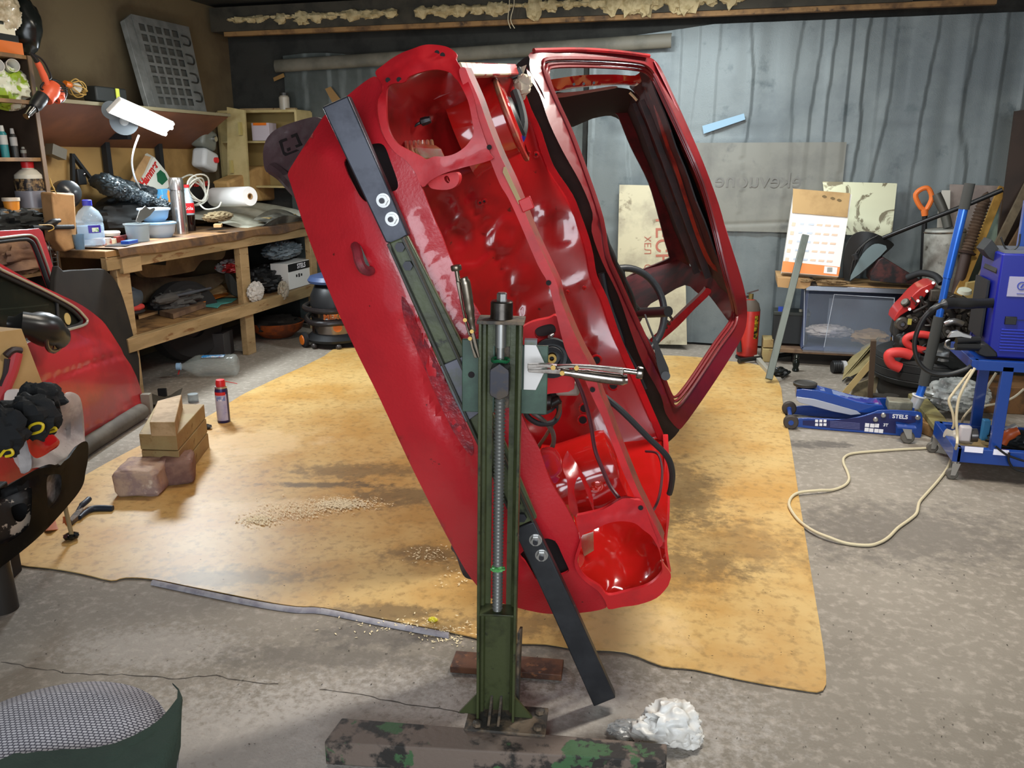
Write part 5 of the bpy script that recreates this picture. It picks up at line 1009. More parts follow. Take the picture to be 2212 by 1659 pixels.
solo(G().tube([pa(500, 386, -3.915), pa(504, 394, -3.912), pa(514, 394, -3.912), pa(524, 387, -3.914)], .004, 6, sm=3), 'bag_handle', M('dark_handle', '3c3026', .7), 'torn dark handle of the kraft bag', 'handle') if 0 else None
solo(G().blob(pa(470, 468, -3.66)+UP*.0, (.06, .16, .035), .5, 31, 24, 14, ridge=True), 'work_gloves', M('dirty_glove', '8a7a5c', .85, bump=.5), 'dirty beige work gloves lying at the bench edge right of the cola bottle', 'gloves')
solo(G().box(pa(471, 487, -3.50)+UP*0, (.05, .10, .02), rz(.5)), 'cardboard_scrap', card, 'small torn cardboard scrap beside the work gloves', 'cardboard')
solo(G().box(pa(600, 470, -3.55)+UP*(-.0), (.10, .45, .03), rz(.05)), 'insulation_batt', M('straw_batt', 'a08c5c', .9, c2='8a7648', sc=25, bump=.8), 'ragged straw coloured strip at the far bench edge', 'insulation')
# triangular bracket and things hanging on the tan board
tr_ = thing('angle_bracket', 'black triangular bracket leaning on the tan wall board', 'bracket', pa(165, 420, -4.18))
Q = lambda x, y: pa(x, y, -4.18)
G().beam(Q(156, 332), Q(158, 420), .025, .02).build('bracket_bar', M('black_steel', ''), tr_); G().beam(Q(156, 334), Q(208, 402), .025, .02).build('bracket_bar', M('black_steel', ''), tr_)
G().box(Q(175, 382), (.02, .07, .10)).build('padlock_plate', M('black_steel', ''), tr_, bevel=.004)
G().blob(Q(178, 376)+X3*.015, (.01, .01, .012), .0, 0, 12, 8).build('bolt', chrome, tr_)
solo(G().box(Q(112, 328)+X3*.03, (.06, .12, .07), (X3, Vector((0, .9, -.3)), Vector((0, .3, .9)))), 'wall_clamp', M('grey_clamp', '605c50', .5), 'grey metal clamp fixed on the tan board next to the shelf unit', 'clamp')
# canisters and cabinet
for (px, py, lb, cm, s) in ((440, 300, 'upper grey plastic canister hanging on the wall above the other', '6c7068', 1), (443, 346, 'lower white plastic canister hanging below the grey one', 'c0c4c4', 1)):
    p = pa(px, py, -4.12); t = thing('canister', lb, 'canister', p-UP*.09)
    G().box(p, (.13, .19, .155), (X3, Vector((0, .95, -.3)), Vector((0, .3, .95)))).build('canister_body', M('cn'+cm, cm, .4), t, bevel=.03, seg=3)
    G().lathe([(0, 0), (.022, 0), (.022, .02), (0, .022)], p+X3*.065+Vector((0, .04, .0)), X3, 16).build('cap', M('cap_red', '') if py > 320 else chrome, t)
cbn = thing('wall_cabinet', 'open cream wall cabinet in the far left corner', 'wall cabinet', (-3.9, 6.35, 1.2))
cdt([(490, 231), (528, 238), (538, 420), (492, 420)], [], BY(6.16), (0, .02, 0)).build('cabinet_door', cream, cbn, sm=0)
G().box((-3.86, 6.46, 1.80), (.72, .26, .02)).build('cabinet_top', cream, cbn)
G().box((-3.86, 6.58, 1.5), (.72, .02, .6)).build('cabinet_back', M('cabinet_inner', '8c7848', .6), cbn)
G().box((-3.50, 6.45, 1.5), (.02, .26, .6)).build('cabinet_side', cream, cbn); G().box((-4.215, 6.45, 1.5), (.02, .26, .6)).build('cabinet_side', cream, cbn)
G().box((-3.86, 6.46, 1.56), (.70, .24, .016)).build('cabinet_shelf', cream, cbn); G().box((-3.86, 6.46, 1.2), (.70, .24, .016)).build('cabinet_floor', cream, cbn)
for y in (278, 360): G().box(pb(519, y, 6.14) if y < 300 else pb(500, y, 6.14), (.02, .03, .10)).build('door_cleat', M('cleat_yellow', 'a89a60', .5), cbn)
cx1 = thing('small_carton', 'small white and orange carton inside the open wall cabinet', 'carton', (-3.82, 6.45, 1.57))
G().box((-3.84, 6.40, 1.64), (.16, .12, .14)).build('carton_body', M('carton_greyish', 'b8b0b8', .5), cx1, bevel=.002); G().box((-3.84, 6.336, 1.70), (.12, .004, .02)).build('orange_band', orange, cx1)
jr = Vector((-3.66, 6.44, 1.811))
jt = thing('glass_jar', 'glass jar with white label standing on top of the wall cabinet', 'jar', jr)
G().lathe([(0, 0), (.042, 0), (.042, .10), (.03, .115), (0, .115)], jr, UP, 22).build('jar_body', M('jar_pale', 'a8a090', .3), jt); G().lathe([(0, .113), (.034, .113), (.034, .135), (0, .137)], jr, UP, 20).build('lid', M('lid_dark', '2c2c28', .4), jt)
solo(G().box((-3.80, 6.42, 1.82), (.5, .04, .014), rz(.04)), 'wooden_lath', wood, 'narrow wooden lath lying on top of the wall cabinet', 'lath')
# ------------------------------------------------------------------ things on the lower shelf
zs = .39
st_ = thing('seat_shell', 'brown seat back shell with a black square patch lying under the workbench', 'seat shell', (-3.95, 5.1, zs))
SX = lambda x, y: pa(x, y, -3.86)
shp = [(300, 560), (305, 540), (330, 528), (400, 530), (452, 524), (478, 522), (488, 535), (480, 560), (440, 562), (424, 580), (410, 588), (330, 600), (305, 592), (297, 575)]
cdt(catmull(shp, 3), [], SX, (-.05, 0, 0)).build('shell', M('brown_fabric_board', '7c6848', .8, c2='66543a', sc=5), st_, bevel=.004)
G().prism([SX(x, y)+X3*.004 for x, y in [(325, 558), (358, 559), (356, 573), (323, 571)]], X3*.004).build('black_patch', M('patch_black', '141412', .8), st_)
solo(cdt(catmull([(255, 600), (300, 596), (400, 600), (470, 590), (480, 610), (420, 640), (300, 655), (262, 650)], 3), [], WX(-4.0), (-.04, 0, 0)), 'brown_panel', M('brown_felt', '584834', .9, c2='443826', sc=5), 'dark brown felt panel leaning behind the seat shell', 'panel')
sh = thing('trainer_shoe', 'dark grey trainer shoe with red sole on the lower bench shelf', 'shoe', pa(285, 680, -3.66))
G().blob(pa(283, 645, -3.66), (.05, .09, .07), .15, 2, 24, 16).build('shoe_upper', M('shoe_grey', '3c444c', .7), sh)
G().blob(pa(288, 664, -3.66), (.052, .085, .028), .08, 3, 24, 10).build('shoe_midsole', M('shoe_coral', 'b83c38', .5), sh)
G().blob(pa(290, 674, -3.66), (.05, .08, .022), .08, 4, 24, 10).build('shoe_sole', M('sole_dark', '1c1816', .7), sh)
solo(G().blob(Vector((-3.80, 5.02, zs+.07)), (.12, .22, .07), .45, 14, 30, 18, ridge=True).blob(pa(360, 645, -3.70), (.04, .12, .035), .15, 3), 'grey_trousers', M('grey_cloth', '4c4a46', .9, bump=.3), 'bundled grey cloth between the shoe and the torque bar', 'cloth')
solo(G().tube([pa(365, 642, -3.68), pa(412, 632, -3.68), pa(455, 622, -3.68)], [.010, .010, .015, .010, .008, .008], 12, sm=3), 'torque_bar', M('grey_bar', '6c7078', .35, m=.6), 'slim grey steel bar lying on the lower bench shelf', 'steel bar')
def shelfpoly(pts, h, name, mt, label, cat, z=zs, bevel=.0015): 
    return solo(G().prism([fl(x, y, z) for x, y in pts], UP*h), name, mt, label, cat, bevel=bevel)
shelfpoly([(295, 672), (360, 650), (478, 618), (490, 632), (400, 660), (300, 690)], .02, 'cardboard_sheet', card, 'flat brown cardboard sheet on the lower bench shelf', 'cardboard')
shelfpoly([(345, 682), (430, 660), (445, 664), (375, 689)], .035, 'plank_offcut', M('grey_brown_wood', '745c44', .7, c2='5a4434', sc=8), 'short worn plank at the edge of the lower shelf', 'plank', z=zs)
shelfpoly([(418, 656), (455, 640), (492, 634), (494, 638), (460, 648), (422, 660)], .008, 'hacksaw', M('saw_orange', 'c06c24', .4), 'narrow orange saw lying on the cardboard sheet', 'saw', z=zs+.024)
shelfpoly([(440, 663), (468, 648), (490, 644), (512, 646), (500, 654), (478, 658), (470, 666), (455, 664)], .006, 'teal_bracket', M('teal_paint', '4c9088', .5), 'flat teal metal bracket on the lower shelf edge', 'bracket')
solo(cdt(catmull([(488, 592), (500, 594), (512, 612), (528, 634), (536, 640), (516, 642), (498, 630)], 3), [], WX(-3.66), (-.012, 0, 0)), 'plastic_strip', M('dark_grey_strip', '34322e', .5), 'bent dark grey strip leaning by the bench leg', 'strip')
solo(G().blob(pa(500, 575, -3.9), (.10, .14, .05), .6, 9, 28, 18, ridge=True), 'red_white_bag', M('red_white_film', 'a8a09c', .3, c2='a02828', sc=7, lo=.5, hi=.53), 'crumpled red and white plastic bag left of the far bench leg', 'bag')
solo(G().blob(pa(560, 618, -3.7)+UP*.03, (.16, .22, .10), .5, 17, 32, 20, ridge=True).blob(pa(575, 585, -3.75), (.1, .12, .06), .5, 7, ridge=True), 'black_bag', M('black_bag', '141414', .5, bump=.3, bs=20), 'crumpled black bag behind the far bench leg', 'bag')
solo(G().blob(pa(552, 630, -3.46), (.03, .10, .07), .5, 23, 20, 14, ridge=True), 'white_rag', M('white_rag', 'b4b0aa', .8), 'white rag hanging over the lower shelf edge at the bench leg', 'rag')
solo(G().blob(pa(612, 628, -3.45), (.03, .06, .07), .6, 29, 20, 14, ridge=True), 'dirty_rag', M('dirty_rag', '8c8474', .9), 'small dirty rag hanging below the white printed carton', 'rag')
sbx = thing('printed_carton', 'white printed carton with a black band on the lower bench shelf', 'carton', pa(640, 612, -3.5))
y0_, y1_ = pa(622, 580, -3.5).y, pa(682, 580, -3.5).y
G().box((-3.58, (y0_+y1_)/2, zs+.105), (.16, y1_-y0_, .21)).build('carton_body', M('carton_offwhite', 'c8c8c4', .5), sbx, bevel=.002)
G().box((-3.499, (y0_+y1_)/2, zs+.175), (.003, y1_-y0_-.002, .062)).build('black_band', M('band_black', '161616', .4), sbx)
text('lettering', 'STELS', .055, (-3.496, (y0_+y1_)/2-.02, zs+.175), (0, 1, 0), UP, txtw, sbx, bold=.001)
for k in range(3): G().box((-3.4985, y0_+.13+k*.04, zs+.10), (.002, .022, .02+.01*(k % 2))).build('small_print', txtk, sbx)
solo(G().blob(pa(610, 540, -3.62), (.11, .24, .07), .5, 41, 34, 22, ridge=True, fr=2.6), 'grey_plastic_bag', M('slate_film', '566066', .35, c2='6c767c', sc=8), 'slate grey crumpled plastic bag lying on the white carton', 'bag')
solo(G().lathe([(0, 0), (.14, 0), (.15, .10), (.155, .10), (.155, .115), (0, .115)], pa(590, 522, -3.95), UP, 30), 'round_tub', M('greyish_tub', '8c8c90', .4), 'whitish round tub at the back under the far end of the bench', 'tub')
# ------------------------------------------------------------------ under and before the bench
vc = thing('vacuum_cleaner', 'steel and black drum vacuum cleaner beside the bench', 'vacuum cleaner', fl(705, 742, 0))
v0 = Vector((-3.02, 5.86, 0)); 
G().lathe([(0, .10), (.17, .10), (.175, .12), (.175, .30), (.165, .31), (0, .31)], v0, UP, 36).build('steel_drum', M('polished_steel', '8c8480', .2, m=.95), vc)
G().lathe([(.165, .31), (.178, .32), (.175, .40), (.13, .50), (.08, .54), (0, .54)], v0, UP, 36).build('motor_head', M('black_plastic', ''), vc)
G().lathe([(.13, .50), (.18, .50), (.19, .52), (.17, .55), (.06, .58), (0, .58)], v0, UP, 36).build('lid', M('slate_blue_lid', '3c4c70', .4), vc)
G().lathe([(0, .05), (.22, .05), (.23, .07), (.18, .11), (0, .11)], v0, UP, 36).build('wheel_base', black, vc)
dvv = (EYE-v0); dvv.z = 0; dvv.normalize(); rv = UP.cross(dvv)
for s_, r_ in ((-1, .06), (1, .06)):
    c_ = v0+rv*(s_*.22)+dvv*.04+UP*r_; a_ = (rv*s_+dvv*.5).normalized()
    w_ = G().lathe([(0, 0), (r_*.7, 0), (r_, .008), (r_, .03), (r_*.7, .04), (0, .04)], c_, a_, 24).build('wheel', rubber, vc)
    G().lathe([(0, 0), (r_*.66, 0), (r_*.6, .006), (0, .006)], c_+a_*.04, a_, 20).build('wheel_disc', orange, w_)
G().lathe([(0, 0), (.035, 0), (.035, .006), (0, .006)], v0+dvv*.178+UP*.17+rv*.02, dvv, 24).build('drain_cap', orange, vc)
for a_ in (-.9, .1, .9):
    c_ = v0+(dvv*math.cos(a_)+rv*math.sin(a_))*.21+UP*.024
    G().blob(c_, (.024, .024, .024), 0, 0, 16, 10).build('castor', M('castor_dark', '34302e', .3), vc)
hp_ = []
for k in range(60): a = k*.23; hp_.append(v0+(dvv*math.cos(a)+rv*math.sin(a))*(.215+.01*math.sin(k))+UP*(.40-.0035*k+.02*math.sin(a)))
G().tube(hp_, .022, 10).build('suction_hose', M('hose_black', '201c1c', .3, bump=.2), vc)
text('lettering', 'MEKO', .06, v0+dvv*.178+UP*.255, rv, UP, M('orange_plastic', ''), vc, bold=.002)
ob = solo(G().lathe([(.0, .0), (.12, .01), (.20, .07), (.225, .13), (.215, .135), (.19, .08), (.11, .025), (0, .02)], Vector((-3.62, 6.0, 0)), UP, 36), 'orange_basin', M('dusty_orange', 'a04c18', .7, c2='6c3820', sc=9), 'dusty orange basin on the floor under the bench', 'basin')
solo(G().blob(Vector((-3.62, 6.0, .12)), (.19, .19, .06), .35, 5, 26, 14), 'sack_of_junk', M('dark_junk', '26221e', .9), 'dark bundle lying inside the orange basin', 'bundle')
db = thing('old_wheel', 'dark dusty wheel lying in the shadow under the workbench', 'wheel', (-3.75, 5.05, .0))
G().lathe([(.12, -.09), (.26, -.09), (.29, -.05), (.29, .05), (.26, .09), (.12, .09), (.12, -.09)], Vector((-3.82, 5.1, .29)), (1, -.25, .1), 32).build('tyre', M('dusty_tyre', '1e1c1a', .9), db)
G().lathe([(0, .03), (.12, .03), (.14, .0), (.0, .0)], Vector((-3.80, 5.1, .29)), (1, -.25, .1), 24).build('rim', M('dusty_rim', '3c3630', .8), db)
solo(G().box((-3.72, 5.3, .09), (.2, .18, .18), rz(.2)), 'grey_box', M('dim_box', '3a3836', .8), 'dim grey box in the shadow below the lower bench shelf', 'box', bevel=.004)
# bottle lying on the floor
pb5 = fl(448, 828, 0)
lbt = thing('lying_water_bottle', 'big empty clear water bottle lying on the floor by the bench', 'water bottle', pb5)
lbt.name = 'empty_bottle'
axb = (fl(515, 822, 0)-fl(392, 826, 0)).normalized(); kb_ = mpp(pb5); st0 = fl(392, 815, 0)+UP*(25*kb_)
pf = [(6, 0), (6.5, 6), (9, 10), (16, 22), (23, 34)]+[(24.5 if i % 2 else 23.4, 38+i*4) for i in range(20)]+[(23, 120), (16, 124), (0, 122)]
G().lathe([(r*kb_, h*kb_) for r, h in pf], st0, axb, 36).build('bottle_body', M('bottle_thin', 'c4d0cc', .06, al=.2), lbt)
G().lathe([(0, -8*kb_), (8*kb_, -8*kb_), (8*kb_, 1*kb_), (0, 1*kb_)], st0, axb, 18).build('cap', M('pale_blue_cap', '9cc0dc', .4), lbt)
G().tube([st0+UP*.02, st0+UP*.0-FWD*.02, st0-UP*.03-axb*.01, st0-UP*.055-axb*.02], .004, 6, sm=4).build('carry_strap', M('cap_red', ''), lbt)
lr = []
for i in range(9): a = -.25+i*.09; u_ = frame(axb)[1]; lr.append([st0+axb*(h*kb_)+(UP*math.cos(a)-FWD*math.sin(a+.3))*(24.9*kb_) for h in (52, 76, 100)])
G().loft(lr).build('label', M('label_blue_mix', '2c80c0', .4, c2='c8dce8', sc=25, c3='c03040', sc3=30), lbt)
# spray can
sc0 = fl(484, 911, .008); sp0 = thing('spray_can', 'blue and white spray can with red nozzle standing on the mat', 'spray can', sc0)
lp_(sc0, [(0, 0), (12.5, 0), (13.4, 2), (13.4, 70), (12, 76), (8, 79), (0, 79)], n=32).build('can_body', M('can_navy', '2c2a5c', .35, m=.3), sp0)
kc = mpp(sc0); dc = (EYE-sc0); dc.z = 0; dc.normalize(); rc = UP.cross(dc)
def wrap(a0, a1, h0, h1, name, mt, r=13.7, **k):
    G().loft([[sc0+(dc*math.cos(a)+rc*math.sin(a))*(r*kc)+UP*(h*kc) for a in [a0+(a1-a0)*i/12 for i in range(13)]] for h in (h0, h1)]).build(name, mt, sp0, **k)
wrap(-1.3, .75, 6, 64, 'label', M('label_lilac', 'b4b4cc', .4, c2='9a9cc4', sc=14)); wrap(-1.3, .6, 62, 69, 'label_band', M('cap_red', ''), 13.8); wrap(-.9, .5, 50, 60, 'label_picture', M('label_mountain', '6c80b8', .4, c2='e0e4f0', sc=40), 13.9)
lp_(sc0, [(0, 76), (12.6, 76), (12.6, 80), (0, 80)]).build('rim', zinc, sp0)
lp_(sc0, [(0, 79), (10, 79), (10, 88), (8.5, 94), (0, 95)]).build('spray_head', M('cap_red', ''), sp0)
G().tube([sc0+UP*(92*kc)+rc*(2*kc), sc0+UP*(84*kc)+rc*(34*kc)+dc*.02], .0018, 6).build('spray_straw', M('cap_red', ''), sp0)
# timber blocks and bricks
def block(top, h, zt_, label, mt=woodx, grp=None, name='timber_block'):
    P = [fl(x, y, zt_) for x, y in top]; return solo(G().prism(P, -UP*(h-.001)), name, mt, label, 'timber block', bevel=.003)
tb_ = [(300, 938), (338, 872), (441, 873), (381, 940)]
def scal(P, dx, dy): return [(x+dx, y+dy) for x, y in P]
hh = .075; T0 = .075*3+.004
base4 = [fl(x, y, T0) for x, y in tb_]
for k, lb in enumerate(('topmost of the three stacked wide timber blocks on the mat', 'middle one of the three stacked wide timber blocks', 'lowest of the three stacked wide timber blocks, on the mat')):
    off = Vector((.006*k, -.004*k, -hh*k)); solo(G().prism([p+off for p in base4], -UP*(hh-.002)), 'timber_block', woodx, lb, 'timber block', bevel=.003)
T1 = T0+.068
tp1 = [fl(x, y, T1) for x, y in [(323, 912), (340, 866), (376, 856), (392, 852), (378, 912)]]
sm_ = solo(G().prism(tp1, -UP*.066), 'timber_block', M('block_pink_end', 'b49870', .7, c2='94784c', sc=8), 'narrow timber block with a red painted end lying on the stack', 'timber block', bevel=.003)
def brickpx(c, w, d, h, rot, label, mt, seed, tilt=0):
    g = G().blob(c+UP*(h/2), (w/2*1.08, d/2*1.08, h/2*1.02), .09, seed, 40, 28, rz(rot), fr=2.5, sq=.28)
    return solo(g, 'brick', mt, label, 'brick', sm=60)
brickpx(fl(313, 1056, .006), .18, .19, .12, .30, 'pale chipped brick in front of the timber stack, the larger of two', brick, 3)
brickpx(fl(386, 1036, .006), .135, .15, .12, .55, 'reddish brown rounded brick close to the timber stack', M('brown_brick', '86685a', .9, c2='70544c', sc=12, bump=.8, bs=40), 8)
# small dark junk behind the blocks
solo(G().loft([[fl(310+i*12, 885-2*i, .01)+UP*(.02*math.sin(i)), fl(318+i*13, 868-2*i, .01)+UP*(.03+.02*math.cos(i))] for i in range(7)], th=(0, 0, .004)), 'rubber_flap', M('dark_brown_rubber', '3a3428', .8), 'crumpled dark rubber flap behind the timber stack', 'rubber')
solo(G().box(fl(352, 858, 0)+UP*.03, (.05, .02, .05), rz(.4)), 'hinge_plate', black, 'small black hinge plate with a hole behind the timber stack', 'hinge')
solo(G().lathe([(0, 0), (.03, 0), (.03, .05), (0, .05)], fl(418, 868, 0), UP, 20), 'plastic_beaker', M('cloudy_tub', ''), 'small cloudy beaker behind the timber stack', 'beaker')
solo(G().blob(fl(446, 926, .008)+UP*.012, (.03, .02, .014), .3, 4), 'stone_chip', M('dark_stone', '3c3c3c', .8), 'small dark stone at the right foot of the timber stack', 'stone')
# pliers on the mat
pl0 = thing('side_cutters', 'cutters with dark blue handles lying on the mat by the black bumper', 'cutters', fl(185, 1118, .006))
nvb = M('dark_blue_grip', '1c2838', .5)
G().tube([fl(172, 1118, .02), fl(186, 1106, .02), (fl(205, 1098, .02)), fl(244, 1098, .018)], [.008, .010, .013, .013, .012], 12, sm=4).build('grip', nvb, pl0)
G().tube([fl(168, 1105, .02), fl(174, 1094, .03), fl(186, 1084, .035), fl(192, 1078, .035)], [.008, .012, .012], 12, sm=4).build('grip', nvb, pl0)
G().prism([fl(x, y, .008) for x, y in [(150, 1130), (158, 1120), (176, 1102), (182, 1108), (172, 1122), (156, 1136)]], UP*.02).build('jaws', greasy, pl0, bevel=.003)
cs = thing('threaded_foot', 'upright threaded rod with a star knob standing by the black bumper', 'knob', fl(155, 1165, .006))
G().tube([fl(156, 1160, .02), fl(156, 1160, .02)+UP*.10-RGT*.008, fl(156, 1160, .02)+UP*.19-RGT*.012], .008, 10, sm=3).build('rod', M('dull_brass_strip', '8a7c5c', .5), cs)
g = G()
for k in range(6): g.cyl(fl(154, 1160, .018)+c2r(.016*math.cos(k*1.05), .016*math.sin(k*1.05)), fl(154, 1160, .018)+c2r(.022*math.cos(k*1.05), .022*math.sin(k*1.05), .012), .010, n=10)
g.blob(fl(154, 1160, .02), (.018, .018, .012), 0, 0, 14, 8); g.build('star_knob', blackg, cs)
solo(G().loft([[fl(95+i*9, 1148-i*1, .008+.012*math.sin(i)), fl(105+i*7, 1122-i*1, .012+.02*math.cos(i))] for i in range(7)], th=(0, 0, .003)), 'orange_flap', M('burnt_orange', '9a5020', .6), 'folded burnt orange mat scrap under the black bumper', 'mat scrap')
# ------------------------------------------------------------------ red doors
dbL, dbR = fl(182, 985, 0), fl(303, 893, 0)
dplane = pl3(dbL, dbR, dbL+UP*1.0+Vector((-.12, .05, 0)))
def dn(plane): return plane.n if plane.n.dot(EYE-plane.p) > 0 else -plane.n
dN = dn(dplane)
d1 = thing('detached_door', 'front red car door with a black mirror leaning beside the bench', 'car door', (dbL+dbR)/2)
redo = M('door_red', 'a8242a', .34, c2='8c2026', sc=3, coat=.4, bump=.04)
dout = [(-90, 520), (0, 569), (63, 605), (127, 635), (165, 653), (190, 668), (213, 686), (228, 701), (253, 739), (268, 767), (286, 812), (296, 850), (304, 872), (306, 888), (296, 900), (275, 916), (230, 938), (183, 960), (90, 1008), (0, 1055), (-90, 1100)]
dgl = [(-80, 545), (0, 583), (76, 619), (127, 645), (162, 666), (182, 686), (186, 694), (177, 703), (132, 716), (101, 724), (50, 742), (0, 757), (-80, 780)]
cr = creaseline([(-80, 880), (89, 822), (180, 790), (268, 763)], 5, .014); cr2 = creaseline([(-80, 1010), (110, 950), (185, 926), (300, 872)], 5, .014)
def dmap(x, y):
    b = .03*math.sin(min(1, max(0, (y-700+(x-100)*-.3)/230))*math.pi)
    return dplane(x, y)+dN*(b-cr(x, y)+cr2(x, y)*.9)
cdt(catmull(dout, 2), [catmull(dgl, 2)], dmap, -dN*.05, 7).build('door_skin', redo, d1, sm=45, bevel=.004)
G().tube([dplane(x, y)+dN*.006 for x, y in catmull(dgl, 4)], .007, 8, closed=True).build('window_trim', M('dull_chrome', 'b0aca0', .3, m=.6), d1)
G().tube([dplane(x, y)-dN*.006 for x, y in catmull([(x+(30-x)*.05, y+(690-y)*.07) for x, y in dgl], 4)], .009, 8, closed=True).build('window_seal', rubber, d1)
cdt(dgl, [], lambda x, y: dplane(x, y)-dN*.02, -dN*.004).build('window_glass', M('dusty_glass', ''), d1, sm=0)
G().tube([dplane(128, 648)-dN*.012, dplane(132, 714)-dN*.012], .008, 8).build('quarter_bar', rubber, d1)
G().lathe([(0, 0), (.03, 0), (.03, .003), (0, .003)], dplane(153, 688)-dN*.018, dN, 24).build('round_sticker', M('sticker_cream', 'b8a468', .6), d1)
G().box((dplane(250, 960)+dplane(300, 900))/2-dN*.02-UP*0, (.02, .02, .02)).build('edge_clip', zinc, d1) if 0 else None
G().prism([dplane(x, y)-dN*.052 for x, y in [(-90, 800), (180, 750), (260, 780), (290, 860), (290, 890), (180, 955), (-90, 1090)]], -dN*.03).build('inner_panel', M('inner_black', '1a1818', .7), d1)
m1 = dplane(60, 712)+dN*.08
mh = G().tube([dplane(2, 700)+dN*.03, dplane(14, 708)+dN*.10, dplane(42, 722)+dN*.13, dplane(66, 740)+dN*.13], [.03, .055, .07, .075, .06, .05], 18, sm=3).build('mirror_housing', M('mirror_black', '1e2020', .3), d1)
mc_ = dplane(48, 736)+dN*.15; mx_, my_, _ = frame((dN*.6+RGT*.5-UP*.25).normalized())
G().tube([mc_+mx_*(.085*math.cos(a))+my_*(.062*math.sin(a)) for a in [k*math.pi/16 for k in range(32)]], .010, 8, closed=True).build('mirror_rim', M('mirror_rim_grey', '4c4442', .2, m=.5), mh)
G().lathe([(0, 0), (.075, 0), (.06, .004), (0, .006)], mc_, frame((dN*.6+RGT*.5-UP*.25).normalized())[2], 24).build('mirror_glass', M('mirror_dark', '3c2c2c', .05, m=1), mh)
# second frame behind
pB = pl3(dplane(0, 900)-dN*.19, dplane(200, 900)-dN*.19, dplane(0, 500)-dN*.19)
nB = dn(pB)
d2 = thing('detached_door', 'rear red car door of which the upper window frame shows', 'car door', pB(40, 850))
o2_ = [(-110, 512), (0, 498), (60, 495), (84, 493), (92, 500), (110, 560), (124, 605), (140, 648), (150, 700), (150, 900), (60, 940), (-110, 960)]
h2_ = [(-100, 526), (0, 514), (55, 508), (70, 511), (80, 522), (95, 560), (108, 598), (121, 640), (100, 660), (-100, 660)]
cdt(o2_, [catmull(h2_, 2)], pB, -nB*.04, 20).build('door_skin', redo, d2, sm=45, bevel=.003)
G().tube([pB(x, y)+nB*.005 for x, y in catmull(h2_, 4)], .006, 8, closed=True).build('window_trim', M('dull_chrome', ''), d2)
G().tube([pB(x, y)-nB*.004 for x, y in catmull([(x-5, y+8) for x, y in h2_], 4)], .011, 8, closed=True).build('window_seal', rubber, d2)
# black curved panel
pC = pl3(dbL-dN*.10, dbR-dN*.10, dbL-dN*.15+UP)
bo_ = [(120, 600), (137, 585), (180, 582), (218, 580), (233, 587), (253, 610), (268, 648), (281, 693), (292, 725), (299, 752), (302, 800), (303, 850), (303, 905), (200, 905), (120, 905)]
solo(cdt(catmull(bo_, 2), [], pC, -dn(pC)*.03, 24), 'felt_panel', M('liner_black', '14120f', .85, c2='1e1a15', sc=4), 'tall black felt panel with rounded corner standing behind the red door', 'panel', bevel=.006)
# grey foam tube along the door bottom
solo(G().tube([fl(120, 1040, 0)+UP*.045, fl(180, 985, 0)+UP*.045+RGT*.01, fl(300, 905, 0)+UP*.045+RGT*.02], .045, 24, sm=4), 'foam_tube', M('grey_foam_tube', '5c564c', .8, c2='4a443c', sc=5), 'thick grey foam tube lying along the bottom of the red door', 'foam tube')
solo(G().box(fl(304, 905, 0)+UP*.06+FWD*.1, (.05, .04, .12), rz(.3)), 'metal_bracket', M('dull_zinc', '8c887c', .5), 'pale metal bracket standing at the corner of the red door', 'bracket')
# carton with red pipe picture in front of the door
pD = pl3(pd(0, 720, 2.75), pd(95, 870, 2.85), pd(0, 900, 2.7)); nD = dn(pD)
c9 = thing('printed_carton', 'tan carton with a red pipe printed on it at the left edge', 'carton', pd(20, 900, 2.75))
g = cdt([(-60, 725), (0, 716), (47, 710), (96, 838), (92, 905), (-60, 905)], [], pD, -nD*.18).build('carton_body', M('tan_carton', 'ac8c5c', .6, c2='a0814f', sc=3), c9, sm=0, bevel=.002)
G().tube([pD(34, 762)+nD*.002, pD(24, 800)+nD*.002, pD(10, 835)+nD*.002, pD(-8, 880)+nD*.002], .022, 10, sm=3).build('red_pipe_print', M('pipe_red', 'a83438', .4), c9)
G().tube([pD(8, 768)+nD*.01, pD(22, 756)+nD*.012, pD(40, 757)+nD*.012], .012, 8, sm=3).build('pipe_end_print', M('pipe_dark', '281c1e', .5), c9)
G().tube([pD(14, 775)+nD*.004, pD(10, 810)+nD*.004, pD(0, 835)+nD*.004], .010, 8, sm=3).build('pipe_shadow_print', M('pipe_dark', ''), c9)
# ------------------------------------------------------------------ black bumper with bracket, lamp, gloves
bm = thing('bumper', 'black car bumper with a white bracket and square fog lamp hole at the left edge', 'bumper', pd(60, 1200, 2.5)-UP*.05)
bc = [(-60, 1100, 2.25), (-60, 1250, 2.2), (0, 1058, 2.40), (72, 1017, 2.48), (110, 1008, 2.55), (139, 994, 2.62), (182, 971, 2.85), (176, 1040, 2.86), (139, 1098, 2.66), (95, 1147, 2.52), (0, 1225, 2.36), (60, 1080, 2.42)]
fog = [(90, 1050), (95, 1034), (112, 1025), (130, 1026), (133, 1040), (131, 1062), (118, 1085), (96, 1106), (92, 1090)]
grl = [(-60, 1120), (-20, 1092), (5, 1078), (40, 1063), (66, 1052), (69, 1075), (66, 1120), (55, 1145), (20, 1170), (0, 1176), (-60, 1200)]
bko = [(-60, 1095), (0, 1060), (40, 1036), (72, 1018), (95, 1010), (112, 1012), (125, 1010), (139, 996), (150, 980), (162, 965), (176, 959), (182, 968), (181, 1000), (176, 1026), (172, 1050), (160, 1072), (139, 1098), (95, 1147), (60, 1180), (29, 1205), (0, 1226), (-60, 1262)]
bkm = M('bumper_black', '060607', .55, ior=1.2, c2='0c0c0c', sc=8)
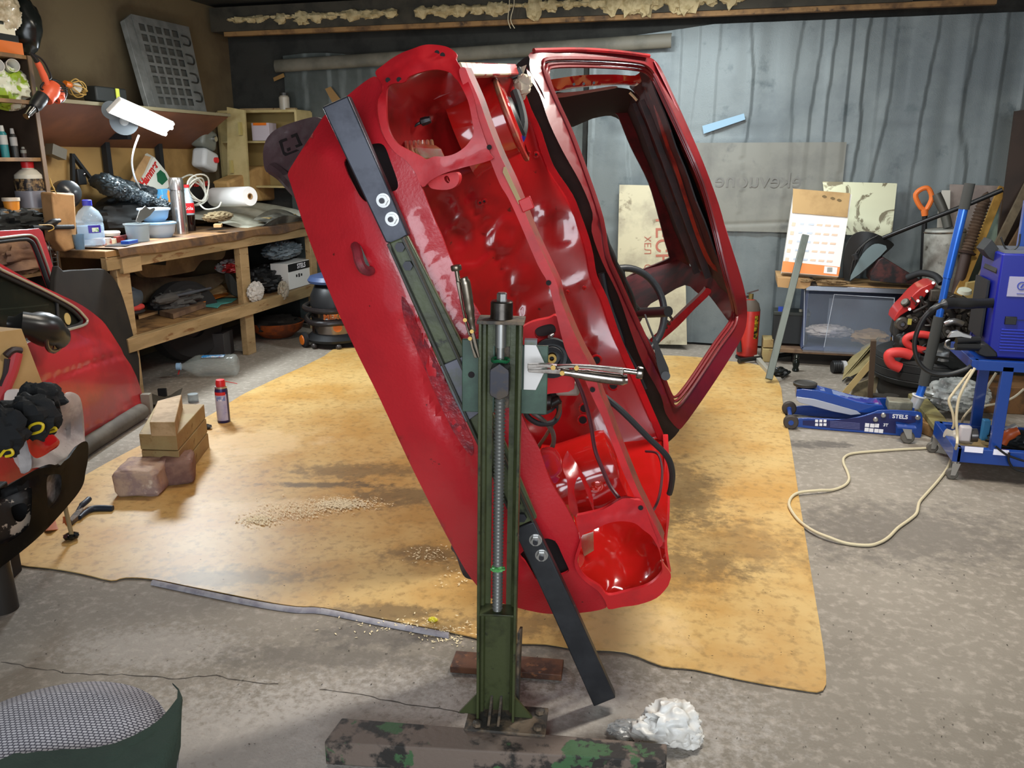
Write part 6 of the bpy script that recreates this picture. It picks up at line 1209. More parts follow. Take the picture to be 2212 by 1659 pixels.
panel('bumper_skin', bko, [fog, grl], bc, bkm, bm, t=.03, grid=12, mode='cam', emb=lambda x, y: creaseline([(-60, 1110), (0, 1076), (70, 1034), (120, 1022)], 6, .012)(x, y))
bcf = rbf(bc)
panel('fog_recess', [(x, y) for x, y in fog], [], [(x, y, d+.05) for x, y, d in bc], M('peeled_white', '807c7c', .5, c2='2a2826', sc=8, lo=.42, hi=.55), bm, t=.01, grid=9, mode='cam')
panel('peeling_grille', grl, [[(20, 1100), (40, 1088), (56, 1090), (56, 1115), (40, 1130), (26, 1125)]], [(x, y, d+.02) for x, y, d in bc], M('peeling_paint', '1a1614', .6, c2='a89888', sc=16, lo=.54, hi=.57), bm, t=.012, grid=10, mode='cam')
panel('grille_back', [(10, 1090), (60, 1080), (62, 1120), (40, 1140), (14, 1140)], [], [(x, y, d+.06) for x, y, d in bc], M('slot_black', ''), bm, t=.01, grid=None, mode='cam')
wht = M('scuffed_white', 'b8b0ac', .5, c2='8c8482', sc=6, c3='3a302c', sc3=16, lo3=.64, hi3=.67)
panel('white_bracket', [(10, 850), (30, 842), (60, 850), (100, 880), (115, 900), (122, 880), (128, 862), (140, 850), (155, 850), (170, 862), (177, 900), (180, 950), (180, 968), (165, 965), (158, 975), (140, 992), (112, 1008), (80, 1010), (40, 1010), (20, 960), (10, 900)], [], [(10, 850, 2.70), (60, 850, 2.74), (115, 900, 2.82), (155, 850, 2.92), (180, 960, 2.92), (112, 1008, 2.66), (40, 1010, 2.62), (100, 950, 2.80), (140, 930, 2.94)], wht, bm, t=.012, grid=10, mode='cam', emb=lambda x, y: creaseline([(138, 862), (148, 900), (156, 950)], 6, -.02)(x, y))
panel('bracket_web', [(20, 920), (52, 930), (62, 960), (68, 1010), (45, 1022), (38, 980), (24, 950)], [], 2.60, wht, bm, t=.012, grid=10, mode='cam')
panel('tail_lamp', [(58, 942), (84, 932), (92, 940), (100, 950), (112, 964), (105, 978), (80, 990), (66, 980), (60, 962)], [], [(58, 942, 2.56), (92, 940, 2.62), (112, 964, 2.64), (80, 990, 2.58)], M('lamp_red', 'a01418', .12, coat=.6), bm, t=.05, grid=9, mode='cam')
# support crate below
solo(G().box(Vector((-2.50, 1.98, .17)), (.32, .24, .345), rz(.35)), 'support_stool', M('dim_stool', '221f1c', .8), 'low dark stool carrying the black bumper', 'stool', bevel=.006)
solo(G().cyl(fl(8, 1316, 0), fl(8, 1316, 0)+UP*.22, .045, .04), 'wooden_post', M('dark_leg', '2a2622', .35), 'thick dark leg standing at the left edge below the bumper', 'leg')
# gloves
gm_ = M('glove_black', '16181a', .9, bump=.4, bs=150); gy = M('yellow_trim', '')
for i, (px, py, d, r, cuf, lb, rot) in enumerate(((60, 895, 2.5, (.085, .05, .06), [(38, 947), (58, 935), (66, 920), (82, 914), (93, 918), (90, 930), (75, 936), (58, 938)], 'black glove with yellow hem draped over the middle of the bumper bracket', .2), (90, 862, 2.62, (.07, .05, .05), [(100, 928), (118, 924), (120, 930), (104, 934)], 'black glove draped furthest right on the bumper bracket', -.3), (2, 930, 2.4, (.07, .05, .075), [(0, 986), (12, 972), (25, 972), (27, 982), (12, 986)], 'black glove with yellow hem hanging at the far left edge', .1))):
    t = thing('work_glove', lb, 'glove', pd(px, py+30, d), group='black work gloves')
    g = G().blob(pd(px, py, d), r, .35, 50+i, 28, 18, (RGT, FWD, UP), ridge=False, fr=1.8)
    ex = [(px-12, py+24), (px+18, py+28), (px-30, py+8)] if i != 1 else [(px+20, py+36), (px+10, py+50), (px-20, py-8)]
    for (ax_, ay_) in ex: g.blob(pd(ax_, ay_, d-.01), (.036, .03, .045), .3, i+int(ax_), 16, 12, (RGT, FWD, UP))
    g.build('glove_body', gm_, t)
    G().tube([pd(x, y, d-.04) for x, y in cuf], .0045, 6, sm=4).build('yellow_hem', gy, t)
# ------------------------------------------------------------------ chair seat, bottom left
ch = thing('padded_stool', 'round padded stool with woven grey cover at the bottom left corner', 'stool', fl(60, 1659, 0))
scn = EYE+ray(70, 1640)*1.0; scn = fl(85, 1640, .52)
knit = bpy.data.materials.new('woven_grey'); knit.use_nodes = True; nt = knit.node_tree; bs_n = nt.nodes['Principled BSDF']; tc = nt.nodes.new('ShaderNodeTexCoord'); mpn = nt.nodes.new('ShaderNodeMapping'); nt.links.new(tc.outputs['Object'], mpn.inputs[0]); mpn.inputs['Rotation'].default_value = (0, 0, -YAW)
bt_ = nt.nodes.new('ShaderNodeTexBrick'); bt_.inputs['Scale'].default_value = 1; bt_.inputs['Brick Width'].default_value = .0085; bt_.inputs['Row Height'].default_value = .0062; bt_.inputs['Mortar Size'].default_value = .0011; bt_.inputs['Color1'].default_value = lin('c4c4cc'); bt_.inputs['Color2'].default_value = lin('b4b4bc'); bt_.inputs['Mortar'].default_value = lin('4c4c58')
nt.links.new(mpn.outputs[0], bt_.inputs[0]); nt.links.new(bt_.outputs[0], bs_n.inputs['Base Color']); bs_n.inputs['Roughness'].default_value = .9
G().lathe([(0, -.10), (.17, -.10), (.195, -.07), (.20, -.03), (.185, .01), (.12, .035), (0, .042)], scn, UP, 56).build('seat_cushion', knit, ch, sm=60)
G().cyl(Vector((scn.x, scn.y, .02)), scn-UP*.10, .03).build('seat_column', black, ch)
G().lathe([(0, 0), (.2, 0), (.2, .015), (.05, .03), (0, .03)], Vector((scn.x, scn.y, 0)), UP, 32).build('base_disc', black, ch)
rows = []
for i in range(30):
    a = -3.0+i*3.7/29; e_ = RGT*math.cos(a)+FWD*math.sin(a); r = []
    for j in range(10):
        k_ = max(0, (i-19)/10)**.8 if i > 19 else 0; t = j/9*(1-k_)+.5*k_; r0_ = .05+.135*min(1, abs((a+1.27)/1.7)**2); rr_ = r0_+(.215-r0_)*min(1, t*1.5); hz = .046-.012*min(1, t*1.5)**2 if t < .67 else .03-(t-.67)*.42
        w = .010*noise.noise(Vector((a*2.2, t*5, 2)))
        r.append(scn+e_*(rr_+w)+UP*(hz+abs(w)*.6))
    rows.append(r)
solo(G().loft(rows, th=(0, 0, .004)), 'dark_green_jacket', M('green_cloth', '28382f', .9, c2='1f2c26', sc=5, bump=.35, bs=260), 'dark green cloth draped over the front of the round stool', 'cloth', sm=60)
# yellow bit and white bag near the stand
solo(G().blob(fl(935, 1342, .006)+UP*.006, (.016, .010, .008), .3, 3), 'yellow_plug', M('bright_yellow', 'd4c828', .4), 'tiny bright yellow plastic cap on the mat edge', 'cap')
wbg = thing('plastic_sack', 'crumpled white plastic bag lying behind the right end of the base beam', 'plastic bag', fl(1440, 1600, 0))
G().blob(fl(1450, 1590, .0)+UP*.040, (.072, .055, .052), .55, 61, 60, 40, (RGT, FWD, UP), fr=1.5, flat=.038, ridge=True).blob(fl(1415, 1598, .0)+UP*.026, (.062, .045, .034), .5, 63, 50, 34, (RGT, FWD, UP), fr=1.7, flat=.025, ridge=True).blob(fl(1482, 1602, .0)+UP*.022, (.04, .04, .03), .5, 64, 40, 30, (RGT, FWD, UP), fr=1.7, flat=.02, ridge=True).build('sack_body', M('white_film', 'dedcd6', .4, c2='ccc8c0', sc=9, bump=.6, bs=25), wbg, sm=70)
G().blob(fl(1360, 1585, .0)+UP*.012, (.055, .035, .016), .5, 62, 26, 14, (RGT, FWD, UP), ridge=True).build('clear_end', M('clear_film', 'c4c8c8', .2, al=.5), wbg)
# ------------------------------------------------------------------ trolley jack
jn, jf = fl(1716, 924, 0), fl(1985, 946, 0)
jd = (jf-jn).normalized(); jp = Pl(jn, jd.cross(UP)); jb = Vector((-jd.y, jd.x, 0))       # jb points away from the camera
if jb.dot(FWD) < 0: jb = -jb
jk_ = thing('trolley_jack', 'low blue trolley jack with a long upright handle on the floor right of the mat', 'trolley jack', (jn+jf)/2)
side = [(1718, 906), (1745, 903), (1790, 905), (1830, 906), (1866, 898), (1890, 890), (1904, 886), (1950, 887), (1984, 890), (1992, 896), (1993, 915), (1990, 943), (1980, 946), (1950, 942), (1904, 938), (1800, 930), (1718, 922), (1711, 914)]
for off in (0, .24): G().prism([jp(x, y)+jb*off for x, y in catmull(side, 2)], jb*.012).build('side_plate', blue, jk_, bevel=.002)
G().prism([jp(x, y)-jb*.0015 for x, y in [(1734, 908), (1800, 908), (1860, 901), (1890, 893), (1920, 893), (1978, 899), (1978, 912), (1962, 915), (1935, 910), (1935, 936), (1860, 929), (1800, 925), (1734, 918)]], jb*.001).build('navy_sticker', navy, jk_)
G().prism([jp(x, y)-jb*.003 for x, y in [(1920, 893), (1969, 897), (1969, 907), (1920, 904)]], jb*.001).build('name_plate', M('name_plate_blue', '1c2a6c', .3), jk_)
text('lettering', 'STELS', .030, jp(1944, 900)-jb*.004, jd, UP, txtw, jk_, bold=.0008); text('lettering', '3T', .022, jp(1913, 918)-jb*.003, jd, UP, txtw, jk_, bold=.0006)
for x in (1764, 1773, 1782):
    for y in (909, 917): G().box(jp(x, y)-jb*.002, (.015, .001, .015), (jd, jb, UP)).build('pictogram', txtw, jk_)
for i, (x, y) in enumerate([(1873, 918), (1884, 919), (1894, 919), (1872, 928), (1882, 929), (1893, 930), (1903, 931)]): G().box(jp(x, y)-jb*.002, (.021, .001, .021), (jd, jb, UP)).build('pictogram', txtw, jk_)
for y in (911, 914, 917, 920, 923): G().box(jp(1825, y+1)-jb*.002, (.15, .001, .002), (jd, jb, UP)).build('fine_print', M('fine_grey', '6c70a0', .4), jk_)
for x, y, r in ((1908, 896, .013), (1891, 905, .013), (1982, 901, .013)): G().lathe([(0, 0), (r, 0), (r, .012), (r*.7, .015), (0, .015)], jp(x, y), -jb, 20).build('pivot_bolt', zinc, jk_)
for off, x in ((-.02, 1707), (.25, 1701)):
    c = fl(1707, 926, 0)+UP*.040+jb*(off+.0)
    w = G().lathe([(.012, 0), (.034, 0), (.040, .006), (.040, .024), (.034, .03), (.012, .03), (.012, 0)], c, jb, 28).build('front_wheel', M('wheel_brown', '3a3430', .6), jk_)
    G().lathe([(0, 0), (.014, 0), (.014, .004), (0, .004)], c-jb*.003, jb, 18).build('wheel_hub', blue, w)
G().cyl(fl(1707, 926, 0)+UP*.04, fl(1707, 926, 0)+UP*.04+jb*.27, .012).build('axle', blue, jk_)
arm = [(1722, 849), (1735, 846), (1769, 850), (1800, 858), (1853, 875), (1880, 880), (1910, 882), (1915, 890), (1880, 900), (1853, 898), (1800, 886), (1726, 874), (1720, 862)]
G().prism([jp(x, y)+jb*.06 for x, y in arm], jb*.12).build('lift_arm', blue, jk_, bevel=.004)
G().prism([jp(x, y)+jb*.045 for x, y in [(1722, 862), (1760, 867), (1800, 878), (1853, 893), (1862, 900), (1840, 902), (1800, 894), (1728, 875), (1720, 868)]], jb*.01).build('side_link', M('link_silver', 'a0a6b4', .35, m=.2), jk_, bevel=.002)
G().prism([jp(x, y)+jb*.075+UP*.002 for x, y in [(1774, 852), (1853, 873), (1902, 880), (1902, 882), (1853, 877), (1774, 855)]], jb*.09).build('top_label', M('gloss_blue_grey', '8494bc', .15, c2='2c3c98', sc=12, lo=.48, hi=.52, coat=.6), jk_)
sd = jp(1741, 850)+jb*.12
G().cyl(sd-UP*.01, sd+UP*.012, .035).build('saddle_stem', greasy, jk_); G().lathe([(0, .010), (.05, .010), (.062, .014), (.064, .028), (.058, .032), (.05, .026), (0, .026)], sd, UP, 36).build('saddle', M('saddle_rubber', '2e2c28', .6), jk_)
G().box(jp(1950, 889)+jb*.13+UP*.004, (.12, .10, .05), (jd, jb, UP)).build('pump_unit', M('pump_greenish', '7c7c6c', .4, c2='5c5c50', sc=12), jk_, bevel=.005)
for off, (px, py) in ((-.03, (1953, 957)), (.26, (1953, 957))):
    c = fl(px, py, 0); c = c+jb*(off+.03)
    G().box(c+UP*.088, (.09, .05, .008), (jd, jb, UP)).build('castor_plate', blue, jk_)
    f_ = G().prism([c+UP*.084-jd*.02-jb*.018, c+UP*.084+jd*.025-jb*.018, c+UP*.03+jd*.03-jb*.018, c+UP*.03+jd*.008-jb*.018], jb*.004); f_.prism([c+UP*.084-jd*.02+jb*.014, c+UP*.084+jd*.025+jb*.014, c+UP*.03+jd*.03+jb*.014, c+UP*.03+jd*.008+jb*.014], jb*.004); f_.build('castor_fork', zinc, jk_)
    G().lathe([(0, 0), (.028, 0), (.034, .005), (.034, .019), (.028, .024), (0, .024)], c+UP*.034-jb*.012+jd*.012, jb, 26).build('rear_castor', M('castor_grey', '5c5850', .5), jk_)
hb0 = jp(1983, 893)+jb*.12; h1 = jp(1984, 872)+jb*.12; hk = lambda x, y: pb(x, y, h1.y+.0)
G().cyl(hb0, hk(1985, 856), .028, .030, n=20).build('handle_socket', M('socket_white', 'b4b8bc', .3, m=.4), jk_)
G().lathe([(.028, 0), (.036, 0), (.036, .006), (.028, .006), (.028, 0)], hk(1985, 856), (hk(1994, 833)-hk(1985, 856)), 20).build('socket_collar', white, jk_)
bh = M('handle_blue', '2a6cd4', .28, m=.45, coat=.6)
G().cyl(hk(1985, 858), hk(1996, 826), .020, n=18).build('handle_tube', bh, jk_)
G().cyl(hk(1995, 832), hk(2029, 684), .027, n=20).build('foam_sleeve', foam, jk_)
G().cyl(hk(2028, 690), hk(2048, 590), .0185, n=18).build('handle_tube', bh, jk_); G().cyl(hk(2046, 600), hk(2083, 445), .022, n=18).build('handle_tube', bh, jk_)
G().cyl(hk(2082, 452), hk(2095, 396), .025, n=20).build('foam_grip', foam, jk_)
# ------------------------------------------------------------------ welding cart
ct_ = thing('welding_cart', 'blue steel cart with two posts and castors at the right edge', 'cart', (1.4, 4.15, 0))
yf, yr, xl, xr = 3.97, 4.34, 1.035, 1.72
for y in (yf, yr): G().box(((xl+xr)/2, y, .125), (xr-xl, .035, .07)).build('base_rail', blue, ct_, bevel=.003)
for x in (xl, xr): G().box((x, (yf+yr)/2, .125), (.035, yr-yf+.035, .07)).build('base_rail', blue, ct_, bevel=.003)
G().box(((xl+xr)/2, (yf+yr)/2, .10), (xr-xl-.04, yr-yf-.04, .006)).build('base_board', M('plywood_floor', 'a08458', .6), ct_)
for x, y in ((1.187, yf), (1.60, yf), (1.197, yr), (1.60, yr)): G().box((x, y, .345), (.045, .03, .40)).build('post', blue, ct_, bevel=.002)
zt2 = .545
for y in (yf, yr): G().box(((xl+xr)/2+.02, y, zt2), (xr-xl, .03, .045)).build('tray_rail', blue, ct_, bevel=.002)
for x in (xl+.02, xr): G().box((x, (yf+yr)/2, zt2), (.03, yr-yf+.03, .045)).build('tray_rail', blue, ct_, bevel=.002)
G().box(((xl+xr)/2+.02, (yf+yr)/2, zt2-.015), (xr-xl-.02, yr-yf-.02, .004)).build('tray_board', blue, ct_)
def uq(px, py, y): return pb(px, py, y)
for a, b in (((2104, 726), (2134, 640)), ((2118, 640), (2156, 560))): G().beam(uq(*a, 4.30), uq(*b, 4.30), .035, .025, Y3).build('back_post', M('cart_dark_blue', '141c6c', .4), ct_)
G().box(pb(2207, 520, 4.3), (.03, .03, .36)).build('hanger_post', blue, ct_)
for (x0, x1, y) in ((2083, 2123, 976), (2145, 2178, 982)):
    G().box((pb(x0, y, yf-.02)+pb(x1, y, yf-.02))/2+UP*.01, ((pb(x1, y, yf)-pb(x0, y, yf)).length, .003, .026)).build('reflector', M('reflector_white', 'f0f0ff', .1, coat=1), ct_)
for x, y, lx, ly in ((xl, yf, 0, 0), (xl-.01, yr, -.0, .0), (xr, yf, 0, 0), (xr, yr, 0, 0)):
    c = Vector((x+.0, y, .027))
    G().cyl(c+UP*.065, c+UP*.03+UP*.035-UP*.01, .012).build('castor_stem', zinc, ct_)
    for q in (-.014, .012): G().prism([c+Vector((-.012, q, .055)), c+Vector((.022, q, .055)), c+Vector((.006, q, -.004)), c+Vector((-.014, q, -.004))], Y3*.003).build('castor_fork', zinc, ct_)
    G().lathe([(0, 0), (.022, 0), (.027, .004), (.027, .016), (.022, .02), (0, .02)], c-Y3*.010-X3*.006, Y3, 24).build('castor_wheel', M('castor_grey', ''), ct_)
# welder
wx0 = pb(2136, 780, 3.98).x; 
wd_ = thing('welding_machine', 'deep blue welding machine with pale band and vents on the blue cart', 'welding machine', (1.45, 4.14, zt2+.02))
WZ0, WZ1 = zt2+.026, pb(2160, 548, 4.0).z; wX0 = pb(2140, 760, 4.0).x-.01; wX1 = wX0+.46; wc_ = Vector(((wX0+wX1)/2, 4.16, (WZ0+WZ1)/2))
G().box(wc_, (wX1-wX0, .30, WZ1-WZ0)).build('housing', blued, wd_, bevel=.008)
zb0, zb1 = pb(2160, 640, 4.0).z, pb(2165, 597, 4.0).z
G().box((wc_.x+.02, 4.008, (zb0+zb1)/2), (wX1-wX0-.04, .004, zb1-zb0)).build('front_band', M('band_grey_lilac', '9a98b0', .4), wd_)
em0 = pb(2208, 618, 4.0); G().lathe([(.014, 0), (.018, 0), (.018, .002), (.014, .002), (.014, 0)], (em0.x, 4.005, em0.z), -Y3, 24).build('emblem_ring', M('emblem_blue', '2c3c9c', .4), wd_)
G().prism([(em0.x-.006, 4.004, em0.z-.008), (em0.x+.002, 4.004, em0.z+.008), (em0.x+.008, 4.004, em0.z+.008), (em0.x, 4.004, em0.z-.008)], -Y3*.002).build('emblem_stroke', M('emblem_blue', ''), wd_)
G().box((em0.x, 4.004, em0.z-.034), (.03, .002, .002)).build('emblem_line', M('emblem_blue', ''), wd_)
p = pb(2184, 693, 4.0); G().box((p.x, 4.006, p.z), (.045, .012, .035)).build('latch', black, wd_, bevel=.002)
G().box((wc_.x+.02, 4.008, pb(2160, 690, 4.0).z), (wX1-wX0-.05, .002, .002)).build('panel_seam', black, wd_)
for k in range(8):
    p = pb(2164-k*.8, 712+k*6.4, 4.0); G().box((p.x+.09, 4.006, p.z), (.18, .006, .004)).build('vent_louvre', M('louvre_blue', '2c3cb4', .3), wd_, bevel=.001)
G().prism([pb(x, y, 4.05) for x, y in [(2160, 568), (2202, 574), (2200, 584), (2180, 598), (2166, 597), (2150, 590)]], Y3*.2).build('top_guard', black, wd_, bevel=.004)
G().box((wc_.x, 4.16, WZ1+.004), (wX1-wX0-.02, .28, .008)).build('lid', M('lid_grey', '5c6068', .4), wd_)
G().box((wX0-.012, 4.2, (WZ0+WZ1)/2-.03), (.01, .2, .26)).build('side_grille', M('grille_black', '16181c', .6), wd_)
hl = solo(G().prism([pb(x, y, 4.12) for x, y in [(2124, 540), (2142, 517), (2160, 540), (2162, 562), (2150, 566), (2136, 556)]], Y3*.12).tube([pb(x, y, 4.12) for x, y in [(2162, 512), (2172, 536), (2186, 540), (2200, 530), (2204, 505)]], .004, 8, sm=5), 'hose_hanger', M('black_steel', ''), 'black bracket and bent wire hook above the welding machine', 'hook', bevel=.003)
# cables and clamps
def C3(pts, y): return [pb(px, py, yy_ if (yy_ := (q[0] if q else y)) else y) for px, py, *q in pts]
solo(G().tube(C3([(2150, 654, 4.05), (2100, 656, 4.0), (2060, 655, 3.98), (2030, 660), (2005, 676), (1988, 700), (1976, 735), (1978, 765), (1990, 790), (2015, 806), (2050, 808), (2085, 798), (2098, 790)], 3.95), [.022, .024, .024, .013, .010, .010, .010, .010, .010, .010, .010, .010, .010], 12, sm=6), 'torch_cable', M('torch_black', '1a1b1c', .45), 'thick black torch cable looping from the welding machine past the jack handle', 'cable')
cl_ = thing('earth_clamp', 'silver earth clamp with black grips lying beside the welding machine', 'clamp', pb(2070, 745, 4.0))
G().prism([pb(x, y, 4.0) for x, y in [(2047, 730), (2056, 717), (2070, 714), (2082, 720), (2100, 726), (2098, 732), (2076, 728), (2062, 729)]], Y3*.02).build('clamp_jaw', zinc, cl_, bevel=.002)
G().tube(C3([(2052, 734), (2044, 738), (2043, 746), (2052, 753), (2062, 753)], 4.0), .004, 8, sm=4).build('clamp_spring', zinc, cl_)
G().cyl(pb(2066, 736, 4.0), pb(2116, 733, 4.02), .015).build('grip', black, cl_); G().cyl(pb(2064, 748, 4.0), pb(2124, 750, 4.02), .018).build('grip', black, cl_)
solo(G().prism([pb(x, y, 4.0) for x, y in [(2118, 742), (2135, 744), (2154, 762), (2156, 772), (2128, 772), (2112, 766)]], Y3*.08), 'tool_pouch', M('pouch_black', '161618', .6), 'black pouch lying on the cart tray left of the welding machine', 'pouch', bevel=.006)
# things on the base board
adr = thing('angle_grinder', 'white and grey power tool lying on the base of the blue cart', 'power tool', pb(2085, 950, 4.15))
yq = 4.14
G().tube(C3([(2042, 935), (2060, 941), (2085, 946), (2100, 948)], yq), [.022, .03, .03, .026], 16, sm=4).build('tool_body', M('offwhite_tool', 'b4ac9c', .4), adr)
G().box(pb(2084, 936, yq-.03), (.05, .04, .075)).build('motor_block', M('pale_tool', 'c8c0bc', .4), adr, bevel=.008)
G().cyl(pb(2096, 940, yq-.02), pb(2110, 940, yq-.02), .032).build('gear_head', M('dull_alloy', '6c6864', .3, m=.7), adr)
solo(G().box(pb(2128, 928, 4.2), (.03, .04, .10)), 'blue_tool_box', M('sky_blue', '3c84b4', .4), 'small sky blue block standing on the cart base between the posts', 'block', bevel=.003)
solo(G().blob(Vector((1.36, 4.14, .15)), (.14, .11, .045), .4, 71, 30, 18), 'black_tool_bag', M('bag_black', ''), 'black tool bag lying on the cart base at the right edge', 'tool bag')
solo(G().tube([pb(2165, 958, 4.05), pb(2178, 940, 4.05), pb(2200, 930, 4.05)], [.02, .026, .02], 12, sm=3), 'orange_drill', M('drill_orange', 'a84c20', .4), 'dull orange tool body lying on the black tool bag', 'power tool')
solo(G().prism([pb(x, y, 4.05) for x, y in [(2172, 930), (2196, 918), (2200, 923), (2178, 934)]], Y3*.03), 'chisel_blade', zinc, 'bright flat blade lying above the black tool bag', 'blade')
for i, (pts, lb, r_) in enumerate((
        ([(2150, 964), (2165, 976), (2180, 985), (2212, 996)], 'thin black lead crossing the reflectors at the right edge', .005),
        ([(2180, 978), (2179, 995), (2190, 1012), (2212, 1020)], 'thin black lead hanging below the cart base rail', .005))):
    solo(G().tube([pb(x, y, 3.93) for x, y in pts], r_, 8, sm=6), 'thin_cable', black, lb, 'cable')
# beige cables
bc_ = [(2098, 795, 3.92), (2082, 820, 3.92), (2055, 850, 3.92), (2052, 870, 3.92), (2060, 900, 3.92), (2064, 925, 3.93), (2068, 914, 3.93)]
solo(G().tube([pb(*q[:2], q[2]) for q in [(2100, 798, 3.93), (2080, 822, 3.93), (2060, 848, 3.93), (2050, 866, 3.93), (2058, 892, 3.93), (2061, 915, 3.93), (2058, 925, 3.94)]], .006, 8, sm=6), 'beige_lead', beige, 'beige lead hanging down from the cart tray to the power tool', 'cable')
fp = [fl(x, y, .008) for x, y in [(2055, 988), (2046, 1012), (2025, 1040), (2000, 1068), (1986, 1085), (1980, 1108), (1965, 1122), (1940, 1140), (1920, 1160), (1900, 1172), (1875, 1178), (1830, 1174), (1790, 1165), (1755, 1150), (1725, 1128), (1708, 1105), (1704, 1090), (1712, 1075), (1730, 1067), (1770, 1063), (1800, 1058), (1825, 1048), (1834, 1035), (1830, 1018), (1822, 1000), (1825, 987), (1845, 979), (1900, 974), (1960, 970), (2010, 968)]]
fp = [p+UP*(.008 if p.x < .45 else 0) for p in fp]
up_ = [pb(2106, 795, 3.90), pb(2088, 825, 3.90), pb(2072, 860, 3.90), pb(2066, 900, 3.90), pb(2068, 940, 3.90), pb(2066, 965, 3.90)]
solo(G().tube(up_+fp, .0062, 8, sm=6), 'extension_lead', M('beige_cable', ''), 'long beige cable looping over the concrete floor from the blue cart', 'cable')
solo(G().tube([pb(x, y, 4.4) for x, y in [(2152, 805), (2135, 832)]]+[pb(2124, 855, 4.45), pb(2100, 880, 4.5), pb(2080, 905, 4.5), fl(2076, 935, .01)], .006, 8, sm=5), 'beige_lead', beige, 'short beige lead hanging between the two cart posts', 'cable')
solo(G().tube([pb(x, y, 4.6) for x, y in [(2212, 840), (2190, 858), (2160, 870), (2120, 878)]], .006, 8, sm=5), 'beige_lead', beige, 'beige lead running to the right edge behind the front cart post', 'cable')
# ------------------------------------------------------------------ back wall, right: cabinet behind film and everything on it
YB2 = 6.05
kc_ = thing('low_cabinet', 'low slate blue cabinet with silver top edge and clear plastic front', 'cabinet', (.85, 6.3, 0))
cx0, cx1_ = pb(1738, 700, YB2).x, pb(1990, 700, YB2).x; cz0, cz1 = .13, pb(1780, 620, YB2).z
bl_m = M('slate_blue_board', '46506c', .5, c2='3a4460', sc=3)
G().box(((cx0+cx1_)/2, YB2+.42, (cz0+cz1)/2), (cx1_-cx0, .02, cz1-cz0)).build('cabinet_back', bl_m, kc_)
for x in (cx0, cx1_): G().box((x, YB2+.22, (cz0+cz1)/2), (.018, .42, cz1-cz0)).build('cabinet_side', bl_m, kc_)
G().box(((cx0+cx1_)/2, YB2+.22, cz0), (cx1_-cx0, .42, .018)).build('cabinet_floor', bl_m, kc_)
G().box(((cx0+cx1_)/2, YB2+.21, cz1), (cx1_-cx0+.03, .46, .02)).build('cabinet_top', M('top_dark', '3a3026', .7), kc_)
G().box(((cx0+cx1_)/2, YB2-.02, cz1-.008), (cx1_-cx0+.03, .012, .034)).build('silver_edge', M('silver_edge', 'a8b0bc', .25, m=.8), kc_, bevel=.003)
film = M('clear_sheet', 'b8c4d4', .12, al=.08)
px0, px1, pz0, pz1 = cx0+.004, pb(1934, 640, YB2).x, .11, pb(1800, 636, YB2).z
G().box(((px0+px1)/2, YB2-.006, (pz0+pz1)/2), (px1-px0, .004, pz1-pz0)).build('clear_front', film, kc_)
G().box(((px0+px1)/2+.07, YB2-.014, (pz0+pz1)/2-.01), (px1-px0-.14, .003, pz1-pz0-.03)).build('clear_door', film, kc_)
for a, b in ((pb(1780, 750, YB2-.016), pb(1802, 636, YB2-.016)), (pb(1802, 636, YB2-.016), pb(1932, 644, YB2-.016)), (pb(1932, 644, YB2-.016), pb(1928, 740, YB2-.016)), (pb(1738, 626, YB2-.012), pb(1736, 746, YB2-.012))):
    G().tube([a, b], .0022, 6).build('sheet_edge', M('sheet_edge_white', 'b8c0cc', .3), kc_)
solo(G().blob(pb(1790, 715, YB2+.12), (.16, .07, .045), .4, 81, 30, 18, ridge=True), 'white_parcel', M('white_parcel', 'c4bcb8', .6, c2='8c8890', sc=8), 'whitish crumpled bag behind the clear cabinet front', 'bag')
solo(G().blob(pb(1880, 728, YB2+.12), (.13, .07, .05), .3, 83, 30, 18), 'tan_parcel', M('tan_parcel', 'a08050', .6), 'tan bag lying right of the white bag in the cabinet', 'bag')
for i in range(2): G().tube([pb(1806+i*12+8*math.cos(a), 712+7*math.sin(a), YB2+.04) for a in [k*.4 for k in range(16)]], .003, 6).build('scissor_ring', txtk, label=('left' if i == 0 else 'right')+' dark finger ring of scissors lying on the white parcel', cat='scissors') if 0 else None
dl = solo(G().prism([pb(x, y, 6.0) for x, y in [(1679, 600), (1700, 601), (1752, 606), (1750, 618), (1738, 624), (1700, 622), (1680, 620)]], Y3*.4), 'cardboard_flap', card, 'cardboard sheet jutting out under the white and orange carton', 'cardboard')
solo(G().loft([[(cx0+.06+i*.05, YB2-.02, cz1+.014+.01*noise.noise(Vector((i, 0, 0)))), (cx0+.06+i*.05, YB2+.2, cz1+.02), (cx0+.06+i*.05, YB2+.4, cz1+.014)] for i in range(15)], th=(0, 0, -.008)), 'cardboard_sheet', card, 'torn cardboard sheet covering the top of the low cabinet', 'cardboard')
zc2 = cz1+.03
car2 = pl3(pb(1716, 408, 6.25), pb(1840, 418, 6.25), pb(1811, 598, 6.08)); n2 = dn(car2)
cw = thing('white_orange_carton', 'tall white and orange printed carton with a brown flap on the low cabinet', 'carton', car2(1750, 596))
cdt([(1716, 410), (1840, 420), (1811, 598), (1689, 588)], [], car2, -n2*.09).build('carton_body', M('carton_print_white', 'e4e0d8', .5), cw, sm=0)
cdt([(1713, 408), (1836, 418), (1830, 470), (1711, 460)], [], lambda x, y: car2(x, y)+n2*.004, n2*.004).build('brown_flap', M('flap_brown', 'b09060', .7, c2='9c7c50', sc=4), cw, sm=0)
cdt([(1691, 564), (1815, 577), (1811, 597), (1688, 587)], [], lambda x, y: car2(x, y)+n2*.001, n2*.001).build('orange_band', M('band_orange', 'e08038', .45), cw, sm=0)
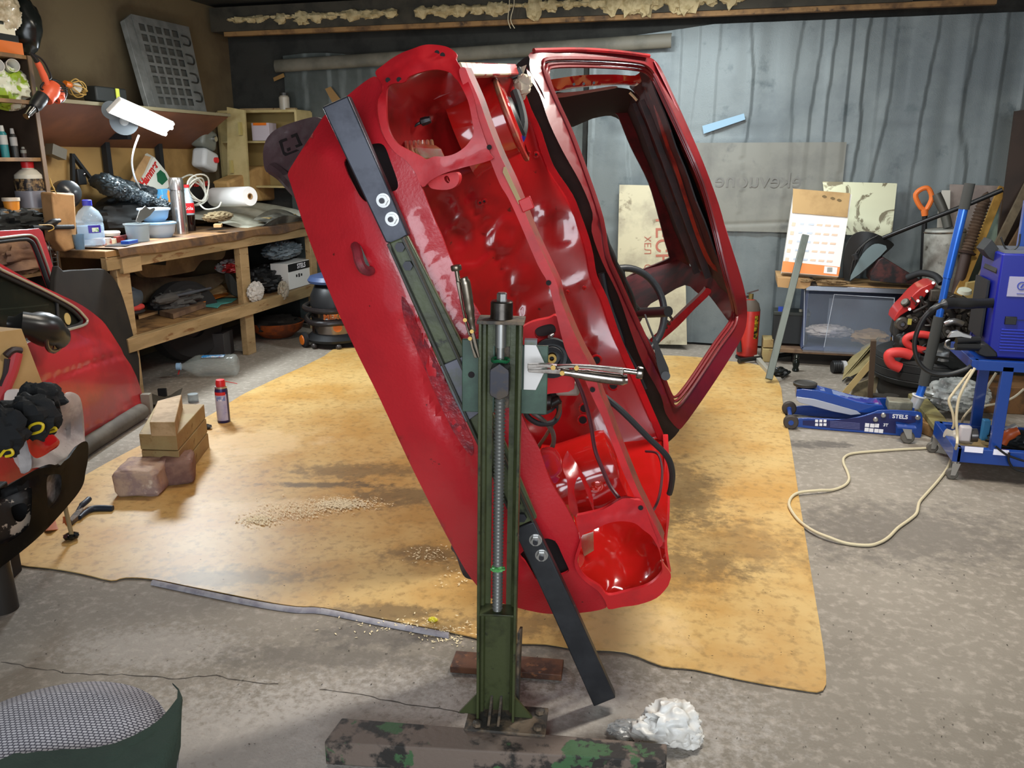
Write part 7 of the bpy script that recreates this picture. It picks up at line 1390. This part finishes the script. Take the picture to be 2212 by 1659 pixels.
cdt([(1781, 575), (1809, 578), (1807, 593), (1779, 590)], [], lambda x, y: car2(x, y)+n2*.003, n2*.001).build('barcode_label', paper, cw, sm=0)
for k in range(7): cdt([(1787+k*1.6, 578), (1787.8+k*1.6, 578), (1787.4+k*1.6, 588), (1786.6+k*1.6, 588)], [], lambda x, y: car2(x, y)+n2*.005, n2*.0005).build('barcode_line', txtk, cw, sm=0)
for r in range(5):
    for c in range(6):
        x = 1711-r*3.6+c*18; y = 480+r*19+c*1.2; w_ = 8 if c < 2 else 12
        cdt([(x, y), (x+w_, y+.8), (x+w_-1.6, y+(9 if c == 0 else 5)), (x-1.6, y+(8 if c == 0 else 4))], [], lambda x, y: car2(x, y)+n2*.0012, n2*.0006).build('print_block', M('print_pale_orange', 'e0bca4', .5) if c == 0 or c > 2 else M('print_pale_blue', 'bcc4d0', .5), cw, sm=0)
for k, (x, y) in enumerate(((1780, 425), (1798, 429), (1812, 433))): cdt(catmull([(x-5, y), (x, y-3), (x+6, y+1), (x+1, y+4)], 3), [], lambda x, y: car2(x, y)+n2*.009, n2*.0003).build('grease_mark', M('grease_brown', '6c5838', .8), cw, sm=0)
solo(cdt([(1777, 392), (1938, 396), (1926, 512), (1790, 505)], [], pl3(pb(1777, 392, 6.52), pb(1938, 396, 6.52), pb(1926, 512, 6.46)), (0, .006, 0)), 'metal_sheet', M('blotchy_sheet', 'd4d4b4', .22, m=.25, c2='7c745c', sc=5, lo=.5, hi=.54, dist=1.5), 'shiny pale sheet with brown blotches leaning behind the carton', 'metal sheet', sm=0)
# snow shovel and spade, suction shaft
ss = thing('snow_shovel', 'black snow shovel with grey edge lying on the low cabinet, its shaft rising right', 'snow shovel', pb(1870, 600, 6.15))
q = lambda x, y, Y=6.1: pb(x, y, Y)
pn_ = [(1822, 600), (1823, 560), (1828, 530), (1842, 508), (1862, 500), (1890, 504), (1915, 516), (1930, 526), (1926, 536), (1885, 570), (1838, 608)]
cdt(catmull(pn_, 2), [], lambda x, y: pb(x, y, 6.12-.05*math.sin((x-1820)/110*math.pi)), (0, .02, 0), 14).build('blade', M('shovel_black', '1c1e1e', .4), ss)
cdt(catmull([(1836, 606), (1848, 576), (1864, 548), (1878, 534), (1890, 527), (1905, 528), (1916, 538), (1880, 572)], 2), [], lambda x, y: pb(x, y, 6.03), (0, .008, 0)).build('inner_blade', M('shovel_grey', '6c7c7c', .3, m=.3), ss)
for k in range(3): G().tube([q(1836+k*8, 596-k*8, 6.05), q(1850+k*8, 545-k*8, 6.04), q(1880+k*8, 515-k*3, 6.05)], .006, 8, sm=4).build('blade_rib', M('shovel_black', ''), ss)
G().tube([q(1908, 514), q(2000, 477, 6.0), q(2100, 438, 5.95), q(2166, 410, 5.9)], .015, 14).build('shaft', M('shaft_black', '141516', .35), ss)
G().tube([q(1850, 560, 6.0), q(1846, 549, 6.0)], .02, 14).build('shaft_end', rubber, ss)
sp2 = thing('spade', 'upright spade with orange D handle and black shaft by the back wall', 'spade', pb(1993, 640, 6.3))
dh = catmull([(1980, 432), (1978, 420), (1986, 411), (1998, 406), (2006, 408), (2012, 420), (2012, 432), (2004, 448), (1998, 454), (1989, 448)], 2)
G().tube([pb(x, y, 6.3) for x, y in dh], .017, 10, closed=True).build('grip_handle', M('d_orange', 'd87030', .45), sp2)
G().cyl(pb(1997, 452, 6.3), pb(1998, 466, 6.3), .024, .021).build('grip_neck', M('d_orange', ''), sp2)
G().cyl(pb(1998, 464, 6.3), pb(1990, 640, 6.3), .017).build('shaft', M('shaft_black', ''), sp2)
G().box(Vector((pb(1988, 690, 6.3).x, 6.3, .12)), (.18, .012, .24)).build('blade', greasy, sp2); G().cyl(pb(1990, 638, 6.3), Vector((pb(1988, 690, 6.3).x, 6.3, .2)), .017).build('lower_shaft', M('shaft_black', ''), sp2)
# beam-like dark thing on the cabinet with red edge
solo(G().prism([pb(x, y, 6.0) for x, y in [(1898, 562), (1908, 556), (1935, 572), (1990, 606), (1980, 614), (1930, 612), (1880, 606), (1880, 590)]], Y3*.2), 'radiator_core', M('dark_radiator', '141213', .5, c2='4a2420', sc=14), 'dark radiator with reddish edge lying on the low cabinet', 'radiator', bevel=.003)
solo(G().blob(pb(1740, 606, 6.02), (.05, .03, .012), .5, 91).blob(pb(1800, 610, 6.0), (.10, .03, .016), .7, 92, ridge=True), 'twig_bundle', M('dry_twigs', '7c6444', .9), 'dry twigs and scraps lying before the carton', 'twigs')
solo(G().tube([pb(1960, 600, 5.95), pb(1990, 590, 5.9), pb(2020, 596, 5.85), pb(2034, 612, 5.8)], .022, 12, sm=4), 'radiator_hose', rubber, 'thick black hose arching behind the red valve cover', 'hose')
# muffler, strut, boards
mf = thing('muffler', 'big dusty grey exhaust silencer standing upright by the back wall', 'exhaust silencer', (1.34, 6.3, 0))
ma, mb2 = pb(2034, 640, 6.25), pb(2042, 494, 6.25)
mg2 = M('dusty_muffler', '7c7a72', .6, m=.3, c2='a0a098', sc=5, c3='4c4840', sc3=9, lo3=.58, hi3=.66)
aw = (mb2-ma); G().lathe([(0, -.5), (.10, -.5), (.125, -.47), (.128, 0), (.128, aw.length-.02), (.12, aw.length), (0, aw.length)], ma, aw, 30).build('muffler_can', mg2, mf)
G().lathe([(.126, -.006), (.134, 0), (.126, .006)], mb2-aw.normalized()*.02, aw, 30).build('rim', greasy, mf)
G().tube([pb(2048, 492, 6.25), pb(2040, 460, 6.27), pb(2022, 420, 6.3)], [.03, .03, .032], 16, sm=4).build('inlet_pipe', M('pipe_grey', '4c4c46', .5, m=.3), mf)
sd2 = thing('shock_absorber', 'rusty ribbed shock absorber leaning behind the jack handle', 'shock absorber', pb(2085, 620, 6.05))
sa, sb_ = pb(2088, 545, 6.05), pb(2131, 420, 6.1); L2 = (sb_-sa).length
prof = [(0, 0), (.03, 0)]
for k in range(17): prof += [(.042, .01+k*(L2-.03)/17), (.030, .01+(k+.5)*(L2-.03)/17)]
prof += [(.02, L2), (0, L2+.02)]
G().lathe(prof, sa, sb_-sa, 22).build('ribbed_boot', M('brown_boot', '5c4a3c', .6, c2='483a30', sc=9), sd2)
G().lathe([(.0, 0), (.055, 0), (.06, .01), (.03, .02), (0, .02)], sa-(sb_-sa).normalized()*.01, sb_-sa, 20).build('spring_plate', M('rusty_dark', '3c2c26', .6), sd2)
G().cyl(pb(2060, 660, 6.0), sa, .034).build('strut_tube', M('rusty_dark', ''), sd2)
solo(sheetpx(BY(6.5), [(2052, 398), (2170, 402), (2166, 700), (2040, 700)], Y3*.01), 'pale_board', M('mauve_panel', '8c8078', .6, c2='786c66', sc=4), 'greyish pink panel leaning on the foil behind the jack handle', 'panel')
solo(sheetpx(BY(6.48), [(2035, 411), (2053, 411), (2046, 700), (2014, 700), (2026, 460)], Y3*.01), 'chipped_board', M('chipped_white', 'c0bcb0', .6), 'narrow chipped white panel behind the silencer pipe', 'panel')
solo(sheetpx(BY(6.3), [(2120, 470), (2160, 430), (2150, 560), (2100, 640), (2072, 640)], Y3*.01), 'pale_green_panel', M('pale_green', '7c8c7c', .6), 'pale green sheet standing behind the yellowish lath', 'panel')
def plankp(a, b, w, y, name, mt, label, y2=None):
    A, B = pb(*a, y), pb(*b, y2 or y); return solo(G().beam(A, B, w, .022, Y3), name, mt, label, 'plank', bevel=.002)
plankp((2068, 640), (2165, 405), .05, 5.95, 'wooden_lath', M('yellow_lath', 'a8803c', .6, c2='8c682c', sc=6), 'yellowish wooden lath leaning behind the shock absorber', 6.35)
plankp((2100, 640), (2230, 380), .05, 5.85, 'plank', M('grey_plank', '6c604c', .7, c2='544a3a', sc=6), 'grey weathered plank leaning towards the right edge', 6.2)
plankp((2118, 660), (2250, 430), .07, 5.75, 'plank', M('brown_plank', '5c4630', .7, c2='44341f', sc=6), 'broad brown plank leaning lowest at the right edge', 6.1)
solo(sheetpx(BY(6.2), [(2193, 240), (2260, 230), (2260, 640), (2130, 640), (2150, 560), (2172, 400)], Y3*.03), 'dark_board', M('dark_brown_board', '33241a', .6, c2='281c14', sc=3), 'tall dark brown board standing at the right edge', 'board')
solo(sheetpx(BY(5.7), [(2090, 612), (2125, 606), (2118, 640), (2098, 650), (2084, 640)], Y3*.05), 'foam_piece', M('yellow_foam', '9a8450', .9), 'yellowish foam piece behind the engine top', 'foam')
# battery, fire extinguisher, steel bar
bt2 = thing('car_battery', 'dark car battery standing on timber offcuts left of the low cabinet', 'car battery', (.42, 6.25, .13))
G().box((.42, 6.25, .24), (.24, .17, .21)).build('battery_case', M('battery_black', '181b1c', .5), bt2, bevel=.004); G().box((.42, 6.25, .355), (.25, .18, .025)).build('lid', M('battery_lid', '2c302c', .5), bt2, bevel=.003)
G().box((.35, 6.2, .38), (.05, .05, .03)).build('terminal_cover', M('term_blue', '1c3c9c', .4), bt2); G().cyl((.48, 6.2, .365), (.48, 6.2, .385), .012).build('terminal', M('lead_grey', '8c8c80', .4), bt2)
solo(G().box((.28, 6.22, .05), (.09, .2, .095), rz(.02)), 'timber_offcut', woodx, 'lower timber offcut under the car battery', 'timber', bevel=.003)
solo(G().box((.27, 6.22, .135), (.07, .16, .06), rz(.05)), 'timber_offcut', woodx, 'small timber offcut standing beside the car battery', 'timber', bevel=.003)
pw0 = solo(G().box((.72, 6.22, .105), (.78, .3, .03)), 'support_board', M('grey_brown_wood', ''), 'dusty board under the low cabinet and battery', 'board', bevel=.003)
solo(G().box((.75, 6.25, .045), (.6, .2, .085)), 'dark_beam', M('dark_junk', ''), 'dark beam lying on the floor under the dusty board', 'beam')
fx = fl(1618, 765, .0); fx = Vector((.13, 6.22, 0))
fe_ = thing('fire_extinguisher', 'red fire extinguisher standing by the back wall right of the windscreen frame', 'fire extinguisher', fx)
G().lathe([(0, .02), (.066, .02), (.074, .03), (.074, .36), (.06, .41), (.035, .435), (.02, .44), (0, .44)], fx, UP, 36).build('cylinder', M('ext_red', 'a82820', .4, c2='8c2018', sc=6), fe_)
G().lathe([(.0, .35), (.0745, .36), (.061, .41), (.036, .436), (0, .436)], fx+UP*.001, UP, 36).build('dusty_shoulder', M('dusty_shoulder', '4c4238', .7), fe_)
dx_ = (EYE-fx); dx_.z = 0; dx_.normalize(); rx_ = UP.cross(dx_)
g = G().loft([[fx+(dx_*math.cos(a)+rx_*math.sin(a))*.0755+UP*h for a in [.55+.5*k/6 for k in range(7)]] for h in (.16, .25, .33)]); g.build('label', M('ext_label', '1c1a10', .4, c2='b89c28', sc=30), fe_)
G().cyl(fx+UP*.43, fx+UP*.48, .018).build('valve', M('brass_dull', '7c6c40', .4, m=.6), fe_); G().beam(fx+UP*.48-rx_*.03, fx+UP*.51+rx_*.05, .018, .008).build('lever', M('dark_lever', '3c2c28', .5), fe_)
G().tube([fx+UP*.46-rx_*.02, fx+UP*.44-rx_*.06+dx_*.03, fx+UP*.34-rx_*.075+dx_*.04, fx+UP*.2-rx_*.07+dx_*.05, fx+UP*.06-rx_*.05+dx_*.07], [.009, .011, .011, .014, .018], 10, sm=5).build('hose', M('ext_hose', '2c2420', .6), fe_)
G().lathe([(0, 0), (.08, 0), (.08, .015), (.06, .02), (0, .02)], fx, UP, 30).build('base_ring', black, fe_)
solo(G().beam(fl(1660, 826, .01)+UP*.02, pb(1740, 508, 5.92), .045, .03, Y3), 'steel_bar', M('grey_flat_bar', '5c625c', .45, m=.4, c2='4c504a', sc=8, stretch=(1, 1, .3)), 'long grey square steel bar leaning against the carton', 'steel bar', bevel=.003)
# floor junk
def floorpoly(pts, h, name, mt, label, cat, lift=0): return solo(G().prism([fl(x, y, lift) for x, y in pts], UP*h), name, mt, label, cat, bevel=.001)
floorpoly([(1625, 773), (1634, 770), (1662, 806), (1660, 812)], .03, 'metal_angle', M('pale_angle', '9c988c', .5), 'pale metal angle lying left of the foot of the steel bar', 'metal angle', .006)
solo(G().tube([fl(1596, 780, .03), fl(1625, 775, .03), fl(1670, 770, .03), fl(1710, 765, .04), fl(1760, 768, .03)], .016, 10, sm=4), 'black_strut', M('black_strut', '1a1a18', .5), 'long black bar lying on the floor in front of the extinguisher', 'bar')
solo(G().blob(fl(1683, 812, 0)+UP*.03, (.05, .04, .03), .4, 95).tube([fl(1690, 815, .02), fl(1700, 808, .02), fl(1706, 803, .03)], .01, 8), 'black_pump', M('black_pump', '141614', .3), 'small black part with a lever behind the steel bar foot', 'machine part')
fh = fl(1718, 802, 0); solo(G().lathe([(0, 0), (.02, 0), (.024, .01), (.018, .03), (.024, .05), (.02, .08), (.014, .09), (.02, .1), (.01, .12), (0, .12)], fh, UP, 18), 'dark_fitting', M('oily_dark', '1e221e', .2, m=.4), 'upright dark metal fitting standing on the floor before the cabinet', 'fitting')
jc = thing('lidded_jar', 'jar with a black ridged cap lying before the cardboard sheet', 'jar', fl(1808, 805, 0))
ja = (fl(1830, 800, .05)-fl(1795, 800, .05)).normalized(); j0 = fl(1795, 806, 0)+UP*.045
G().lathe([(0, 0)]+[(.044 if k % 2 else .040, .004+k*.006) for k in range(11)]+[(0, .07)], j0, ja, 26).build('cap', black, jc); G().lathe([(0, .07), (.042, .07), (.042, .095), (0, .095)], j0, ja, 24).build('jar_body', M('jar_white', 'b8b8b8', .3), jc)
solo(G().prism([fl(1826, 800, .02)+UP*.03, fl(1820, 822, .02), fl(1870, 815, .02)+UP*.06, fl(1905, 760, .1)+UP*.10, fl(1905, 750, .15)+UP*.10, fl(1850, 780, .05)+UP*.06], Vector((.0, .02, .01))), 'cardboard_sheet', M('pale_card', '8c8058', .8, c2='786c48', sc=5), 'dull crumpled cardboard sheet leaning on the tyre', 'cardboard')
solo(G().beam(fl(1817, 862, 0)+UP*.01, pb(1885, 780, 5.30), .035, .012, Y3), 'wooden_lath', M('pale_lath', 'a08c5c', .7), 'pale thin lath leaning diagonally behind the trolley jack', 'lath')
solo(G().beam(fl(1878, 876, 0), pb(1887, 735, 5.0), .028, .022, Y3), 'rusty_bar', M('rusty_bar_m', '4c3c2c', .7), 'upright rusty bar standing behind the trolley jack', 'bar')
solo(G().prism([fl(1838, 862, 0), fl(1890, 855, 0), fl(1895, 845, 0)+UP*.10, fl(1842, 855, 0)+UP*.07], FWD*.015), 'dirty_plank', M('dirty_plank', '6c6048', .8, c2='4c4430', sc=8), 'dirty plank piece behind the upright rusty bar', 'plank')
solo(G().tube([fl(1820, 823, .02), fl(1830, 815, .05), (fl(1842, 818, .05)), fl(1840, 828, .02), fl(1828, 830, .01)], .004, 6, sm=5), 'wire_scrap', black, 'curled black wire scrap at the cardboard sheet foot', 'wire')
for i, (px, lb) in enumerate(((1898, 'left of two dark round pots on the floor behind the jack'), (1922, 'right of two dark round pots on the floor behind the jack'))): solo(G().lathe([(0, 0), (.05, 0), (.055, .04), (.045, .07), (0, .075)], fl(px, 878, 0), UP, 22), 'round_pot', M('pot_dark', '2c2822', .7), lb, 'pot')
# ------------------------------------------------------------------ tyre and engine
ty0 = Vector((1.20, 5.46, 0))
tyre = M('tyre_black', '1e2020', .6, bump=.3, bs=40)
tyt = thing('tyre', 'black tyre lying flat with the engine and red hoses on it', 'tyre', ty0)
def tyreg(c, R, r, h, n=56):
    return G().lathe([(r, .03), (r+.03, .0), (R-.05, 0), (R-.01, .02), (R, .045), (R-.004, .05), (R, .055), (R, h/2-.004), (R-.005, h/2), (R, h/2+.004), (R, h-.055), (R-.004, h-.05), (R, h-.045), (R-.01, h-.02), (R-.05, h), (r+.03, h), (r, h-.03), (r+.012, h-.05), (R-.04, h*.7), (R-.04, h*.3), (r+.012, .05), (r, .03)], c, UP, n)
tyreg(ty0+UP*.10, .32, .18, .2).build('carcass', tyre, tyt)
solo(G().lathe([(0, 0), (.27, 0), (.28, .02), (.28, .08), (.27, .098), (0, .098)], ty0, UP, 36), 'wheel_rim', M('dark_rim', '26241f', .7), 'dark wheel lying on the floor underneath the tyre', 'wheel')
eg = thing('engine', 'grimy car engine with a red valve cover standing on the tyre', 'engine', ty0+UP*.2)
E_ = lambda x, y, Y=5.42: pb(x, y, Y)
al_ = M('grimy_alloy', '5c5850', .45, m=.6, c2='33302a', sc=14, c3='8c8878', sc3=20); dki = M('dark_iron', '1e1c1a', .6, c2='3a342c', sc=14)
RV = M('cover_red', 'b02420', .35, coat=.3)
G().prism([E_(x, y, 5.36) for x, y in [(1931, 694), (1934, 682), (1944, 668), (1960, 652), (1974, 636), (1990, 622), (2010, 612), (2023, 612), (2018, 622), (2004, 634), (1990, 652), (1976, 668), (1962, 672), (1946, 682), (1935, 694)]], Y3*.22).build('valve_cover', RV, eg, bevel=.01)
for x, y in ((2016, 611), (2002, 629), (1983, 650), (1965, 668)): G().cyl(E_(x, y, 5.37)-UP*.0, E_(x, y, 5.33), .008, n=12).build('cover_bolt', chrome, eg)
G().lathe([(0, 0), (.026, 0), (.026, .02), (.02, .026), (0, .026)], E_(1958, 656, 5.36), (-.6, -.5, .6), 18).build('oil_cap', al_, eg)
g = G(); random.seed(21)
g.prism([E_(x, y, 5.40) for x, y in [(1945, 690), (1980, 668), (2022, 625), (2060, 640), (2105, 655), (2100, 730), (2060, 770), (2000, 780), (1955, 760), (1935, 730)]], Y3*.25)
g.build('engine_block', dki, eg, bevel=.01)
g = G()
for k in range(46):
    x, y = random.uniform(1965, 2100), random.uniform(645, 755)
    if x < 2110-(y-620)*.2 and x+y > 2660-25: 
        s_ = random.uniform(.012, .035); g.box(E_(x, y, 5.36+random.random()*.04), (s_, .03, s_*random.uniform(.5, 1.6)), (X3, Y3, UP) if k % 2 else (Vector((.8, 0, .6)), Y3, Vector((-.6, 0, .8))))
g.build('castings', al_, eg, bevel=.003, kind='stuff')
g = G()
for k in range(20):
    x, y = random.uniform(1965, 2100), random.uniform(640, 750); p_ = E_(x, y, 5.34)
    g.tube([p_, p_+Vector((random.uniform(-.05, .05), -.01, random.uniform(-.06, .06))), p_+Vector((random.uniform(-.12, .12), 0, random.uniform(-.1, .1)))], random.choice((.004, .006, .009)), 8, sm=4)
g.build('pipes_and_wires', M('wire_dark', '2c2a28', .4), eg, kind='stuff')
for (x, y, r, m_) in ((1949, 700, .042, al_), (2046, 715, .045, al_), (1976, 690, .02, al_), (2064, 660, .025, al_)):
    c = E_(x, y, 5.35); G().lathe([(0, 0), (r*.4, 0), (r*.45, -.01), (r*.8, -.01), (r, 0), (r, .03), (0, .03)], c, Y3, 26).build('pulley', m_, eg)
    G().cyl(c, c-Y3*.018, r*.25).build('pulley_bolt', chrome, eg)
G().tube([E_(2042, 700, 5.33), E_(2060, 694, 5.32), E_(2078, 700, 5.33)], .02, 12, sm=3).build('intake_pipe', M('bright_alloy', 'a8a8a8', .25, m=.8), eg)
G().box(E_(2022, 638, 5.34), (.07, .05, .07)).build('carburettor', al_, eg, bevel=.006); G().lathe([(0, 0), (.04, 0), (.035, .02), (0, .025)], E_(2083, 632, 5.34), (0, -.3, 1), 20).build('pale_cap', M('pale_cap', 'b8bcac', .5), eg)
G().box(E_(1965, 695, 5.33), (.02, .01, .035)).build('yellow_tag', M('tag_yellow', 'b8b050', .5), eg)
for pts, r_ in (([(2010, 725), (1985, 722), (1962, 728), (1957, 738), (1970, 750), (2000, 758)], .022), ([(1968, 768), (1950, 762), (1930, 762), (1920, 768), (1925, 785), (1945, 795)], .030)):
    G().tube([E_(x, y, 5.26 if r_ < .03 else 5.2) for x, y in pts], r_, 14, sm=5).build('red_hose', M('silicone_red', 'd03c38', .5), eg)
G().cyl(E_(1962, 768, 5.2), E_(1985, 772, 5.2), .026).build('hose_end', black, eg)
G().blob(E_(1955, 745, 5.35), (.07, .06, .08), .2, 3).build('alternator', M('alt_black', '121212', .5), eg)
solo(G().blob(E_(2060, 770, 5.2), (.15, .1, .08), .25, 97, 30, 18), 'rubber_boot', M('boot_black', '1a1c1c', .4), 'black rubber heap on the tyre right of the red hoses', 'rubber part')
# pallet wood, film and dark tyres under the cart
solo(G().prism([fl(x, y, .10) for x, y in [(1962, 850), (1990, 845), (2040, 900), (2058, 925), (2030, 935), (2000, 895)]], -UP*.03), 'pallet_board', M('mossy_wood', '7c7448', .8, c2='5c5434', sc=8), 'old pallet board lying between the jack and the cart', 'board', bevel=.003)
solo(G().box(fl(2005, 935, 0)+UP*.035, (.22, .1, .065), rz(-1.0)), 'timber_offcut', woodd, 'brown timber piece under the old pallet board', 'timber', bevel=.003)
solo(G().box(fl(2190, 880, .0)+UP*.08, (.5, .3, .16), rz(.1)), 'rusty_box', M('rusty_boards', '6c4c2c', .8, c2='3c2c1c', sc=7), 'rusty brown box behind the cart at the right edge', 'box', bevel=.004)
solo(G().blob(fl(2062, 900, 0)+UP*.13, (.16, .13, .09), .4, 99, 56, 40, ridge=True, fr=2.2), 'film_bag', M('crinkled_clear', 'b8bcb8', .12, c2='8c908c', sc=20, al=.7, bump=1, bs=30), 'shiny crumpled clear film bag behind the cart', 'film bag')
t3 = thing('tyre', 'dark tyre standing in the shadow behind the blue cart', 'tyre', (1.95, 5.1, 0)); gg = tyreg(Vector((0, 0, 0)), .31, .19, .2)
gg.v = [Vector((1.95+v.x, 5.1+(v.z-.1), .31+v.y)) for v in gg.v]; gg.build('carcass', tyre, t3)
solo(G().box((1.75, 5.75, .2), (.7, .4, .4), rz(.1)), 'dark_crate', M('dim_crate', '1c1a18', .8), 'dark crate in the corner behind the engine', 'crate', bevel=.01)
# white board seen through the windscreen frame
lt = thing('leaning_board', 'tall whitish board with faint red stencil lettering leaning on the back wall', 'board', pb(1420, 745, 6.38))
lpn = pl3(pb(1338, 400, 6.5), pb(1480, 400, 6.5), pb(1440, 745, 6.36)); nl = dn(lpn)
cdt([(1338, 399), (1484, 402), (1480, 560), (1484, 745), (1330, 742)], [], lpn, -nl*.012).build('board_sheet', M('soiled_white_board', 'b4ac90', .6, c2='98907a', sc=3.5, c3='7c725c', sc3=9, lo3=.6, hi3=.68), lt, sm=0)
rdn = (lpn(1430, 600)-lpn(1430, 500)).normalized()
text('lettering', 'ТЕСН', .15, lpn(1430, 520)+nl*.002, rdn, nl.cross(rdn), M('faded_red', '9c5a48', .6), lt, bold=.002)
text('lettering', 'ХЕЛ', .07, lpn(1398, 530)+nl*.002, rdn, nl.cross(rdn), M('faded_red', ''), lt); text('lettering', 'САЕ', .07, lpn(1398, 590)+nl*.002, rdn, nl.cross(rdn), M('faded_red', ''), lt)
